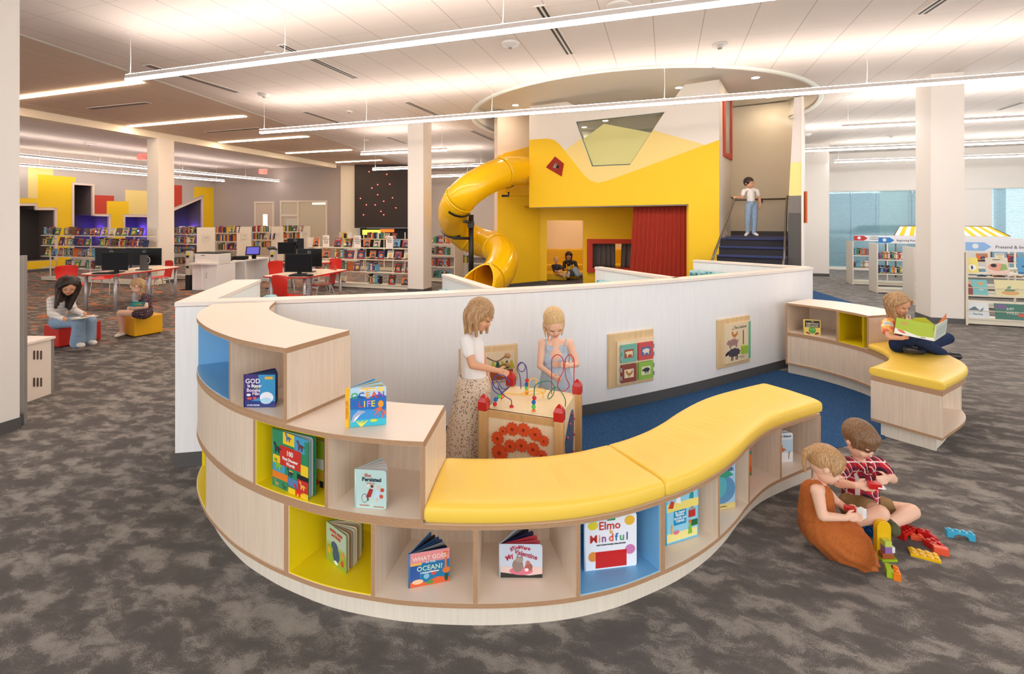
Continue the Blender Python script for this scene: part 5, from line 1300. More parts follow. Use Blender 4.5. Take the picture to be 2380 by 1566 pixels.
bm = nb(); holed(bm, [(0, 0), (14, 0), (14, .1), (0, .1)], [], w3(.012), (*wn, 0), .011); struct('baseboard_left', bm, BASEB)
def wpaint(pts, m, holes=(), d=.004): 
    bm = nb(); holed(bm, pts, list(holes), w3(d), (*wn, 0), d); return bm
pb = []
ub = lambda px: wp(px, 500)[0]
mur = thing('wall_mural', 'painted yellow, red and cream rectangles round the wall niches', 'mural', (*LW0, 0))
for nm, pts, m_, d in (('cream_rectangle', WP((65, 386), (124, 391), (124, 407), (88, 405), (88, 461), (65, 460)), PALE, .003),
    ('yellow_rectangle', WP((20, 460), (88, 461), (88, 405), (176, 412), (176, 424), (166.5, 423))+[(ub(166.5), .1), (ub(131.5), .1)]+WP((131.5, 482), (86.5, 482), (86.5, 472), (20, 472)), YWALL, .004),
    ('red_rectangle', WP((219, 453), (265, 455), (265, 467), (248, 467), (248, 497), (219, 497)), REDP, .003),
    ('yellow_rectangle', WP((248, 467), (299, 468), (299, 498), (285.5, 498))+[(ub(285.5), .1), (ub(257.5), .1)]+WP((257.5, 497), (248, 497)), YWALL, .004),
    ('cream_rectangle', WP((291, 441), (352, 444), (352, 499), (299, 498), (299, 468), (291, 468)), PALE, .003),
    ('red_rectangle', WP((395, 429), (423, 431), (423, 474), (395, 486)), REDP, .003),
    ('yellow_rectangle', WP((451, 434), (496, 436))+[(ub(496), .1), (ub(473), .1)]+WP((473, 452), (451, 461)), YWALL, .003)):
    obj(nm, wpaint(pts, m_, (), d), m_, mur)

# grey back wall: door and office window
GWd = (GW1-LW0).normalized(); gn = Vector((GWd.y, -GWd.x)); g3 = lambda d=0: (lambda u, z: Vector((*(LW0+GWd*u+gn*d), z)))
gpt = lambda px, py: onplane(px, py, LW0, GW1)
def gq(x0, x1, y0, z1=0): a, b = gpt(x0, y0), gpt(x1, y0); return [(a[0], z1), (b[0], z1), b, a]
bm = nb(); holed(bm, gq(592, 638, 468), [gq(596, 634, 472, .01)], g3(.04), (*gn, 0), .05); d_ = struct('door_1', bm, M('door_frame_paint', (236, 222, 206), .5))
bm = nb(); holed(bm, gq(596, 634, 472, .01), [], g3(.015), (*gn, 0), .01); obj('door_leaf', bm, M('door_wood', (216, 196, 176), .5), d_)
a, b = gpt(612, 498), gpt(622, 534); bm = nb(); holed(bm, [(a[0], b[1]), (b[0], b[1]), (b[0], a[1]), a], [], g3(.02), (*gn, 0), .005); obj('door_light', bm, emis('lit_pane', (250, 240, 196), .9), d_)
bm = nb(); 
A1, A2 = gq(655, 692, 469, 2.35), gq(696, 758, 468, .9); A3 = gq(655, 692, 502, .01)
holed(bm, gq(652, 761, 466), [gq(656, 692, 470, gpt(656, 498)[1]), gq(656, 692, 503, .02), gq(696, 758, 469, .02)], g3(.05), (*gn, 0), .06); d_ = struct('window_1', bm, M('door_frame_paint', (236, 222, 206), .5))
bm = nb(); holed(bm, gq(656, 692, 470, gpt(656, 498)[1]), [], g3(.012), (*gn, 0), .004); obj('glass_pane', bm, M('office_pane', (214, 204, 180), .12), d_)
bm = nb(); holed(bm, gq(696, 758, 469, .02), [], g3(.012), (*gn, 0), .004); obj('glass_pane', bm, M('office_pane', (214, 204, 180), .12), d_)
bm = nb(); holed(bm, gq(656, 692, 503, .02), [], g3(.014), (*gn, 0), .006); obj('door_leaf', bm, M('door_wood', (216, 196, 176), .5), d_)
bm = nb(); holed(bm, gq(665, 691, 508, 1.0), [], g3(.02), (*gn, 0), .005); obj('door_light', bm, M('office_pane_pale', (226, 222, 206), .12), d_)
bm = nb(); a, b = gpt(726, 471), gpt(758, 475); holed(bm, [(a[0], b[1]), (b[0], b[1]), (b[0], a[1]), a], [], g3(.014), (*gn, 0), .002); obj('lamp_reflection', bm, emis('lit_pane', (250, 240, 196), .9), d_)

# black light wall
bpn = thing('light_panel', 'tall black wall panel with small red lights, above a glowing display', 'wall panel', (-6.2, 22, 0))
YP = 22.0; bxp = lambda px: (px-PX0)/F*YP
bm = nb(); box(bm, ((bxp(824)+bxp(960))/2, YP+.1, (1.57+CEIL-.01)/2), (bxp(960)-bxp(824), .2, CEIL-1.58)); obj('black_board', bm, M('black_felt', (52, 44, 42), .8), bpn)
for px, py in [(858, 399), (899, 405), (878, 429), (906, 428), (864.5, 437), (878, 452.5), (912.5, 459.5), (838, 461), (892, 467.5), (851.5, 476), (872, 476), (920, 483), (885.5, 491), (845, 499), (892, 499)]:
    bm = nb(); box(bm, (bxp(px), YP-.01, zz(py, YP)), (.035, .02, .035)); obj('red_light', bm, emis('red_led', (255, 70, 60), 7), bpn)
bm = nb(); box(bm, ((bxp(830)+bxp(960))/2, YP+.5, .78), (bxp(960)-bxp(830), .1, 1.56)); obj('recess_back', bm, BLACKP, bpn)
bm = nb(); box(bm, ((bxp(838)+bxp(880))/2, YP+.3, zz(540, YP)), (bxp(880)-bxp(838), .05, .22)); obj('glowing_display', bm, emis('yellow_display', (230, 220, 60), 1.5), bpn)
bm = nb(); box(bm, ((bxp(880)+bxp(912))/2, YP+.3, zz(536, YP)), (bxp(912)-bxp(880), .05, .14)); obj('glowing_display', bm, emis('orange_display', (220, 90, 30), 1.3), bpn)

# ------------------------------------------------------------------ library bookcases
BCOL = [('red', (176, 48, 40)), ('dark blue', (40, 62, 110)), ('white', (232, 228, 220)), ('brown', (118, 82, 60)), ('orange', (224, 120, 50)), ('grey', (140, 138, 136)), ('green', (66, 124, 82)), ('yellow', (232, 196, 70)), ('light blue', (110, 168, 204)), ('black', (40, 38, 40)), ('purple', (110, 76, 136)), ('beige', (206, 184, 150))]
spines, faces_ = [], []
for i, (cn, c_) in enumerate(BCOL):
    bm = nb(); box(bm, (0, 0, .5), (1, 1, 1)); box(bm, (0, -.503, .78), (.8, .01, .1), mi=1); box(bm, (0, -.503, .12), (.8, .01, .14), mi=1)
    c2 = BCOL[(i*5+2) % 12][1]
    me = bpy.data.meshes.new('book'); bm.to_mesh(me); bm.free(); me.materials.append(C(c_, .45)); me.materials.append(C(c2 if c2 != c_ else (240, 236, 228), .45)); spines.append(me)
def nobj(name, me, loc, rot, sc, label, cat, group):
    o = bpy.data.objects.new(name, me); COL.objects.link(o); o.location = loc; o.rotation_euler = rot; o.scale = sc
    return tag(o, label, cat, group)
fvar = []
rnd = random.Random(11)
for i, (cn, c_) in enumerate(BCOL):
    bm = nb(); box(bm, (0, 0, .5), (1, 1, 1))
    cs = [BCOL[(i*3+1+k*4) % 12][1] for k in range(3)]
    mt = frame3((0, -.5, 0), (1, 0, 0))
    def fl(pts, mi):
        f = bm.faces.new([bm.verts.new(mt @ Vector((x, y, .02+.01*mi))) for x, y in pts]); f.material_index = mi
    a = rnd.random()
    fl(quad(-.4, .76, .4, .92), 3 if i % 2 else 2); fl(ell(rnd.uniform(-.15, .15), .42, .3, .22, 14), 1); fl(ell(rnd.uniform(-.2, .2), .3, .18, .14, 12), 2); fl([(-.5, .02), (.5, .02), (.5, .16), (0, .24), (-.5, .12)], 3)
    me = bpy.data.meshes.new('display_book'); bm.to_mesh(me); bm.free(); me.materials.append(C(c_, .4))
    for k in cs: me.materials.append(C(k, .4))
    fvar.append(me)
NB_ = [0, 0]
STUFF = bmesh.new(); SMAT = [C(c_, .45) for cn, c_ in BCOL]
def row_books(p, q, z, plan, where, group, depth=.16, hmax=.26, w=(.035, .055), n=None, stuff=False):
    """plan: list of (u0, u1, kind) in metres along p->q"""
    e = (q-p).normalized(); ang = math.atan2(e.y, e.x); nn = Vector((-e.y, e.x))
    for u0, u1, kind in plan:
        u = u0
        while u < u1:
            i = rnd.randrange(12)
            if kind == 's':
                ww = rnd.uniform(*w); h = hmax*rnd.uniform(.72, 1); c_ = p+e*(u+ww/2)+nn*(depth/2+.02)
                if stuff: box(STUFF, (c_.x, c_.y, z+h/2+.001), (ww*.94, depth, h), ang, i); u += ww; continue
                nobj('book', spines[i], (c_.x, c_.y, z+.001), (0, 0, ang), (ww*.94, depth, h), '%s-spined book %s' % (BCOL[i][0], where), 'book', group); NB_[0] += 1
                u += ww
            elif kind == 'l':
                ww = rnd.uniform(*w); h = hmax*rnd.uniform(.75, .95); c_ = p+e*(u+ww/2)+nn*(depth/2+.02)
                nobj('book', spines[i], (c_.x, c_.y, z+.002), (0, R(14), ang), (ww*.9, depth, h), 'leaning %s-spined book %s' % (BCOL[i][0], where), 'book', group); NB_[0] += 1
                u += ww*1.4
            else:
                ww = rnd.uniform(.17, .24); h = hmax*rnd.uniform(.85, 1.02); c_ = p+e*(u+ww/2)+nn*.05
                nobj('display_book', fvar[i], (c_.x, c_.y, z+.002), (R(-14), 0, ang), (ww, .02, h), 'face-out %s book %s' % (BCOL[i][0], where), 'book', group+', face out'); NB_[1] += 1
                u += ww+rnd.uniform(.04, .14)
def bookcase(p, q, H, rows, label, depth=.5, endL=True, endR=True, m=SHELFW, bay=.92, group=None, base=.1, lip=.03, kick=True):
    p, q = Vector(p[:2]), Vector(q[:2]); e = (q-p).normalized(); L = (q-p).length; nn = Vector((-e.y, e.x))
    t = thing('bookcase', label, 'bookcase', (p.x, p.y, 0), 0, group)
    bm = nb(); boxpp(bm, p+nn*.01, q+nn*.01, depth-.02, 0.02, base); obj('base', bm, m, t)
    for z in rows:
        bm = nb(); boxpp(bm, p, q, depth/2-.02, z-.022, z); bm2 = bm; boxpp(bm, p+nn*(-.004), q+nn*(-.004), .006, z-.022, z+lip*.0+.004); obj('shelf', bm, m, t)
    nb_ = max(1, round(L/bay))
    for k in range(nb_+1):
        o = p+e*(L*k/nb_)
        bm = nb(); boxpp(bm, o-e*.012+nn*(depth/2-.02), o+e*.012+nn*(depth/2-.02), .03, 0, H); obj('upright', bm, m, t)
    for k, on in ((0, endL), (1, endR)):
        if on:
            o = p+e*(L*k); sg = -1 if k == 0 else 1
            bm = nb(); a, b = (o-e*.03, o) if k == 0 else (o, o+e*.03); boxpp(bm, a, b, depth, 0, H); obj('end_panel', bm, laminate('end_panel_laminate', (232, 222, 206), .04), t, bevel=.003)
    return t, p, q, e, nn
# long bookcase behind the oval table
p, q = dx(95, 15.05), dx(95, 15.05)+A*4.7
RW_ = [.13, .45, .80, 1.14, 1.44]
Bk, p, q, e, nn = bookcase(p, q, 1.62, [.12, .42, .77, 1.10, 1.42], 'long cream bookcase left of the cream column, below the colour blocks', endL=False, endR=False)
wh = 'in the long bookcase left of the cream column, %s row'
for z, nm, plan in ((1.42, 'top', [(.1, .5, 's'), (.55, .8, 'f'), (1.05, 1.35, 's'), (1.5, 4.4, 'f')]), (1.10, 'second', [(.05, .35, 's'), (.4, 1.0, 'f'), (1.05, 1.5, 's'), (1.6, 2.0, 'f'), (2.6, 2.9, 's'), (2.9, 4.4, 'l')]), (.77, 'third', [(.1, .9, 'f'), (1.0, 1.5, 's'), (1.6, 1.95, 'f'), (2.0, 2.4, 's')]), (.42, 'fourth', [(1.1, 1.4, 's'), (1.45, 1.7, 'f'), (2.0, 2.35, 's'), (2.4, 2.8, 'f'), (3.0, 4.0, 'l')])):
    row_books(p, q, z, plan, wh % nm, 'books in the long left bookcase, %s row' % nm)
# four ranges right of the cream column, end panels with card frames
for k, (px, D, nm) in enumerate(((457, 15.0, 'first'), (549.5, 17.2, 'second'), (630, 19.0, 'third'), (696, 20.4, 'fourth'))):
    q0 = dx(px, D).xy; p0_ = q0-A.xy*(1.6 if k == 0 else 1.3)
    t, p, q, e, nn = bookcase(p0_, q0, 1.66, [.12, .48, .82, 1.14, 1.44], 'cream bookcase with white end panel, %s of four ranges right of the cream column' % nm, depth=.62, endL=False)
    bm = nb(); o = q+e*.035+nn*.31; ang = math.atan2(nn.y, nn.x)
    M4 = frame3((*(q+e*.034+nn*.16), 1.2), (nn.x, nn.y, 0))
    poly2(bm, M4, quad(0, 0, .28, .22), 0, 0, .01); f_ = obj('card_frame', bm, C((224, 214, 200)), t)
    bm = nb(); text_bm(bm, 'Fiction', M4 @ Matrix.Translation((.14, .12, .011)), .05, align='CENTER'); obj('card_text', bm, C((110, 100, 92)), f_)
    Lr = (q-p).length; a0 = .1 if k == 0 else Lr*.0
    for z, rn in ((1.44, 'top'), (1.14, 'second'), (.82, 'third'), (.48, 'fourth')):
        if k >= 2 and rn == 'fourth': continue
        row_books(p, q, z, [(Lr-.98, Lr-.45, 's'), (Lr-.42, Lr-.1, 'f' if (k+int(z*10)) % 2 else 's')], 'in the %s range right of the cream column, %s row' % (nm, rn), 'books in the %s range, %s row' % (nm, rn), w=(.04, .065), stuff=k > 0)
# low display bookcase in front of the middle column
p0_, q0 = dx(716, 13.75).xy, dx(716, 13.75).xy+A.xy*3.5
t, p, q, e, nn = bookcase(p0_, q0, 1.38, [.13, .46, .80, 1.12], 'low cream display bookcase left of the middle white column', endR=False)
row_books(p, q, 1.12, [(.12, .3, 'f'), (.85, 1.2, 'f'), (1.2, 1.4, 'f'), (1.8, 2.3, 'f'), (2.75, 3.3, 'f')], 'on the low display bookcase, top row', 'picture books on the low display bookcase, top row', hmax=.27)
row_books(p, q, .80, [(.1, .7, 'f'), (.9, 1.2, 's'), (1.25, 1.9, 'f'), (2.0, 3.4, 'f')], 'in the low display bookcase, second row', 'picture books in the low display bookcase, second row', hmax=.27)
row_books(p, q, .46, [(.2, .7, 'f'), (1.0, 1.4, 's'), (1.5, 1.8, 'f'), (1.95, 2.25, 's'), (2.8, 3.2, 'f')], 'in the low display bookcase, third row', 'picture books in the low display bookcase, third row', hmax=.28)
row_books(p, q, .13, [(.15, .35, 'f'), (1.0, 1.25, 'f'), (2.0, 2.3, 's'), (2.6, 2.75, 'f'), (3.0, 3.2, 'f')], 'in the low display bookcase, bottom row', 'picture books in the low display bookcase, bottom row', hmax=.27)
for px, txt, lab in ((757.5, "New\nChildren's\nGraphic\nNovels", 'Graphic Novels'), (831, "New\nChildren's\nNonfiction\nBooks", 'Nonfiction Books'), (905, 'New\nPicture\nBooks', 'Picture Books')):
    d_ = 13.3; u = onplane(px, 560, p, q)[0]; c_ = p+e*u+nn*(-.0)
    s_ = thing('shelf_sign', 'white card sign for New %s on the low display bookcase' % lab, 'sign', (c_.x, c_.y, 1.122), 0)
    M4 = frame3((*(c_-e*.11), 1.122), (e.x, e.y, 0)); bm = nb(); poly2(bm, M4, quad(0, 0, .22, .33), 0, 0, .004); obj('card', bm, C((248, 238, 226)), s_)
    bm = nb(); text_bm(bm, txt, M4 @ Matrix.Translation((.12, .25, .005)), .05, align='CENTER', bold=.001); obj('lettering', bm, C((60, 46, 44)), s_)
    bm = nb(); poly2(bm, M4, [(.01, .24), (.04, .31), (.055, .3), (.03, .2)], .005, 0, .001); obj('orange_mark', bm, C((236, 140, 60)), s_)
# bookcases behind: a second row and the one beside the slide
t, p, q, e, nn = bookcase(dx(790, 18.5).xy, dx(790, 18.5).xy+A.xy*3.6, 1.45, [.12, .5, .85, 1.2], 'cream bookcase behind the low display bookcase, in front of the black panel', endL=True, endR=False)
row_books(p, q, 1.2, [(.1, .4, 's'), (1.2, 1.8, 's'), (1.9, 2.4, 'f')], 'on the bookcase in front of the black panel, top row', 'books on the bookcase in front of the black panel', w=(.05, .07), stuff=True)
t, p, q, e, nn = bookcase(dx(985, 14.75).xy, dx(1055, 14.3).xy, 1.52, [.13, .48, .83, 1.17], 'cream bookcase between the middle column and the slide', endL=False)
for z, rn in ((1.17, 'top'), (.83, 'second'), (.48, 'third'), (.13, 'bottom')):
    row_books(p, q, z, [(.28, .42, 's'), (.45, .62, 'f'), (.66, .82, 's')] if rn != 'bottom' else [(.28, .8, 'l')], 'in the bookcase between middle column and slide, %s row' % rn, 'books between the middle column and the slide, %s row' % rn, w=(.04, .055))
t, p, q, e, nn = bookcase(dx(1069, 15.6).xy, dx(1150, 15.1).xy, 1.5, [.13, .5, .85, 1.18], 'cream bookcase half hidden behind the tube slide', endL=True)
for z, rn in ((.85, 'second'), (.5, 'third')):
    row_books(p, q, z, [(.03, .4, 's')], 'in the bookcase behind the slide, %s row' % rn, 'dark books behind the slide, %s row' % rn, w=(.03, .05), stuff=True)
o = obj('distant_books', STUFF, SMAT); tag(o, 'small distant books filling the far bookcases', 'book', kind='stuff')

# ------------------------------------------------------------------ right-hand signed bookcases
SIGNW = C((240, 240, 244))
def row_right(corner, L, H, rows, label, sign, icon, icol, ends=True, sz=.16, sw=None, soff=0, depth=.62):
    p = Vector(corner); q = p+RA*L
    t, p, q, e, nn = bookcase(p, q, H, rows, label, depth=depth, endL=ends, endR=False)
    s_ = thing('shelf_sign', 'white strip sign reading %s with a %s arrow, on top of a bookcase' % (sign[0], icon), 'sign', (p.x, p.y, H), 0)
    M4 = frame3((*(p+e*soff), H+.01), (e.x, e.y, 0)); L2 = sw or L-.1
    bm = nb(); poly2(bm, M4, quad(0, 0, L2, sz), 0, 0, .01); obj('strip', bm, SIGNW, s_)
    bm = nb(); poly2(bm, M4, [(0, .01), (sz*1.5, .01), (sz*2.1, sz*.5), (sz*1.5, sz-.01), (0, sz-.01)], .0105, 0, .002); obj('arrow', bm, C(icol), s_)
    bm = nb(); poly2(bm, M4, ell(sz*.8, sz*.55, sz*.26, sz*.26, 20), .0126, 0, .001); obj('icon', bm, SIGNW, s_)
    bm = nb(); text_bm(bm, sign[1], M4 @ Matrix.Translation((sz*2.4, sz*(.34 if '\n' not in sign[1] else .6), .0106)), sz*(.42 if '\n' not in sign[1] else .34), bold=.0012); obj('lettering', bm, C((90, 92, 100)), s_)
    return t, p, q, e, nn
r1 = row_right((9.93, 13.94), 3.6, 1.27, [.12, .5, .86], 'farthest signed cream bookcase, in front of the glass wall', ("Children's Audiobooks", "Children's\nAudiobooks"), 'red', (196, 56, 60))
r2 = row_right((9.39, 12.3), 3.6, 1.27, [.12, .5, .86], 'middle signed cream bookcase with low end panel', ('Beginning Readers', 'Beginning Readers'), 'blue', (50, 130, 206))
r3 = row_right((8.79, 10.45), 3.6, 1.27, [.12, .5, .86], 'nearest end-panelled cream bookcase behind the right column', ('Things That Go', 'Things That Go'), 'orange', (240, 110, 70))
for (t, p, q, e, nn), nm, far in ((r1, 'farthest', 1), (r2, 'middle', 1), (r3, 'nearest', 0)):
    for z, rn in ((.86, 'top'), (.5, 'middle'), (.12, 'bottom')):
        if rn == 'bottom' and far: continue
        row_books(p, q, z, [(.03, .5 if far else .14, 's'), (2.0, 2.6, 'f')], 'in the %s end-panelled right bookcase, %s row' % (nm, rn), 'books in the %s right bookcase, %s row' % (nm, rn), hmax=.22, w=(.03, .045))
t, p, q, e, nn = row_right((8.03, 8.5), 2.2, 1.29, [.125, .53, .92], 'cream display bookcase at the right edge under the Pretend and Imagine sign', ('Pretend & Imagine', 'Pretend & Imagine'), 'light blue', (150, 190, 236), ends=False, sz=.17, sw=1.0, depth=.5)
M4 = frame3((*(p+e*1.04), 1.30), (e.x, e.y, 0)); s_ = thing('shelf_sign', 'white strip sign with a pink arrow, cut by the right edge', 'sign', (*(p+e*1.04), 1.3), 0)
bm = nb(); poly2(bm, M4, quad(0, 0, .9, .17), 0, 0, .01); obj('strip', bm, SIGNW, s_); bm = nb(); poly2(bm, M4, [(.02, .01), (.24, .01), (.34, .085), (.24, .16), (.02, .16)], .0105, 0, .002); obj('arrow', bm, C((226, 110, 190)), s_)
for z in (.66, .26):
    bm = nb(); tube(bm, [Vector((*(p-nn*.03), z)), Vector((*(q-nn*.03), z))], .007, 6); obj('guard_rail', bm, SHELFW, t)
bm = nb(); boxpp(bm, p+e*0-nn*.03, p+e*.03-nn*.03, .3, 0, 1.29); obj('front_post', bm, SHELFW, t)
def disp(u, z, w_, h, col, items, label, tilt=12):
    c_ = p+e*u+nn*.0; o = board_book
    t_ = thing('picture_book', label, 'book', (c_.x, c_.y, z), math.atan2(e.y, e.x), 'picture books under the Pretend and Imagine sign')
    M5 = Matrix.Translation((c_.x, c_.y, z)) @ Matrix.Rotation(math.atan2(e.y, e.x), 4, 'Z') @ Matrix.Rotation(R(90-tilt), 4, 'X')
    bm = nb(); poly2(bm, M5, quad(0, 0, w_, h), -.012, 0, .012); cv = obj('cover', bm, C(col, .35), t_)
    b1, c1, b2, c2 = art_mesh(items, M5, w_, h); obj('cover_picture', b1, [C(x, .35) for x in c1], cv)
    if c2: obj('title', b2, [C(x, .35) for x in c2], cv)
    else: b2.free()
disp(.03, .925, .16, .26, (244, 226, 120), [('ell', .5, .35, .35, .22, (250, 246, 230)), ('ell', .45, .35, .1, .14, (60, 80, 110))], 'yellow picture book with a penguin, top row under the Pretend sign')
disp(.30, .925, .3, .27, (226, 216, 196), [('ell', .5, .4, .44, .26, (230, 160, 140)), ('ell', .34, .5, .14, .12, (40, 36, 36)), ('poly', [(.6, .2), (.7, .6), (.9, .6), (.95, .25)], (150, 180, 100)), ('rect', 0, 0, 1, .12, (240, 200, 190)), ('text', 'Jollypaper', .5, .86, .1, (60, 50, 50))], 'cream picture book with a dark-haired child among flowers')
disp(.72, .925, .44, .29, (90, 160, 206), [('poly', [(.1, .45), (.35, .62), (.45, .85), (.52, .64), (.62, .9), (.7, .64), (.8, .86), (.95, .6), (.95, .4), (.6, .14), (.5, .3), (.35, .12), (.3, .32)], (60, 76, 90)), ('rect', 0, 0, 1, .1, (40, 100, 160))], 'wide blue picture book with a spiky dark creature')
disp(.02, .535, .3, .27, (130, 196, 196), [('poly', [(.0, .0), (.3, 0), (.32, .5), (.2, .7), (0, .7)], (150, 60, 50)), ('ell', .16, .8, .14, .12, (226, 170, 140)), ('ell', .7, .75, .12, .1, (226, 160, 80)), ('text', 'Ice', .7, .3, .2, (230, 240, 240))], 'teal picture book with a figure in red, middle row under the Pretend sign')
disp(.42, .535, .4, .28, (232, 222, 170), [('ell', .5, .2, .3, .14, (226, 176, 110)), ('poly', [(.3, .3), (.45, .6), (.55, .62), (.5, .4), (.8, .5), (.6, .3)], (110, 150, 110))], 'pale yellow picture book with a long green bird')
disp(.9, .535, .4, .28, (120, 170, 200), [('ell', .5, .35, .34, .3, (240, 226, 170)), ('ell', .5, .16, .4, .16, (130, 130, 180)), ('text', 'WILD PEACE', .5, .8, .14, (240, 244, 246))], 'blue picture book titled Wild Peace')
disp(.02, .13, .32, .27, (226, 230, 232), [('poly', [(.1, .5), (.4, .75), (.6, .5), (.8, .7), (.7, .4), (.4, .45)], (90, 110, 130)), ('text', 'The Fox', .5, .2, .15, (50, 50, 54))], 'white picture book titled The Fox, bottom row')
disp(.42, .13, .42, .27, (60, 120, 100), [('ell', .2, .8, .2, .14, (120, 90, 140)), ('ell', .85, .3, .14, .1, (220, 80, 60)), ('text', 'JUST', .5, .62, .18, (246, 244, 236)), ('text', 'WILD', .55, .34, .24, (246, 244, 236))], 'green picture book titled Just Wild, bottom row')
disp(.92, .13, .36, .27, (150, 140, 180), [('ell', .5, .5, .3, .2, (210, 140, 110)), ('rect', 0, 0, 1, .2, (230, 190, 190))], 'lilac picture book at the bottom right corner of the display bookcase')
# toy market awning behind the rows
aw = thing('market_stall', 'play market stall with a yellow and white striped roof behind the sign shelves', 'play stall', (*dx(2180, 16), 0) if False else (dx(2180, 16).x, 16, 0))
def awp(px, py, d=16): return Vector((*dx(px, d).xy, zz(py, d)))
e_ = RA; cA = dx(2078, 15.9).xy; Lw = 2.95
def ap(u, z, v=0): c_ = cA+RA*u+Vector((-RA.y, RA.x))*v; return Vector((c_.x, c_.y, z))
zt_, zl_ = zz(525.5, 16.2), zz(547, 15.9)
N = 22
for k in range(N):
    bm = nb(); u0, u1 = k/N, (k+1)/N
    f_ = [ap(Lw*u0, zl_), ap(Lw*u1, zl_), ap(.3+(Lw-.6)*u1, zt_, .45), ap(.3+(Lw-.6)*u0, zt_, .45)]; bm.faces.new([bm.verts.new(x) for x in f_])
    o = obj('stripe', bm, C((240, 196, 40)) if k % 2 else C((246, 244, 236)), aw); md = o.modifiers.new('s', 'SOLIDIFY'); md.thickness = .01
for u in (.05, Lw-.05):
    for v in (.02, .9):
        bm = nb(); a_ = ap(u, 0, v); tube(bm, [a_, ap(u, zl_, v)], .02, 8); obj('post', bm, M('brown_post', (120, 96, 60), .5), aw)
bm = nb(); tube(bm, [ap(0, zl_), ap(.3, zt_, .45), ap(Lw-.3, zt_, .45), ap(Lw, zl_)], .016, 6); obj('ridge', bm, M('brown_post', (120, 96, 60), .5), aw)

# ------------------------------------------------------------------ textured glass wall and what stands behind it
gm = M('rippled_glass', (190, 220, 224), .15); n = NT(gm)
wv = n.new('ShaderNodeTexWave'); wv.bands_direction = 'Z'; wv.inputs['Scale'].default_value = 5.2; wv.inputs['Distortion'].default_value = 6; wv.inputs['Detail'].default_value = 2; wv.inputs['Detail Scale'].default_value = 1.4
n.link(n.mapping(n.pos(), (1.0, 1.0, 1.7)), wv.inputs['Vector'])
tr = n.new('ShaderNodeBsdfTransparent'); tr.inputs[0].default_value = (.80, .93, .96, 1)
df = n.new('ShaderNodeBsdfDiffuse'); df.inputs[0].default_value = lin((170, 205, 212))
fac = n.math('ADD', n.math('MULTIPLY', wv.outputs['Fac'], .45), .2)
mx = n.new('ShaderNodeMixShader'); n.link(fac, mx.inputs[0]); n.link(tr.outputs[0], mx.inputs[1]); n.link(df.outputs[0], mx.inputs[2])
gl_ = n.new('ShaderNodeBsdfGlossy'); gl_.inputs['Roughness'].default_value = .08; mx2 = n.new('ShaderNodeMixShader'); mx2.inputs[0].default_value = .08
n.link(mx.outputs[0], mx2.inputs[1]); n.link(gl_.outputs[0], mx2.inputs[2]); n.link(mx2.outputs[0], n.n['Material Output'].inputs[0])
ts = [0, .95, 1.75, 2.85, 3.9, 5.1, 6.1, 7.2, 8.3, 9.4, 10.5, 11.6, 12.7]
for i, (a, b) in enumerate(zip(ts, ts[1:])):
    if a == 3.9: continue
    bm = nb(); boxpp(bm, rwp(a+.006)+Vector((.02, .1)), rwp(b-.006)+Vector((.02, .1)), .012, .11, 3.02); struct('window_%d' % (i+2), bm, gm)
bm = nb()
for t_ in (.95, 2.85): boxpp(bm, rwp(t_-.02)+Vector((0, .05)), rwp(t_+.02)+Vector((0, .05)), .05, 0, .12); boxpp(bm, rwp(t_-.02)+Vector((0, .05)), rwp(t_+.02)+Vector((0, .05)), .05, 2.9, 3.02)
struct('trim_7', bm, STEEL)
RN = Vector((-RA.y, RA.x))
bm = nb(); boxpp(bm, rwp(.3)+RN*1.4, rwp(2.25)+RN*1.4, .1, 0, 3.0); struct('door_2', bm, M('blue_grey_door', (120, 160, 186), .5))
bm = nb(); boxpp(bm, rwp(2.3)+RN*1.5, rwp(4.8)+RN*1.5, .1, 0, 3.2); struct('wall_back', bm, M('pale_green_paint', (206, 222, 216), .6))
bm = nb(); boxpp(bm, rwp(3.15)+RN*1.2, rwp(3.5)+RN*1.2, .2, 0, 3.0); struct('trim_8', bm, M('dark_green_post', (110, 130, 130), .6))
bm = nb(); boxpp(bm, rwp(-2)+RN*.3, rwp(14)+RN*.3, 4, 0.0, .01); struct('floor', bm, M('swirl_floor', (110, 150, 190), .4))
bm = nb()
for a in (6.4, 7.6, 9.6): boxpp(bm, rwp(a)+RN*2.6, rwp(a+.28)+RN*2.6, .2, 0, 3.2)
boxpp(bm, rwp(5)+RN*3.8, rwp(14)+RN*3.8, .1, 0, 1.1); struct('trim_9', bm, M('facade_post', (150, 176, 190), .6))
t = thing('side_table', 'pale blue table seen through the glass wall', 'table', (*(rwp(.9)+RN*.7), 0))
bm = nb(); boxpp(bm, rwp(-.1)+RN*.5, rwp(2.1)+RN*.5, .5, .66, .7); obj('tabletop', bm, C((150, 190, 196)), t)
for a in (.2, 1.6):
    bm = nb(); boxpp(bm, rwp(a)+RN*.6, rwp(a+.12)+RN*.6, .12, 0, .66); obj('leg', bm, C((110, 150, 160)), t)

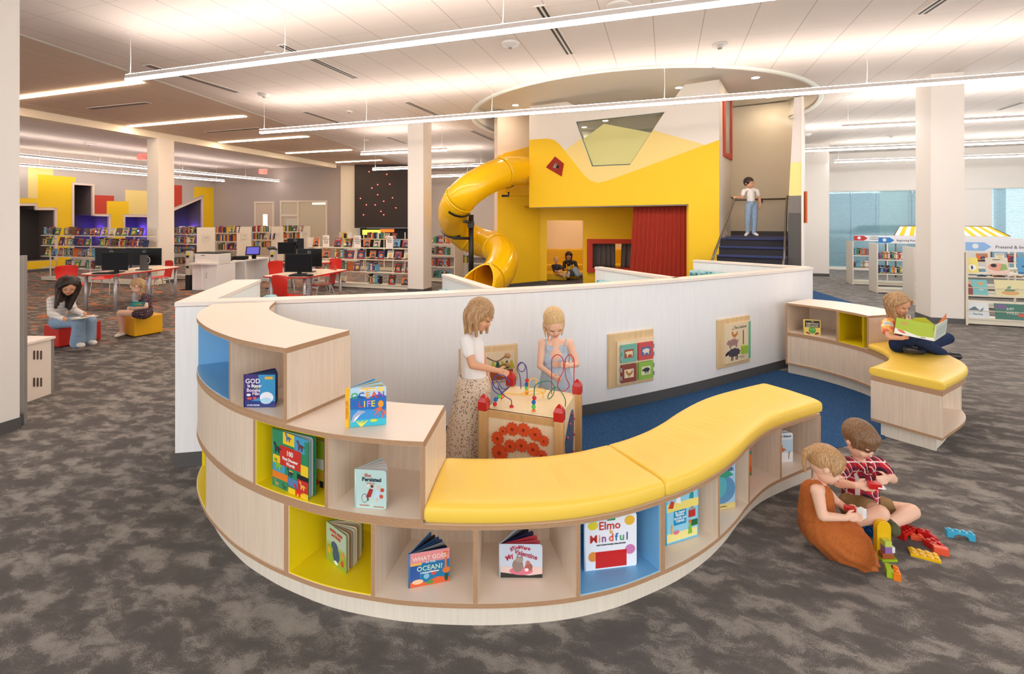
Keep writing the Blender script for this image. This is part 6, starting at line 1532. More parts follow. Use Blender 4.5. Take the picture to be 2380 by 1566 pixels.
# ------------------------------------------------------------------ computer tables and chairs
def red_chair(name, label):
    t = thing(name, label, 'chair', (0, 0, 0), 0, 'red plastic chairs at the computer tables')
    bm = nb(); rows = []
    for j in range(9):
        y = -.21+.42*j/8; z = .445+.02*abs(j-4)/4*(1 if j > 4 else .5)-.03*max(0, (1-j/2)) ; wd = .2+.02*math.sin(j/8*math.pi)
        rows.append([Vector((wd*u, y, z+.015*u*u)) for u in [-1, -.75, -.4, 0, .4, .75, 1]])
    loft(bm, rows, closed=False, caps=False); o = obj('seat', bm, REDPL, t); o.modifiers.new('s', 'SOLIDIFY').thickness = .012; o.modifiers.new('b', 'SUBSURF').levels = 1
    bm = nb(); rows = []
    for j in range(9):
        k = j/8; z = .44+.42*k; y = .20+.07*k+.02*math.sin(k*3); wd = (.19, .185, .18, .185, .195, .205, .21, .205, .19)[j]
        rows.append([Vector((wd*u, y-.035*u*u*k, z+(.0 if j < 8 else -.02*u*u))) for u in [-1, -.75, -.4, 0, .4, .75, 1]])
    loft(bm, rows, closed=False, caps=False); o = obj('backrest', bm, REDPL, t); o.modifiers.new('s', 'SOLIDIFY').thickness = .012; o.modifiers.new('b', 'SUBSURF').levels = 1
    for sx in (-1, 1):
        for pts in ([(.15*sx, -.05, .425), (.19*sx, -.15, .40), (.21*sx, -.22, 0)], [(.15*sx, .08, .425), (.18*sx, .16, .39), (.2*sx, .26, 0)]):
            bm = nb(); tube(bm, catmull(pts, 6), .011, 8); obj('leg', bm, STEEL, t)
    return t
ch = red_chair('red_chair', 'red chair left of the oval table, behind the dark-haired reader'); ch.location = (*dx(166, 10.6).xy, 0); ch.rotation_euler = (0, 0, R(-150+180-60))
def pl(px, d, rz, label): return dup(ch, (*dx(px, d).xy, 0), R(rz), label)
ch.rotation_euler = (0, 0, R(62))
pl(245, 11.9, 10, 'red chair behind the large left monitor, at the far side of the oval table')
pl(367, 11.9, -30, 'red chair at the right end of the oval table, beside the cream column')
pl(676, 8.95, 155, 'red chair nearest to the half wall at the second computer table')
pl(748, 10.55, -50, 'red chair at the right of the second computer table')
pl(655, 11.9, 60, 'small red chair behind the second table, beside the card machine')
pl(765, 12.6, -20, 'red chair in front of the low display bookcase')
TT = M('table_laminate', (240, 222, 200), .35)
def desk(c, ang, L, W, label, rounded):
    t = thing('computer_table', label, 'table', (*c, 0), ang)
    M4 = Matrix.Translation((*c, 0)) @ Matrix.Rotation(ang, 4, 'Z')
    if rounded: pts = [(L/2*math.copysign(abs(math.cos(a))**.5, math.cos(a)), W/2*math.copysign(abs(math.sin(a))**.5, math.sin(a))) for a in [2*math.pi*k/48 for k in range(48)]]
    else:
        pts = [(-L/2, -W/2*.8), (-L/2+.08, -W/2), (L/2-.08, -W/2), (L/2, -W/2*.8), (L/2, W/2*.8), (L/2-.08, W/2), (-L/2+.08, W/2), (-L/2, W/2*.8)]
    P2_ = [(M4 @ Vector((x, y, 0))).xy for x, y in pts]; P3_ = [(M4 @ Vector((x*1.006, y*1.012, 0))).xy for x, y in pts]
    bm = nb(); prism(bm, P2_, .728, .752); obj('tabletop', bm, TT, t)
    bm = nb(); prism(bm, P3_, .724, .748); obj('red_edge', bm, C((200, 30, 24)), t)
    for x, y in ((-L*.42, -W*.33), (L*.42, -W*.33), (L*.42, W*.33), (-L*.42, W*.33), (0, -W*.36)) if L > 1.8 else ((-L*.42, -W*.36), (L*.42, -W*.36), (L*.42, W*.36), (-L*.42, W*.36)):
        p_ = M4 @ Vector((x, y, 0)); bm = nb(); tube(bm, [(p_.x, p_.y, .0), (p_.x, p_.y, .725)], .03, 14); l_ = obj('leg', bm, STEEL, t)
        bm = nb(); lathe(bm, [(.02, 0), (.024, .01), (.02, .03)], (p_.x, p_.y, 0), 12); obj('leg_foot', bm, BLACKP, l_)
    # flexible chrome cable riser
    bm = nb(); q_ = M4 @ Vector((.1, .05, 0)); 
    for k in range(18):
        z = .7-k*.037; off = .03*math.sin(k*.28); box(bm, (q_.x+off, q_.y, z), (.075, .06, .026))
    for k in range(5): box(bm, (q_.x-.02+.05*k, q_.y-.04*k, .05-.003*k), (.04, .05, .04))
    o = obj('cable_riser', bm, STEEL, t); o['label'] = 'segmented chrome cable riser'
angA = math.atan2(1.45, .11)
desk((-8.43, 10.7), angA, 1.9, .98, 'oval-ended computer table with red edging and silver legs, left of the photo', True)
desk((-4.32, 10.15), math.atan2(1.0, .17), 1.6, 1.0, 'second computer table with red edging, behind the left end of the half wall', False)
def monitor(px0, px1, py0, py1, d, label, rz=0, back=False, logo=False):
    w_ = (px1-px0)/F*d; h_ = (py1-py0)/F*d; c_ = dx((px0+px1)/2, d); zc = zz((py0+py1)/2, d)
    t = thing('monitor', label, 'computer monitor', (c_.x, c_.y, .755), 0)
    Mr = Matrix.Translation((c_.x, c_.y, zc)) @ Matrix.Rotation(R(rz), 4, 'Z')
    def rb(bm, o, s): box(bm, Mr @ Vector(o), s, R(rz))
    bm = nb(); rb(bm, (0, 0, 0), (w_, .03, h_)); obj('housing', bm, BLACKP, t, bevel=.004)
    bm = nb(); rb(bm, (0, -.0165 if not back else .0165, 0), (w_*.97, .003, h_*.94)); obj('screen', bm, SCREEN, t)
    lo = zc-h_/2-.755
    bm = nb(); rb(bm, (0, .04 if not back else -.04, -h_/2-lo/2+.04), (.08, .03, lo+.1)); obj('stand', bm, BLACKP, t)
    bm = nb(); rb(bm, (0, .03 if not back else -.03, -(zc-.762)), (.24, .18, .012)); obj('stand_foot', bm, BLACKP, t)
    if logo:
        mt = Mr @ Matrix.Rotation(R(90), 4, 'X'); bm = nb()
        tube(bm, [mt @ Vector((.035*math.cos(a)+0, h_*.31+.028*math.sin(a), .018)) for a in [2*math.pi*k/24 for k in range(25)]], .003, 5)
        text_bm(bm, 'DELL', mt @ Matrix.Translation((0, h_*.31-.008, .017)), .022, align='CENTER'); obj('logo', bm, C((170, 170, 172)), t)
monitor(237.5, 297, 586, 628, 10.15, 'front black monitor on the oval table, nearest of its three')
monitor(222, 299, 577, 617, 10.75, 'wide black monitor back, left of the pair on the oval table', back=True, logo=True)
monitor(298.5, 375, 576.5, 616, 10.75, 'wide black monitor back, right of the pair on the oval table', back=True, logo=True)
monitor(663, 725, 590, 632, 9.75, 'front black monitor on the second computer table')
monitor(691, 748, 578, 619, 10.3, 'black monitor back on the second table, behind its front monitor', back=True, logo=True)
monitor(646, 684, 563, 590, 12.9, 'small black monitor left, behind the second table')
monitor(668, 706, 554, 578, 12.95, 'small black monitor farthest back, behind the second table', back=True, logo=True)
def keyboard(px, py, d, label, rz=0):
    c_ = dx(px, d); bm = nb(); box(bm, (c_.x, c_.y, .768), (.44, .15, .022), R(rz)); t = thing('keyboard', label, 'keyboard', (c_.x, c_.y, .757)); obj('key_tray', bm, BLACKP, t, bevel=.004)
    bm = nb()
    for i in range(4): 
        o_ = Matrix.Rotation(R(rz), 3, 'Z') @ Vector((0, -.05+.033*i, 0)); box(bm, (c_.x+o_.x, c_.y+o_.y, .782), (.41, .022, .008), R(rz))
    obj('key_rows', bm, M('key_black', (40, 40, 44), .5), t)
desk((-5.55, 13.1), .1, 1.3, .9, 'small computer table behind the second one, in front of the ranges', False)
keyboard(245, 637, 9.85, 'black keyboard on the oval table in front of the nearest monitor', 4)
keyboard(700, 637, 9.45, 'black keyboard on the second computer table', -4)
c_ = dx(335, 10.6); bm = nb(); box(bm, (c_.x, c_.y, .92), (.13, .09, .33)); t = thing('docking_tower', 'small grey computer tower leaning on the right monitor of the oval table', 'computer', (c_.x, c_.y, .755)); obj('case', bm, M('grey_case', (96, 94, 96), .4), t, bevel=.004)
bm = nb(); tube(bm, catmull([(c_.x+.07, c_.y, 1.05), (c_.x+.12, c_.y, 1.02), (c_.x+.12, c_.y, .93), (c_.x+.06, c_.y, .9)], 5), .008, 6); obj('cable', bm, C((190, 190, 190)), t)

# service counter with printer
ctr = thing('service_counter', 'white service counter with cabinet doors, right of the cream column', 'counter', (-8.1, 12.7, 0))
cl_, cr_ = dx(447, 12.75).xy, dx(505, 12.6).xy; ce = (cr_-cl_).normalized(); cn = Vector((-ce.y, ce.x))
bm = nb(); boxpp(bm, cl_, cr_, .62, .02, .70); obj('cabinet', bm, WHITELAM, ctr)
for k in (0, 1):
    a_ = cl_+(cr_-cl_)*(.01+.5*k); b_ = cl_+(cr_-cl_)*(.49+.5*k); bm = nb(); boxpp(bm, a_-cn*.012, b_-cn*.012, .012, .04, .69); d_ = obj('door', bm, WHITELAM, ctr, bevel=.002)
    m_ = cl_+(cr_-cl_)*(.40 if k == 0 else .6)-cn*.03; bm = nb(); tube(bm, [(m_.x, m_.y, .34), (m_.x, m_.y, .50)], .006, 8); obj('handle', bm, STEEL, d_)
q2 = dx(625, 14.85).xy; ce2 = (q2-cr_).normalized()
bm = nb(); boxpp(bm, cr_-ce2*.05, q2, .75, .705, .745); obj('worktop', bm, WHITELAM, ctr)
for u in (.05, .5, .98):
    o_ = cr_+(q2-cr_)*u; bm = nb(); boxpp(bm, o_+ce2*0, o_+ce2*.04, .7, 0, .705); obj('side_panel', bm, WHITELAM, ctr)
bm = nb(); o_ = Vector((-ce2.y, ce2.x))*.45; boxpp(bm, cr_+o_, q2+o_, .02, .05, .705); obj('back_panel', bm, WHITELAM, ctr)
pr = thing('printer', 'white laser printer with a dark top on the service counter', 'printer', (*((cl_+cr_)/2+cn*.25), .70))
bm = nb(); boxpp(bm, cl_+ce*.02+cn*.05, cr_+cn*.05, .42, .705, .98); obj('printer_body', bm, C((240, 236, 230)), pr, bevel=.012)
bm = nb(); boxpp(bm, cl_+ce*.04+cn*.07, cr_-ce*.04+cn*.07, .36, .98, 1.02); obj('paper_exit', bm, C((60, 58, 58)), pr, bevel=.008)
bm = nb(); boxpp(bm, cl_+ce*.22+cn*.045, cl_+ce*.34+cn*.045, .01, .93, .945); obj('badge', bm, C((80, 80, 80)), pr)
for i, (px, d, w_, h_, lab) in enumerate(((525, 13.1, .34, .1, 'black scanner right of the printer'), (560, 13.7, .4, .09, 'long black card reader on the service counter'))):
    c_ = dx(px, d); bm = nb(); box(bm, (c_.x-.1, c_.y+.1, .75+h_/2), (w_, .3, h_), R(10)); t = thing('scanner', lab, 'scanner', (c_.x-.1, c_.y+.1, .746)); obj('scanner_body', bm, BLACKP, t, bevel=.015)
    bm = nb(); box(bm, (c_.x-.1, c_.y+.1, .75+h_+.004), (w_*.8, .22, .008), R(10)); obj('glass_plate', bm, SCREEN, t)
c_ = dx(588, 14.1); t = thing('kiosk_screen', 'tilted black touch screen with a blue display on the service counter', 'screen', (c_.x, c_.y, .746))
rt = Matrix.Rotation(R(18), 4, 'Z') @ Matrix.Rotation(R(-28), 4, 'X')
bm = nb(); box(bm, (c_.x, c_.y, .98), (.38, .03, .28), rot=rt); obj('housing', bm, BLACKP, t, bevel=.004)
bm = nb(); box(bm, Vector((c_.x, c_.y, .98))+rt @ Vector((0, -.017, 0)), (.32, .003, .22), rot=rt); obj('display', bm, emis('blue_display', (70, 70, 170), .5), t)
bm = nb(); box(bm, (c_.x, c_.y+.06, .83), (.1, .06, .17)); obj('stand', bm, BLACKP, t)
# payment kiosks
for px, d, y0, y1, lab in ((441, 12.95, 582, 674, 'narrow cream payment kiosk with black fittings left of the printer cabinet'), (636, 13.2, 580, 655, 'grey payment kiosk with yellow and blue labels behind the second table')):
    c_ = dx(px, d); h_ = zz(y0, d); t = thing('payment_kiosk', lab, 'kiosk', (c_.x, c_.y, 0))
    bm = nb(); box(bm, (c_.x, c_.y, h_/2+.2), (.12, .15, h_-.4)); obj('pillar', bm, C((216, 208, 196)), t, bevel=.006)
    bm = nb(); box(bm, (c_.x, c_.y, .2), (.13, .16, .4)); obj('lower_box', bm, BLACKP, t)
    bm = nb(); box(bm, (c_.x-.03, c_.y-.02, h_+.03), (.2, .2, .05), R(0), rot=Matrix.Rotation(R(-25), 4, 'X')); obj('top_tray', bm, C((90, 88, 90)), t)
    for z in (.62, .9):
        bm = nb(); box(bm, (c_.x, c_.y-.09, z), (.05, .04, .06)); obj('card_slot', bm, BLACKP, t)
    bm = nb(); box(bm, (c_.x-.02, c_.y-.0, .012), (.3, .24, .02)); obj('foot', bm, BLACKP, t)
    bm = nb(); box(bm, (c_.x+.0, c_.y-.081, h_-.1), (.07, .012, .07)); obj('yellow_label', bm, C((226, 216, 30)), t)

# ------------------------------------------------------------------ slotted cabinet and panel by the left column
cab = thing('slotted_cabinet', 'low white cabinet with six cut-out slots, beside the left column', 'cabinet', (-5.1, 4.9, 0))
bm = nb(); a_, b_ = Vector((-4.885, 4.55)), Vector((-4.86, 5.06)); boxpp(bm, a_, b_, .7, .0, .575); obj('cabinet_body', bm, C((240, 226, 212)), cab)
bm = nb(); boxpp(bm, a_+Vector((.02, 0)), b_+Vector((.02, .03)), .74, .577, .6); obj('top_board', bm, M('cap_laminate', (250, 236, 224), .35), cab)
bm = nb(); boxpp(bm, b_+Vector((.004, .0)), b_+Vector((.004, .03)), .5, .0, .575); obj('edge_panel', bm, C((140, 136, 130)), cab)
ea = (b_-a_).normalized()
for zc in (.46, .20):
    for k in range(3):
        t0, z0 = onplane(79+8*k, 825 if zc > .3 else 888, a_, b_); mt = frame3((*(a_+ea*t0+Vector((.003, 0))), z0), (ea.x, ea.y, 0))
        bm = nb(); poly2(bm, mt, [(-.008, -.04), (-.004, -.046), (.004, -.046), (.008, -.04), (.008, .04), (.004, .046), (-.004, .046), (-.008, .04)], -.002, 0, .004); obj('slot', bm, C((92, 72, 58)), cab)
bm = nb(); q_ = dx(47.5, 4.25); boxpp(bm, (q_.x-.03, q_.y), (q_.x+.012, q_.y+.02), .06, .0, zz(594, 4.27)); tag(obj('panel_edge', bm, M('aluminium', (170, 170, 170), .35, .6)), 'grey metal panel edge standing against the left column', 'panel')

# ottomans
def ottoman(c, e1, L1, L2, H, m, label):
    c = Vector(c); e1 = Vector(e1).normalized(); e2 = Vector((e1.y, -e1.x)) if Vector((e1.y, -e1.x)).x > 0 else Vector((-e1.y, e1.x))
    bm = nb(); prism(bm, [c, c+e1*L1, c+e1*L1+e2*L2, c+e2*L2], .012, H)
    bmesh.ops.subdivide_edges(bm, edges=bm.edges[:], cuts=3, use_grid_fill=True)
    t = thing('ottoman', label, 'ottoman', (*c, 0)); obj('cushion', bm, m, t, bevel=.02)
    for u, v in ((.1, .1), (.9, .1), (.9, .9), (.1, .9)):
        f_ = c+e1*L1*u+e2*L2*v; bm = nb(); lathe(bm, [(.02, 0), (.02, .014)], (f_.x, f_.y, 0), 10); obj('foot', bm, BLACKP, t)
ottoman(at(135, 809.8, 0).xy, (-.33, .15), .42, .52, .305, REDVINYL, 'red vinyl ottoman under the dark-haired reader')
ottoman(at(312, 785, 0).xy, (-.19, .11), .36, .40, .315, GOLDVINYL, 'golden yellow vinyl ottoman under the fair-haired reader')
# ------------------------------------------------------------------ people
def J(px, py, d): p = dx(px, d); return Vector((p.x, p.y, zz(py, d)))
def hull(bm, a, ra, b, rb, sub=2):
    t = bmesh.new()
    for c, r in ((a, ra), (b, rb)):
        bmesh.ops.create_icosphere(t, subdivisions=sub, radius=r, matrix=Matrix.Translation(c))
    g = bmesh.ops.convex_hull(t, input=t.verts[:], use_existing_faces=False)
    kill = [x for x in g['geom_interior'] if isinstance(x, bmesh.types.BMVert)]
    bmesh.ops.delete(t, geom=kill, context='VERTS')
    old = [f for f in t.faces if not f.is_valid]
    me = bpy.data.meshes.new('h'); t.to_mesh(me); t.free(); bm.from_mesh(me); bpy.data.meshes.remove(me)
def ellip(bm, c, rad, fw=None, up=Vector((0, 0, 1)), sub=3):
    """rad = (side, forward, up)"""
    if fw is None: rot = Matrix.Identity(3)
    else:
        y = fw.normalized(); x = y.cross(up).normalized(); z = x.cross(y); rot = Matrix((x, y, z)).transposed()
    bmesh.ops.create_icosphere(bm, subdivisions=sub, radius=1, matrix=Matrix.Translation(c) @ rot.to_4x4() @ Matrix.Diagonal((*rad, 1)))
def fuse(bm, vox, smooth=4):
    me = bpy.data.meshes.new('f'); bm.to_mesh(me); bm.free()
    o = bpy.data.objects.new('f', me); COL.objects.link(o)
    m = o.modifiers.new('r', 'REMESH'); m.mode = 'VOXEL'; m.voxel_size = vox
    if smooth: k = o.modifiers.new('s', 'SMOOTH'); k.factor = .5; k.iterations = smooth
    dg = bpy.context.evaluated_depsgraph_get(); r = bpy.data.meshes.new_from_object(o.evaluated_get(dg))
    bpy.data.objects.remove(o); bpy.data.meshes.remove(me)
    for p in r.polygons: p.use_smooth = True
    r.materials.clear()
    return r
def hand(bm, w, d, side, s, curl=.5, spread=1.0):
    """w wrist, d pointing direction, side = thumb side direction; curls away from side x d"""
    d = d.normalized(); sd = (side-d*side.dot(d)).normalized(); n = d.cross(sd).normalized()
    pc = w+d*.038*s
    hull(bm, w, .0155*s, pc+sd*.008*s, .0155*s); hull(bm, w+d*.01*s, .014*s, pc-sd*.012*s, .0135*s)
    for k, ln in enumerate((.030, .034, .031, .025)):
        b = pc+sd*(.017-.0115*k)*s+d*.012*s
        m = b+(d*math.cos(curl*.5)+n*math.sin(curl*.5)+sd*.12*(1.5-k)*spread*.5)*ln*.62*s
        e = m+(d*math.cos(curl*1.4)+n*math.sin(curl*1.4))*ln*.6*s
        hull(bm, b, .0072*s, m, .0066*s, 1); hull(bm, m, .0066*s, e, .0054*s, 1)
    t0 = w+d*.014*s+sd*.014*s; t1 = t0+(d*.55+sd*.75+n*.2).normalized()*.024*s; t2 = t1+(d*.9+sd*.3+n*.4).normalized()*.02*s
    hull(bm, t0, .009*s, t1, .0078*s, 1); hull(bm, t1, .0078*s, t2, .006*s, 1)
def skinmat(name, rgb):
    m = M(name, rgb, .5, spec=.4); b = m.node_tree.nodes['Principled BSDF']; b.inputs['Subsurface Weight'].default_value = .08; b.inputs['Subsurface Radius'].default_value = (.02, .008, .005); return m
def hairmat(name, c1, c2):
    m = M(name, c1, .5); n = NT(m); f = n.noise(n.mapping(n.pos(), (1, 1, .12)), 160, 3, .7); n.color(n.ramp(f, [(.35, lin(c1)), (.65, lin(c2))])); n.bump(f, .35, .003); return m
def head(bm, c, f, u, s):
    r = f.cross(u).normalized()
    ellip(bm, c+u*.012*s-f*.008*s, (.070*s, .086*s, .084*s), f, u)
    ellip(bm, c-u*.035*s+f*.016*s, (.054*s, .060*s, .062*s), f, u)
    ellip(bm, c-u*.075*s+f*.048*s, (.020*s, .018*s, .015*s), f, u)          # chin
    hull(bm, c-u*.006*s+f*.071*s, .006*s, c-u*.029*s+f*.081*s, .0082*s)     # nose
    for q in (-1, 1):
        ellip(bm, c-u*.034*s+f*.055*s+r*.028*s*q, (.017*s, .017*s, .017*s), f, u, 2)   # cheek
        ellip(bm, c-u*.012*s-f*.004*s+r*.071*s*q, (.007*s, .013*s, .019*s), f, u, 2)  # ear
        ellip(bm, c+u*.014*s+f*.068*s+r*.026*s*q, (.018*s, .01*s, .007*s), f, u, 2)   # brow ridge
def face_bits(root, c, f, u, s, hairm, lips=(196, 110, 100), open_eyes=False, smile=False):
    r = f.cross(u).normalized()
    lipm = C(lips, .4); em = C((60, 42, 36), .4)
    def onf(x, y, out=0): # x right, y up on the front of the face
        yy = -math.sqrt(max(0, 1-(x/.066)**2))*.0
        dpt = .0785*math.sqrt(max(.05, 1-(x/.074)**2-((y-.0)/.12)**2))
        return c+r*x*s+u*y*s+f*(dpt+out)*s
    for q in (-1, 1):
        bm = nb(); tube(bm, [onf(q*(.015+.022*k/5), -.004-.004*math.sin(math.pi*k/5)+.0015*k/5, .0005) for k in range(6)], .0022*s, 6); o = obj('eye', bm, em, root)
        if open_eyes:
            bm = nb(); ellip(bm, onf(q*.026, .0, -.002), (.009*s, .004*s, .005*s), f, u, 2); obj('eye_white', bm, C((236, 232, 228), .3), o)
            bm = nb(); ellip(bm, onf(q*.026, .0, .001), (.0045*s, .003*s, .0045*s), f, u, 2); obj('iris', bm, C((60, 44, 36), .3), o)
        bm = nb(); tube(bm, [onf(q*(.012+.026*k/5), .016+.004*math.sin(math.pi*k/5), .001) for k in range(6)], [.0012*s, .002*s, .0022*s, .002*s, .0018*s, .0012*s], 5); obj('eyebrow', bm, hairm, root)
    bm = nb(); g = .006 if smile else -.001
    tube(bm, [onf(.02*k/4, -.050+g*abs(k/4)**2, .006-.003*abs(k/4)) for k in range(-4, 5)], [.0012*s, .0026*s, .0036*s, .004*s, .0036*s, .004*s, .0036*s, .0026*s, .0012*s], 8); obj('mouth', bm, lipm, root)
RAD = dict(sh=.038, el=.027, wr=.0175, hp=.052, kn=.043, an=.027, nk=.030)
def figure(label, s, jt, fw, up, skin, hairm, vox=.005, hs=1.06, group=None, hands=('R', 'L'), legs=True, thumbs=None, feet=False, curl=.6, torso=1.0, **kw):
    """jt: head, neck, chest, pelvis and for each side X: shX elX wrX hnX hpX knX anX toX"""
    root = thing('person', label, 'person', (jt['pelvis'].x, jt['pelvis'].y, 0), 0, group)
    fw = fw.normalized(); up = (up-fw*up.dot(fw)).normalized()
    bm = nb(); head(bm, jt['head'], fw, up, s*hs)
    hull(bm, jt['head']-up*.05*s-fw*.02*s, RAD['nk']*s, jt['neck'], .034*s)
    hull(bm, jt['neck'], .04*s, jt['chest'], .07*s*torso); hull(bm, jt['chest'], .075*s*torso, jt['pelvis'], .075*s*torso)
    for X in ('R', 'L'):
        if 'sh'+X in jt:
            hull(bm, jt['neck']+(jt['chest']-jt['neck'])*.35, .04*s, jt['sh'+X], RAD['sh']*s)
            hull(bm, jt['sh'+X], RAD['sh']*s*.95, jt['el'+X], RAD['el']*s); hull(bm, jt['el'+X], RAD['el']*s, jt['wr'+X], RAD['wr']*s)
            if X in hands:
                hd = jt['hn'+X]-jt['wr'+X]; th = (thumbs or {}).get(X, Vector((0, 0, 1))); hand(bm, jt['wr'+X], hd, th, s*1.0, curl)
        if legs and 'hp'+X in jt:
            hull(bm, jt['hp'+X], RAD['hp']*s, jt['kn'+X], RAD['kn']*s); 
            mid = jt['kn'+X]+(jt['an'+X]-jt['kn'+X])*.35
            hull(bm, jt['kn'+X], RAD['kn']*s*.98, mid, .041*s); hull(bm, mid, .041*s, jt['an'+X], RAD['an']*s)
            if 'to'+X in jt and feet: hull(bm, jt['an'+X], .024*s, jt['to'+X], .018*s)
    me = fuse(bm, vox); body = obj('body', me, skin, root)
    face_bits(root, jt['head'], fw, up, s*hs, hairm, **kw)
    return root
def garment(root, name, mat_, segs, vox=.006, smooth=5, ell_=()):
    bm = nb()
    for a, ra, b, rb in segs: hull(bm, a, ra, b, rb)
    for e_ in ell_: ellip(bm, *e_)
    return obj(name, fuse(bm, vox, smooth), mat_, root)
def skirt(root, name, mat_, rings, n=9, amp=.06, seg=72, thick=.006, tw=.4):
    """rings: (centre, rx, ry, angle)"""
    out = []
    for i, (c, rx, ry, an) in enumerate(rings):
        k = i/(len(rings)-1); r_ = []
        for j in range(seg):
            a = 2*math.pi*j/seg; m = 1+amp*k*math.sin(n*a+tw*i)+amp*.4*k*math.sin(2.3*n*a+i)
            r_.append(c+Vector((math.cos(a)*rx*m*math.cos(an)-math.sin(a)*ry*m*math.sin(an), math.cos(a)*rx*m*math.sin(an)+math.sin(a)*ry*m*math.cos(an), 0)))
        out.append(r_)
    bm = nb(); loft(bm, out, caps=False); o = obj(name, bm, mat_, root); o.modifiers.new('s', 'SOLIDIFY').thickness = thick; return o
def hairdo(root, hm, c, f, u, s, locks=(), vox=.005, cap=(.079, .094, .09), back=.016, lift=.02, name='hair', extra=()):
    bm = nb(); f = f.normalized(); u = (u-f*u.dot(f)).normalized()
    ellip(bm, c+u*lift*s-f*back*s, (cap[0]*s, cap[1]*s, cap[2]*s), f, u)
    for e_ in extra: ellip(bm, *e_)
    for pts, r0, r1 in locks:
        P_ = catmull(pts, 3); n = len(P_)
        for i in range(n-1):
            ra = r0+(r1-r0)*(i/(n-1))**1.3; rb = r0+(r1-r0)*((i+1)/(n-1))**1.3; hull(bm, P_[i], ra, P_[i+1], rb, 1)
    return obj(name, fuse(bm, vox, 2), hm, root)
def hp(c, f, u, s):
    """head frame: (right, forward, up) offsets in head units to world"""
    f = f.normalized(); u = (u-f*u.dot(f)).normalized(); r = f.cross(u).normalized()
    return lambda x, y, z: c+(r*x+f*y+u*z)*s
def drop(h, x, y, z, L, out=(0, 0), k=1.16, dz=.06):
    a = h(x, y, z); b = h(x*k, y*k, z-dz); o = Vector((out[0], out[1], 0))
    return [a, b, b+Vector((0, 0, -L*.5))+o*.5, b+Vector((0, 0, -L))+o]
def shoe(root, an, toe, mat_, s, sole=None, name='shoe', w=.03):
    d = (toe-an); heel = an-Vector((0, 0, .018*s))-d.normalized()*.012*s
    bm = nb(); hull(bm, an, .030*s, heel, w*s); hull(bm, heel, w*s, toe, w*.92*s); hull(bm, heel+(toe-heel)*.55, w*1.08*s, toe, w*.95*s)
    o = obj(name, fuse(bm, .004, 3), mat_, root)
    return o
FAIR = skinmat('fair_skin', (240, 192, 164)); TAN = skinmat('tan_skin', (222, 164, 128))
BLOND = hairmat('dark_blond_hair', (138, 100, 64), (206, 166, 118)); LBLOND = hairmat('light_blond_hair', (190, 144, 90), (236, 204, 150)); DARKH = hairmat('dark_hair', (26, 17, 14), (58, 38, 30)); BROWNH = hairmat('brown_hair', (96, 66, 42), (150, 112, 78))
def cloth(name, rgb, amt=.08, sc=30):
    m = M(name, rgb, .85, spec=.2); n = NT(m); f = n.noise(n.pos(), sc, 4, .6); n.color(n.mix(f, lin(tuple(x*(1-amt) for x in rgb)), lin(tuple(min(255, x*(1+amt*.5)) for x in rgb)))); n.bump(f, .35, .01); return m
def dotty(name, base, cols, sc=90, thr=.3):
    m = M(name, base, .85, spec=.2); n = NT(m)
    v = n.new('ShaderNodeTexVoronoi'); v.inputs['Scale'].default_value = sc; n.link(n.pos(), v.inputs['Vector'])
    k = n.math('LESS_THAN', v.outputs['Distance'], thr)
    sp_ = n.new('ShaderNodeSeparateColor'); n.link(v.outputs['Color'], sp_.inputs[0])
    cc = n.ramp(sp_.outputs[0], [(0, lin(cols[0])), (.4, lin(cols[1])), (.75, lin(cols[2]))]); n.t.nodes[cc.node.name].color_ramp.interpolation = 'CONSTANT'
    n.color(n.mix(k, lin(base), cc)); f = n.noise(n.pos(), 14, 3); n.bump(f, .3, .02); return m
DENIM = cloth('light_denim', (150, 172, 196), .16, 20); DENIMD = cloth('dark_denim', (36, 50, 84), .25, 26)
WTEE = cloth('white_cotton', (240, 234, 230), .03, 12)
V3 = lambda *a: Vector(a)

# --- girl in a white tee and long printed skirt, at the bead table
s = 1.02; d = 3.3
jt = dict(head=J(1118, 731, d), neck=J(1099, 779, d), chest=J(1098, 806, d), pelvis=J(1097, 880, d),
  shR=J(1084, 793, d-.08), elR=J(1098, 848, d-.13), wrR=J(1156, 861, d-.08), hnR=J(1185, 871, d-.02),
  shL=J(1106, 789, d+.09), elL=J(1124, 838, d+.15), wrL=J(1132, 872, d+.1), hnL=J(1137, 890, d+.08))
fw = V3(.80, -.38, -.42); up = V3(.35, -.1, .95)
pA = figure('girl in a white tee and long printed skirt standing left of the bead table', s, jt, fw, up, TAN, BLOND, legs=False, vox=.0045)
garment(pA, 'tee_shirt', WTEE, [(jt['neck']-V3(0, 0, .02), .052, jt['chest'], .082), (jt['chest'], .084, J(1099, 850, d), .083), (J(1099, 850, d), .083, J(1103, 884, d), .092), (jt['neck']+V3(-.01, -.02, -.02), .045, jt['shR'], .048), (jt['shR'], .05, J(1089, 818, d-.1), .046), (jt['neck'], .045, jt['shL'], .045), (jt['shL'], .047, J(1112, 810, d+.11), .042)])
FLORAL = dotty('floral_skirt_cloth', (222, 204, 180), [(170, 120, 110), (120, 96, 84), (206, 160, 120)], 70, .34)
skirt(pA, 'long_skirt', FLORAL, [(J(1101, 872, d), .094, .085, 0), (J(1100, 900, d), .112, .10, 0), (J(1094, 950, d), .125, .12, 0), (J(1086, 1010, d), .137, .13, 0), (J(1080, 1075, d), .148, .145, 0), (J(1078, 1108, d), .152, .15, 0)], 8, .07)
for q, x in ((-.05, 0), (.05, .06)):
    a_ = Vector((jt['pelvis'].x+q-.03, d+x, .06)); shoe(pA, a_, a_+V3(.1, -.03, -.03), C((90, 76, 66)), 1)
h = hp(jt['head'], fw, up, s)
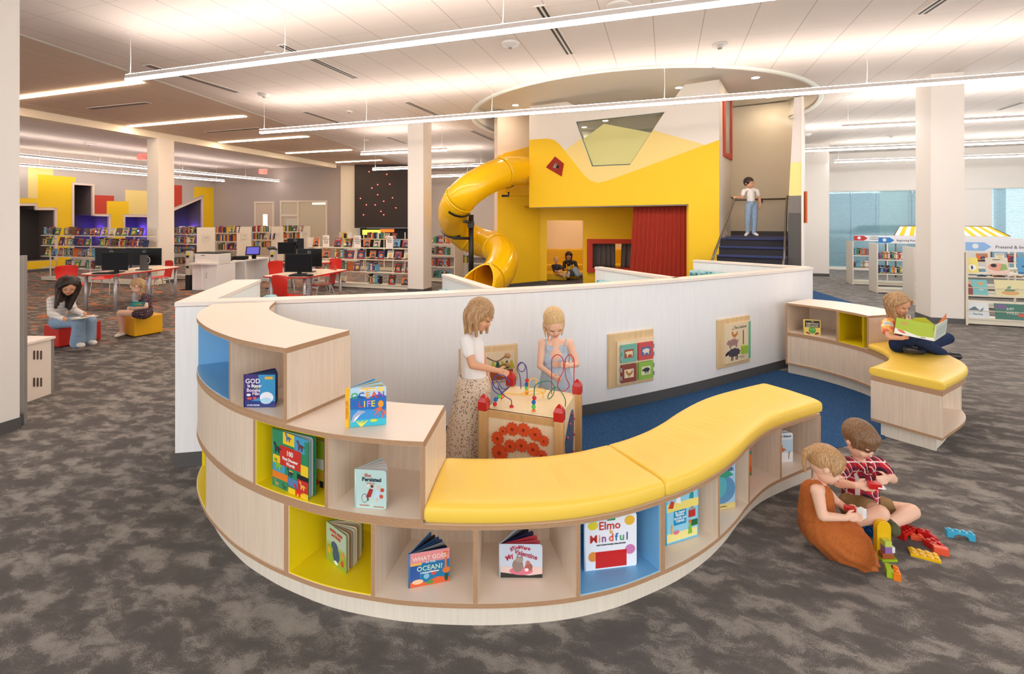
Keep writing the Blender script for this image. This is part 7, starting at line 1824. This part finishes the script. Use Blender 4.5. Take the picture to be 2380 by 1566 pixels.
lk = [(drop(h, x, y, z, L), .03*s, .012*s) for x, y, z, L in ((.066, .01, .05, .12), (.068, -.03, .04, .14), (.045, -.07, .03, .16), (.0, -.085, .03, .17), (-.045, -.07, .03, .16), (-.068, -.03, .04, .14), (-.066, .01, .05, .12))]
lk += [([h(.05, .05, .07), h(.074, .04, .01), h(.072, .03, -.03), h(.072, .03, -.03)+V3(.0, -.005, -.07)], .017*s, .006*s)]
hairdo(pA, BLOND, jt['head'], fw, up, s*1.06, lk)

# --- girl in a pale blue sun dress behind the bead table
s = .96; d = 3.82
jt = dict(head=J(1288, 751, d-.02), neck=J(1290, 790, d+.03), chest=J(1291, 820, d+.02), pelvis=J(1292, 900, d+.03),
  shR=J(1261, 797, d+.02), elR=J(1255, 850, d-.03), wrR=J(1283, 872, d-.12), hnR=J(1301, 881, d-.14),
  shL=J(1324, 797, d+.02), elL=J(1340, 846, d-.02), wrL=J(1322, 850, d-.14), hnL=J(1308, 848, d-.19))
fw = V3(.12, -.84, -.52); up = V3(0, -.5, .85)
pB = figure('blond girl in a pale blue sleeveless dress standing behind the bead table', s, hs=1.17, jt=jt, fw=fw, up=up, skin=FAIR, hairm=LBLOND, legs=False, vox=.0045, thumbs={'R': V3(.1, -.3, 1), 'L': V3(-.1, -.3, 1)})
BDR = dotty('pale_blue_print', (178, 194, 210), [(196, 206, 214), (200, 194, 184), (186, 202, 218)], 70, .4)
garment(pB, 'dress_top', BDR, [(J(1275, 812, d+.02), .054, J(1306, 812, d+.02), .054), (J(1277, 832, d+.02), .068, J(1306, 832, d+.02), .068), (J(1279, 850, d+.02), .066, J(1304, 850, d+.02), .066)] + [(J(x0, 788, d+.0), .008, J(x1, 812, d-.032), .008) for x0, x1 in ((1269, 1272), (1316, 1312))]+[(J(x0, 791, d+.01), .009, J(x0, 812, d+.06), .010) for x0 in (1269, 1316)])
skirt(pB, 'dress_skirt', BDR, [(J(1292, 848, d+.02), .096, .08, 0), (J(1293, 870, d+.02), .115, .095, 0), (J(1294, 905, d+.02), .14, .115, 0), (J(1295, 950, d+.02), .155, .125, 0), (J(1296, 985, d+.02), .16, .13, 0)], 9, .07)
for q in (-.05, .05):
    k_ = Vector((jt['pelvis'].x+q, d+.03, .28)); a_ = Vector((jt['pelvis'].x+q, d+.03, .06)); bm = nb(); hull(bm, k_, .04, a_, .027); obj('leg', fuse(bm, .006), FAIR, pB); shoe(pB, a_, a_+V3(0, -.1, -.03), C((230, 226, 220)), 1)
h = hp(jt['head'], fw, up, s)
lk = [(drop(h, x, -.01, .03, .09, (x*.2, 0)), .02*s, .006*s) for x in (-.07, .07)]
lk += [([h(.0, -.03, .1), h(.0, -.03, .1)+V3(0, 0, .02), h(.0, -.06, .1)], .022*s, .02*s), ([h(.05, -.06, .0), h(.06, -.05, -.03), h(.06, -.05, -.03)+V3(.02, -.0, -.08), h(.06, -.05, -.03)+V3(.02, -.0, -.13)], .026*s, .008*s)]
hairdo(pB, LBLOND, jt['head'], fw, up, s*1.17, lk, back=.02, lift=.03, cap=(.077, .09, .084))

# --- child with long blond hair reading on the right-hand bench
s = 1.0; d = 4.62
jt = dict(head=J(2090, 705, d-.05), neck=J(2087, 743, d+.02), chest=J(2087, 765, d+.04), pelvis=J(2092, 797, d+.06),
  shR=J(2062, 752, d-.04), elR=J(2066, 783, d-.18), wrR=J(2098, 786, d-.22), hnR=J(2118, 778, d-.22),
  shL=J(2113, 752, d+.10), elL=J(2148, 770, d+.10), wrL=J(2182, 766, d+.0), hnL=J(2196, 757, d-.04),
  hpR=J(2088, 800, d-.06), knR=J(2124, 784, d-.22), anR=J(2190, 821, d-.12), toR=J(2226, 828, d-.12),
  hpL=J(2104, 800, d+.10), knL=J(2202, 786, d+.12), anL=J(2138, 812, d-.12), toL=J(2108, 812, d-.2))
fw = V3(.25, -.86, -.42); up = V3(.05, -.3, .95)
pC = figure('long-haired child in a tie-dye shirt reading cross-legged on the right-hand bench', s, jt, fw, up, TAN, BLOND, vox=.005, thumbs={'R': V3(0, .2, 1), 'L': V3(0, -.2, 1)})
def tiedye():
    m = M('tie_dye', (230, 150, 120), .85); n = NT(m); f = n.noise(n.pos(), 9, 3, .6)
    n.color(n.ramp(f, [(.3, lin((90, 150, 190))), (.42, lin((240, 230, 210))), (.5, lin((245, 190, 70))), (.58, lin((236, 100, 110))), (.7, lin((240, 140, 70)))])); return m
TD = tiedye()
garment(pC, 'tie_dye_shirt', TD, [(jt['neck']-V3(0, 0, .01), .05, jt['chest'], .088), (jt['chest'], .088, jt['pelvis'], .098), (jt['neck'], .045, jt['shR'], .05), (jt['shR'], .052, jt['shR']*.45+jt['elR']*.55, .052), (jt['neck'], .045, jt['shL'], .05), (jt['shL'], .052, jt['shL']*.5+jt['elL']*.5, .05)])
garment(pC, 'jeans', DENIMD, [(jt['pelvis']-V3(0, 0, .02), .09, jt['hpR'], .078), (jt['pelvis']-V3(0, 0, .02), .085, jt['hpL'], .078)]+[(jt['hp'+X], .074, jt['kn'+X], .056) for X in 'RL']+[(jt['kn'+X], .056, jt['an'+X], .043) for X in 'RL'])
for X in 'RL': shoe(pC, jt['an'+X], jt['to'+X], C((40, 36, 36), .5), 1.05, name='boot', w=.034)
h = hp(jt['head'], fw, up, s)
lk = [(drop(h, x, y, .04, L, (x*.9, 0)), .032*s, .014*s) for x, y, L in ((-.072, .0, .17), (-.066, -.04, .19), (-.04, -.08, .2), (.0, -.09, .2), (.04, -.08, .2), (.066, -.04, .2), (.074, .0, .18))]
lk += [([h(.03, .06, .075), h(.077, .035, .02), h(.082, .02, -.03), h(.085, .02, -.03)+V3(.03, -.01, -.1), h(.085, .02, -.03)+V3(.05, -.02, -.17)], .02*s, .01*s), ([h(-.03, .065, .075), h(-.07, .045, .02), h(-.08, .02, -.03), h(-.08, .02, -.03)+V3(-.02, -.01, -.12)], .018*s, .01*s)]
hairdo(pC, BLOND, jt['head'], fw, up, s, lk)
# the open green book the child holds
s0, s1 = J(2186, 799, d-.30), J(2192, 757, d-.24)
# covers face the camera: build with x running left to right
t = thing('open_book', 'wide lime green picture book held open by the child on the bench', 'book', s0)
def panel(t, bl, br, tl, col, items, pg_off=.006, back=True):
    x_ = (br-bl); W_ = x_.length; x_.normalize(); y_ = (tl-bl); y_ = y_-x_*y_.dot(x_); H_ = y_.length; y_.normalize(); z_ = x_.cross(y_)
    m_ = Matrix((x_, y_, z_)).transposed().to_4x4(); m_.translation = bl
    bm = nb(); poly2(bm, m_, quad(0, 0, W_, H_), -.004, 0, .004); c = obj('cover', bm, C(col, .35), t)
    if back: bm = nb(); poly2(bm, m_, quad(.004, .004, W_-.004, H_-.004), -.004-pg_off, 0, pg_off-.0005); obj('pages', bm, C((244, 240, 226), .6), t)
    if items:
        b1, c1, b2, c2 = art_mesh(items, m_, W_, H_)
        obj('cover_picture', b1, [C(x, .35) for x in c1], c)
        if c2: obj('title', b2, [C(x, .35) for x in c2], c)
        else: b2.free()
panel(t, J(2078, 774, 4.35), J(2172, 793, 4.22), J(2086, 738, 4.35), (172, 196, 34), [('poly', [(0, 0), (1, 0), (1, .2), (.6, .12), (.3, .26), (0, .34)], (236, 236, 226)), ('poly', [(.05, .3), (.2, .28), (.3, .12), (.22, .1), (.1, .2)], (226, 100, 50)), ('ell', .22, .72, .1, .1, (206, 160, 70)), ('rect', .66, .06, .78, .1, (70, 70, 60))])
panel(t, J(2172, 793, 4.22), J(2198, 776, 4.42), J(2179, 755, 4.22), (214, 224, 206), [('poly', [(.1, .1), (.9, .2), (.9, .8), (.1, .7)], (190, 206, 200))])
bm = nb(); f_ = [J(2174, 756, 4.26), J(2198, 730, 4.40), J(2201, 729, 4.46), J(2184, 752, 4.34)]; 
rows = [[J(2178, 754, 4.28), J(2199, 728, 4.42)], [J(2176, 790, 4.28), J(2198, 770, 4.44)]]; loft(bm, rows, closed=False, caps=False); o = obj('turning_page', bm, C((236, 120, 40)), t); o.modifiers.new('s', 'SOLIDIFY').thickness = .002
bm = nb(); rows = [[J(2170, 753+0, 4.3), J(2150, 738, 4.42), J(2128, 738, 4.46), J(2112, 746, 4.44)], [J(2170, 790, 4.32), J(2150, 778, 4.44), J(2128, 776, 4.48), J(2112, 780, 4.46)]]; loft(bm, rows, closed=False, caps=False); o = obj('inner_page', bm, C((190, 190, 20)), t); o.modifiers.new('s', 'SOLIDIFY').thickness = .002

# --- toddler in the rust dress
TODH = hairmat('toddler_hair', (150, 108, 66), (208, 164, 112))
s = .93; d = 2.62
jt = dict(head=J(1921, 1079, d-.02), neck=J(1903, 1124, d), chest=J(1898, 1150, d), pelvis=J(1897, 1225, d+.02),
  shR=J(1900, 1142, d-.09), elR=J(1911, 1199, d-.13), wrR=J(1965, 1203, d-.16), hnR=J(1990, 1201, d-.16),
  shL=J(1915, 1138, d+.08), elL=J(1943, 1165, d+.12), wrL=J(1966, 1180, d+.06), hnL=J(1986, 1184, d+.04),
  hpR=J(1908, 1232, d-.03), knR=J(1985, 1272, d-.07), anR=J(1925, 1262, d+.0), toR=J(1895, 1256, d+.02),
  hpL=J(1912, 1228, d+.03), knL=J(1990, 1256, d+.03), anL=J(1930, 1252, d+.07), toL=J(1900, 1246, d+.09))
for k in ('knR', 'anR', 'toR', 'knL', 'anL', 'toL'): jt[k].z = max(jt[k].z, .045); 
fw = V3(.80, -.44, -.36); up = V3(.35, -.1, .9)
pE = figure('toddler in a rust orange dress kneeling on the carpet beside the wave shelf', s, jt, fw, up, FAIR, LBLOND, vox=.004, thumbs={'R': V3(.1, .2, 1), 'L': V3(0, -.3, 1)})
def rust():
    m = M('rust_cloth', (182, 96, 34), .9); n = NT(m); f = n.noise(n.mapping(n.pos(), (1, 1, .4)), 120, 3); n.color(n.mix(f, lin((160, 78, 24)), lin((200, 112, 46)))); n.bump(f, .5, .004); return m
RUST = rust()
garment(pE, 'dress_top', RUST, [(J(1896, 1128, d-.05), .028, J(1910, 1126, d+.05), .028), (jt['neck']-V3(.01, 0, .04), .058, jt['chest'], .082), (jt['chest'], .084, J(1898, 1195, d), .094)])
def sk3(root, name, mat_, rings, n=8, amp=.05, seg=64):
    """rings: centre, axis u vector, axis v vector"""
    out = []
    for i, (c, u_, v_) in enumerate(rings):
        k = i/(len(rings)-1)
        out.append([c+(u_*math.cos(a)+v_*math.sin(a))*(1+amp*k*math.sin(n*a+.3*i)) for a in [2*math.pi*j/seg for j in range(seg)]])
    bm = nb(); loft(bm, out, caps=True); bmesh.ops.recalc_face_normals(bm, faces=bm.faces[:]); return obj(name, bm, mat_, root)
c0 = J(1898, 1185, d); c1 = J(1904, 1222, d-.0); c2 = J(1935, 1243, d-.02); c3 = J(1972, 1256, d-.05); c4 = J(1990, 1267, d-.09)
sk3(pE, 'dress_skirt', RUST, [(c0, V3(.088, 0, 0), V3(0, .085, 0)), (c1, V3(.085, 0, .05), V3(0, .13, 0)), (c2, V3(.055, 0, .10), V3(0, .155, 0)), (c3, V3(.04, 0, .095), V3(.0, .155, 0)), (c4, V3(.035, 0, .085), V3(.02, .15, 0)), (c4+V3(.03, -.015, -.02), V3(.012, 0, .055), V3(.01, .12, 0))], 13, .07)
for X, off in (('R', 0), ('L', 0)):
    c_ = jt['to'+X]; bm = nb(); hull(bm, c_+V3(-.02, 0, -.005), .022, c_+V3(.08, 0, .0), .022); obj('sandal', fuse(bm, .004), C((124, 92, 66), .7), pE)
h = hp(jt['head'], fw, up, s)
lk = [([J(1896, 1060, d), J(1885, 1046, d), J(1874, 1050, d), J(1868, 1070, d), J(1872, 1096, d)], .026, .008)]
lk += [([h(.055, .05, .05), h(.069, .048, .01), h(.068, .04, -.025)], .012*s, .006*s)]
hairdo(pE, TODH, jt['head'], fw, up, s*1.06, lk, cap=(.076, .094, .082), back=.012, lift=.024, extra=[(h(0, .034, .060), (.062*s, .046*s, .036*s), fw, up)])
bm = nb(); ball(bm, J(1889, 1051, d), .017, sc=(.8, .9, 1)); obj('hair_tie', bm, C((190, 60, 120)), pE)
# --- boy in the plaid shirt
s = .98; d = 2.86
jt = dict(head=J(1999, 1022, d-.07), neck=J(1998, 1072, d), chest=J(2000, 1100, d+.02), pelvis=J(1998, 1168, d+.08),
  shR=J(1963, 1080, d), elR=J(1948, 1122, d-.12), wrR=J(1990, 1128, d-.24), hnR=J(2018, 1131, d-.27),
  shL=J(2040, 1078, d+.0), elL=J(2074, 1112, d-.08), wrL=J(2062, 1112, d-.22), hnL=J(2046, 1118, d-.27),
  hpR=J(1985, 1178, d+.0), knR=J(2048, 1192, d-.22), anR=J(1975, 1216, d-.16), toR=J(1950, 1222, d-.16),
  hpL=J(2018, 1178, d+.06), knL=J(2120, 1188, d-.04), anL=J(2066, 1218, d-.20), toL=J(2076, 1230, d-.24))
for k in ('knR', 'anR', 'toR', 'knL', 'anL', 'toL'): jt[k].z = max(jt[k].z, .05)
fw = V3(.22, -.86, -.44); up = V3(.1, -.4, .9)
pF = figure('boy in a red plaid shirt sitting cross-legged on the carpet behind the toddler', s, jt, fw, up, FAIR, BROWNH, vox=.004, thumbs={'R': V3(.0, .3, 1), 'L': V3(0, .3, 1)})
def plaid():
    m = M('red_plaid', (190, 30, 40), .85); n = NT(m); sx = n.new('ShaderNodeSeparateXYZ'); n.link(n.pos(), sx.inputs[0])
    def st_(v, sp_, w_, ph=0): return n.math('LESS_THAN', n.math('FRACT', n.math('ADD', n.math('DIVIDE', v, sp_), ph)), w_)
    X_ = n.math('ADD', sx.outputs[0], n.math('MULTIPLY', sx.outputs[1], .5)); Z_ = sx.outputs[2]
    c = n.mix(n.math('MULTIPLY', n.math('MAXIMUM', st_(X_, .05, .42), st_(Z_, .05, .42)), .75), lin((206, 30, 44)), lin((110, 22, 40)))
    c = n.mix(n.math('MAXIMUM', st_(X_, .05, .1, .2), st_(Z_, .05, .1, .2)), c, lin((236, 226, 224)))
    c = n.mix(n.math('MULTIPLY', st_(X_, .05, .35), st_(Z_, .05, .35)), c, lin((50, 26, 50))); n.color(c); f = n.noise(n.pos(), 20, 3); n.bump(f, .35, .01); return m
PLAID = plaid()
garment(pF, 'plaid_shirt', PLAID, [(jt['neck']-V3(0, -.01, .02), .05, jt['chest'], .086), (jt['chest'], .088, J(2000, 1150, d+.03), .10), (jt['neck']-V3(0, 0, .015), .045, jt['shR'], .05), (jt['shR'], .047, jt['shR']*.4+jt['elR']*.6, .042), (jt['neck']-V3(0, 0, .015), .045, jt['shL'], .046), (jt['shL'], .047, jt['shL']*.4+jt['elL']*.6, .042), (J(2008, 1150, d-.02), .05, J(2030, 1176, d-.1), .03)], vox=.005)
bm = nb()
for q in (-1, 1): tube(bm, [jt['neck']+V3(.04*q, -.03, .005), jt['neck']+V3(.025*q, -.062, -.015), jt['neck']+V3(.006*q, -.075, -.045)], [.014, .013, .006], 8)
obj('collar', bm, PLAID, pF)
KHAKI = cloth('khaki_cloth', (158, 128, 86), .15)
garment(pF, 'shorts', KHAKI, [(jt['pelvis'], .095, jt['hpR'], .085), (jt['pelvis'], .09, jt['hpL'], .085), (jt['hpR'], .082, jt['hpR']*.45+jt['knR']*.55, .066), (jt['hpL'], .08, jt['hpL']*.6+jt['knL']*.4, .066)])
for X in 'RL': shoe(pF, jt['an'+X], jt['to'+X], C((84, 84, 50), .8), 1.05, name='boot', w=.036)
h = hp(jt['head'], fw, up, s)
lk = [([h(x, .03, .05), h(x*1.02, .035, .0), h(x*1.0, .03, -.02)], .012*s, .006*s) for x in (-.074, .074)]
hairdo(pF, BROWNH, jt['head'], fw, up, s*1.06, lk, cap=(.079, .096, .086), back=.012, lift=.026, extra=[(h(0, .036, .056), (.069*s, .051*s, .043*s), fw, up)])
# things in their hands
t = thing('toy_brick', 'red toy brick held in both hands by the boy', 'toy brick', J(2030, 1130, d-.30), 0)
bm = nb(); box(bm, J(2032, 1128, d-.29), (.06, .032, .03), R(-15)); obj('brick_body', bm, M('brick_plastic_200_28_24', (200, 28, 24), .25), t, bevel=.002)
bm = nb(); box(bm, J(2047, 1132, d-.30), (.035, .03, .008), R(-15)); o = obj('white_plate', bm, C((240, 240, 240)), t)
t = thing('toy_brick', 'red toy brick with a white plate in the hands of the toddler', 'toy brick', J(1990, 1195, 2.46), 0)
bm = nb(); box(bm, J(1975, 1181, 2.55), (.05, .03, .02), R(-25)); obj('brick_body', bm, M('brick_plastic_200_28_24', (200, 28, 24), .25), t, bevel=.002)
bm = nb(); box(bm, J(2003, 1192, 2.46), (.035, .03, .045), R(30)); obj('white_plate', bm, C((240, 240, 240)), t, bevel=.002)

# --- dark-haired reader on the red ottoman
s = 1.22; d = 6.75
jt = dict(head=J(160, 664, d-.05), neck=J(144, 690, d+.05), chest=J(139, 705, d+.07), pelvis=J(135, 741, d+.12),
  shR=J(120, 697, d-.05), elR=J(119, 729, d-.15), wrR=J(146, 741, d-.30), hnR=J(158, 742, d-.32),
  shL=J(160, 694, d+.12), elL=J(172, 720, d+.12), wrL=J(194, 729, d-.1), hnL=J(206, 730, d-.15),
  hpR=J(135, 748, d+.0), knR=J(184, 748, d-.15), anR=J(180, 796, d-.05), toR=J(192, 802, d-.2),
  hpL=J(142, 746, d+.15), knL=J(211, 744, d+.05), anL=J(206, 790, d+.1), toL=J(220, 796, d-.05))
fw = V3(.55, -.62, -.5); up = V3(.3, -.2, .9)
pG = figure('dark-haired girl in a cream striped top reading on the red ottoman', s, jt, fw, up, TAN, DARKH, vox=.008)
def stripes():
    m = M('striped_cream', (236, 226, 216), .85); n = NT(m); sx = n.new('ShaderNodeSeparateXYZ'); n.link(n.pos(), sx.inputs[0]); k = n.math('LESS_THAN', n.math('FRACT', n.math('MULTIPLY', sx.outputs[2], 22)), .3); n.color(n.mix(k, lin((240, 232, 224)), lin((222, 206, 192)))); return m
garment(pG, 'striped_top', stripes(), [(jt['neck'], .06, jt['chest'], .10), (jt['chest'], .10, jt['pelvis'], .095), (jt['neck'], .05, jt['shR'], .055), (jt['shR'], .056, jt['elR'], .045), (jt['elR'], .045, jt['wrR'], .033), (jt['neck'], .05, jt['shL'], .055), (jt['shL'], .056, jt['elL'], .045), (jt['elL'], .045, jt['wrL'], .033)], vox=.009)
garment(pG, 'wide_jeans', DENIM, [(jt['pelvis']-V3(0, 0, .04), .11, jt['hpR'], .095), (jt['pelvis']-V3(0, 0, .04), .1, jt['hpL'], .095)]+[(jt['hp'+X], .09, jt['kn'+X], .07) for X in 'RL']+[(jt['kn'+X], .07, jt['an'+X], .088) for X in 'RL'], vox=.009)
for X in 'RL': shoe(pG, jt['an'+X]-V3(0, 0, .01), jt['to'+X], C((232, 224, 212)), 1.1)
h = hp(jt['head'], fw, up, s)
lk = [(drop(h, x, y, .04, L, o_), .045*s, .022*s) for x, y, L, o_ in ((-.066, .0, .3, (-.1, -.02)), (-.06, -.05, .32, (-.14, 0)), (-.03, -.08, .3, (-.08, 0)), (.02, -.09, .26, (0, 0)), (.055, -.06, .24, (.02, -.02)), (.07, -.01, .24, (.03, -.06)))]
lk.append(([h(.03, .06, .075), h(.072, .045, .02), h(.074, .03, -.03), h(.074, .03, -.03)+V3(.04, -.08, -.12), h(.074, .03, -.03)+V3(.04, -.1, -.23)], .028*s, .018*s))
hairdo(pG, DARKH, jt['head'], fw, up, s, lk, vox=.008)
t = thing('magazine', 'open magazine on the lap of the dark-haired girl', 'magazine', J(190, 735, d-.25))
for a, b, c_, nm in ((J(160, 740, d-.35), J(190, 741, d-.35), J(176, 730, d+.0), 'left_page'), (J(190, 741, d-.35), J(221, 732, d-.2), J(202, 731, d+.0), 'right_page')):
    x_ = b-a; W_ = x_.length; x_.normalize(); y_ = c_-a; y_ -= x_*y_.dot(x_); y_.normalize(); z_ = x_.cross(y_); m_ = Matrix((x_, y_, z_)).transposed().to_4x4(); m_.translation = a
    bm = nb(); poly2(bm, m_, quad(0, 0, W_, .27), 0, 0, .006); c = obj(nm, bm, C((238, 230, 216)), t)
    bm = nb(); poly2(bm, m_, quad(.03, .12, W_*.45, .22), .006, 0, .001); poly2(bm, m_, quad(W_*.55, .05, W_*.85, .16), .006, 1, .001); obj('print', bm, [C((150, 110, 80)), C((120, 130, 110))], c)
# --- fair-haired reader on the yellow ottoman
s = 1.08; d = 7.55
jt = dict(head=J(319, 664, d-.02), neck=J(332, 686, d+.02), chest=J(337, 701, d+.03), pelvis=J(341, 726, d+.06),
  shR=J(346, 692, d+.12), elR=J(338, 712, d+.14), wrR=J(312, 716, d+.0), hnR=J(300, 716, d-.04),
  shL=J(336, 692, d-.1), elL=J(340, 713, d-.16), wrL=J(310, 718, d-.14), hnL=J(300, 717, d-.13),
  hpR=J(338, 729, d+.1), knR=J(290, 727, d+.12), anR=J(289, 768, d+.14), toR=J(276, 775, d+.1),
  hpL=J(335, 730, d-.06), knL=J(279, 727, d-.04), anL=J(284, 771, d+.0), toL=J(270, 780, d-.06))
fw = V3(-.8, -.45, -.45); up = V3(-.35, -.1, .9)
pH = figure('fair-haired girl in a dark floral dress reading on the yellow ottoman', s, jt, fw, up, FAIR, BLOND, vox=.008, feet=True)
garment(pH, 'floral_dress', dotty('dark_floral', (70, 52, 62), [(206, 170, 160), (150, 90, 90), (120, 110, 130)], 60, .3), [(jt['neck'], .05, jt['chest'], .085), (jt['chest'], .085, jt['pelvis'], .09), (jt['neck'], .045, jt['shR'], .046), (jt['shR'], .048, jt['shR']*.55+jt['elR']*.45, .045), (jt['neck'], .045, jt['shL'], .046), (jt['shL'], .048, jt['shL']*.55+jt['elL']*.45, .045), (jt['pelvis'], .09, jt['hpR'], .08), (jt['pelvis'], .09, jt['hpL'], .08), (jt['hpR'], .078, jt['hpR']*.7+jt['knR']*.3, .07), (jt['hpL'], .078, jt['hpL']*.7+jt['knL']*.3, .07)], vox=.008)
for X in 'RL': shoe(pH, jt['an'+X]-V3(0, 0, .02), jt['to'+X], C((238, 228, 214)), .95, name='sandal', w=.03)
h = hp(jt['head'], fw, up, s)
hairdo(pH, BLOND, jt['head'], fw, up, s, [(drop(h, -.045, -.06, .01, .19, (-.02, -.05)), .034*s, .012*s)], vox=.008)
t = thing('picture_book', 'teal picture book held by the girl on the yellow ottoman', 'book', J(318, 706, d-.22)); panel(t, J(300, 712, d-.18), J(334, 712, d-.28), J(302, 701, d-.14), (30, 120, 120), [('ell', .5, .5, .3, .3, (60, 160, 130)), ('ell', .7, .4, .15, .2, (190, 130, 60))])

# --- girl on the stair landing
s = 1.0; d = 10.15
jt = dict(head=J(1741, 425, d-.02), neck=J(1742, 439, d), chest=J(1744, 450, d), pelvis=J(1746, 474, d),
  shR=J(1729, 444, d), elR=J(1724, 460, d-.02), wrR=J(1714, 459, d-.08), hnR=J(1708, 458, d-.1),
  shL=J(1759, 444, d), elL=J(1765, 462, d), wrL=J(1767, 478, d-.03), hnL=J(1766, 486, d-.04),
  hpR=J(1740, 478, d), knR=J(1738, 510, d-.02), anR=J(1738, 540, d), toR=J(1733, 546, d-.1),
  hpL=J(1753, 478, d), knL=J(1754, 510, d-.03), anL=J(1752, 540, d-.04), toL=J(1760, 546, d-.12))
fw = V3(.35, -.9, -.15); up = V3(0, -.1, 1)
pI = figure('smiling girl in a white top and jeans standing at the top of the blue stairs', s, jt, fw, up, TAN, DARKH, vox=.008, hs=1.2, open_eyes=True, smile=True)
garment(pI, 'white_top', WTEE, [(jt['neck']-V3(0, 0, .01), .045, jt['chest'], .082), (jt['chest'], .082, J(1745, 466, d), .08), (jt['neck'], .04, jt['shR'], .045), (jt['shR'], .046, jt['shR']*.5+jt['elR']*.5, .042), (jt['neck'], .04, jt['shL'], .045), (jt['shL'], .046, jt['shL']*.5+jt['elL']*.5, .042)], vox=.008)
garment(pI, 'jeans', DENIM, [(J(1745, 468, d), .078, jt['pelvis'], .085)]+[(jt['hp'+X], .074, jt['kn'+X], .058) for X in 'RL']+[(jt['kn'+X], .058, jt['an'+X], .045) for X in 'RL'], vox=.008)
for X in 'RL': shoe(pI, jt['an'+X], jt['to'+X], C((240, 226, 222)), 1)
h = hp(jt['head'], fw, up, s)
hairdo(pI, DARKH, jt['head'], fw, up, s*1.17, [([h(-.04, -.08, -.0), h(-.06, -.09, -.06), h(-.06, -.07, -.12)], .028, .012)], vox=.008)

# --- two readers in the niche
s = .95; d = 14.95
jt = dict(head=J(1293, 604, d), neck=J(1293, 616, d+.05), chest=J(1294, 623, d+.06), pelvis=J(1294, 634, d+.08),
  shR=J(1285, 618, d), elR=J(1288, 629, d-.1), wrR=J(1298, 630, d-.2), hnR=J(1302, 630, d-.22), shL=J(1302, 618, d+.05), elL=J(1306, 627, d-.05), wrL=J(1302, 631, d-.2), hnL=J(1298, 631, d-.22),
  hpR=J(1291, 636, d), knR=J(1302, 637, d-.25), anR=J(1312, 640, d-.42), toR=J(1313, 633, d-.46), hpL=J(1298, 636, d+.05), knL=J(1310, 637, d-.2), anL=J(1321, 640, d-.38), toL=J(1322, 633, d-.42))
fw = V3(.3, -.85, -.4); up = V3(0, -.2, 1)
pK = figure('small blond boy in a dark tee sitting in the yellow niche', s, jt, fw, up, FAIR, LBLOND, vox=.011)
garment(pK, 'dark_tee', C((46, 44, 56)), [(jt['neck'], .05, jt['chest'], .09), (jt['chest'], .09, jt['pelvis'], .09), (jt['neck'], .04, jt['shR'], .05), (jt['shR'], .05, jt['elR'], .042), (jt['neck'], .04, jt['shL'], .05), (jt['shL'], .05, jt['elL'], .042)], vox=.011)
garment(pK, 'shorts', C((206, 160, 70)), [(jt['pelvis'], .09, jt['hpR'], .07), (jt['hpR'], .07, jt['knR'], .055), (jt['pelvis'], .09, jt['hpL'], .07), (jt['hpL'], .07, jt['knL'], .055)], vox=.011)
for X in 'RL': shoe(pK, jt['an'+X], jt['to'+X], C((226, 206, 186)), 1.2)
hairdo(pK, LBLOND, jt['head'], fw, up, s, vox=.011)
s = 1.25; d = 15.1
jt = dict(head=J(1322, 594, d-.05), neck=J(1324, 607, d+.05), chest=J(1325, 616, d+.08), pelvis=J(1326, 634, d+.1),
  shR=J(1312, 610, d), elR=J(1311, 626, d-.1), wrR=J(1319, 625, d-.3), hnR=J(1323, 622, d-.35), shL=J(1337, 610, d+.05), elL=J(1341, 624, d-.05), wrL=J(1335, 621, d-.3), hnL=J(1330, 619, d-.35),
  hpR=J(1322, 637, d), knR=J(1329, 620, d-.35), anR=J(1343, 641, d-.55), toR=J(1341, 643, d-.7), hpL=J(1331, 637, d+.05), knL=J(1338, 624, d-.3), anL=J(1351, 641, d-.5), toL=J(1352, 640, d-.66))
fw = V3(-.1, -.8, -.55); up = V3(0, -.3, 1)
pW = figure('woman with long dark hair and a black top reading in the yellow niche', s, jt, fw, up, TAN, DARKH, vox=.011)
garment(pW, 'black_top', C((30, 28, 30)), [(jt['neck'], .06, jt['chest'], .1), (jt['chest'], .1, jt['pelvis'], .1), (jt['neck'], .05, jt['shR'], .06), (jt['shR'], .06, jt['elR'], .055), (jt['neck'], .05, jt['shL'], .06), (jt['shL'], .06, jt['elL'], .055)], vox=.012)
garment(pW, 'jeans', DENIM, [(jt['pelvis'], .1, jt['hpR'], .085), (jt['hpR'], .085, jt['knR'], .065), (jt['knR'], .062, jt['anR'], .05), (jt['pelvis'], .1, jt['hpL'], .085), (jt['hpL'], .085, jt['knL'], .065), (jt['knL'], .062, jt['anL'], .05)], vox=.012)
for X in 'RL': shoe(pW, jt['an'+X], jt['to'+X], C((110, 100, 96)), 1.4)
h = hp(jt['head'], fw, up, s)
hairdo(pW, DARKH, jt['head'], fw, up, s, [([h(x, -.03, .04), h(x*1.4, -.02, -.08), h(x*1.8, .0, -.2)], .04, .02) for x in ()]+[(drop(h, x, -.02, .04, .26, (x*.5, -.05)), .045, .022) for x in (-.06, .06)], vox=.011)
t = thing('picture_book', 'small yellow book read by the woman in the niche', 'book', J(1327, 620, 14.6)); panel(t, J(1318, 626, 14.65), J(1327, 627, 14.6), J(1318, 618, 14.65), (190, 150, 30), [('ell', .5, .5, .3, .3, (230, 200, 60))]); panel(t, J(1327, 627, 14.6), J(1334, 620, 14.65), J(1328, 618, 14.6), (200, 160, 30), [])
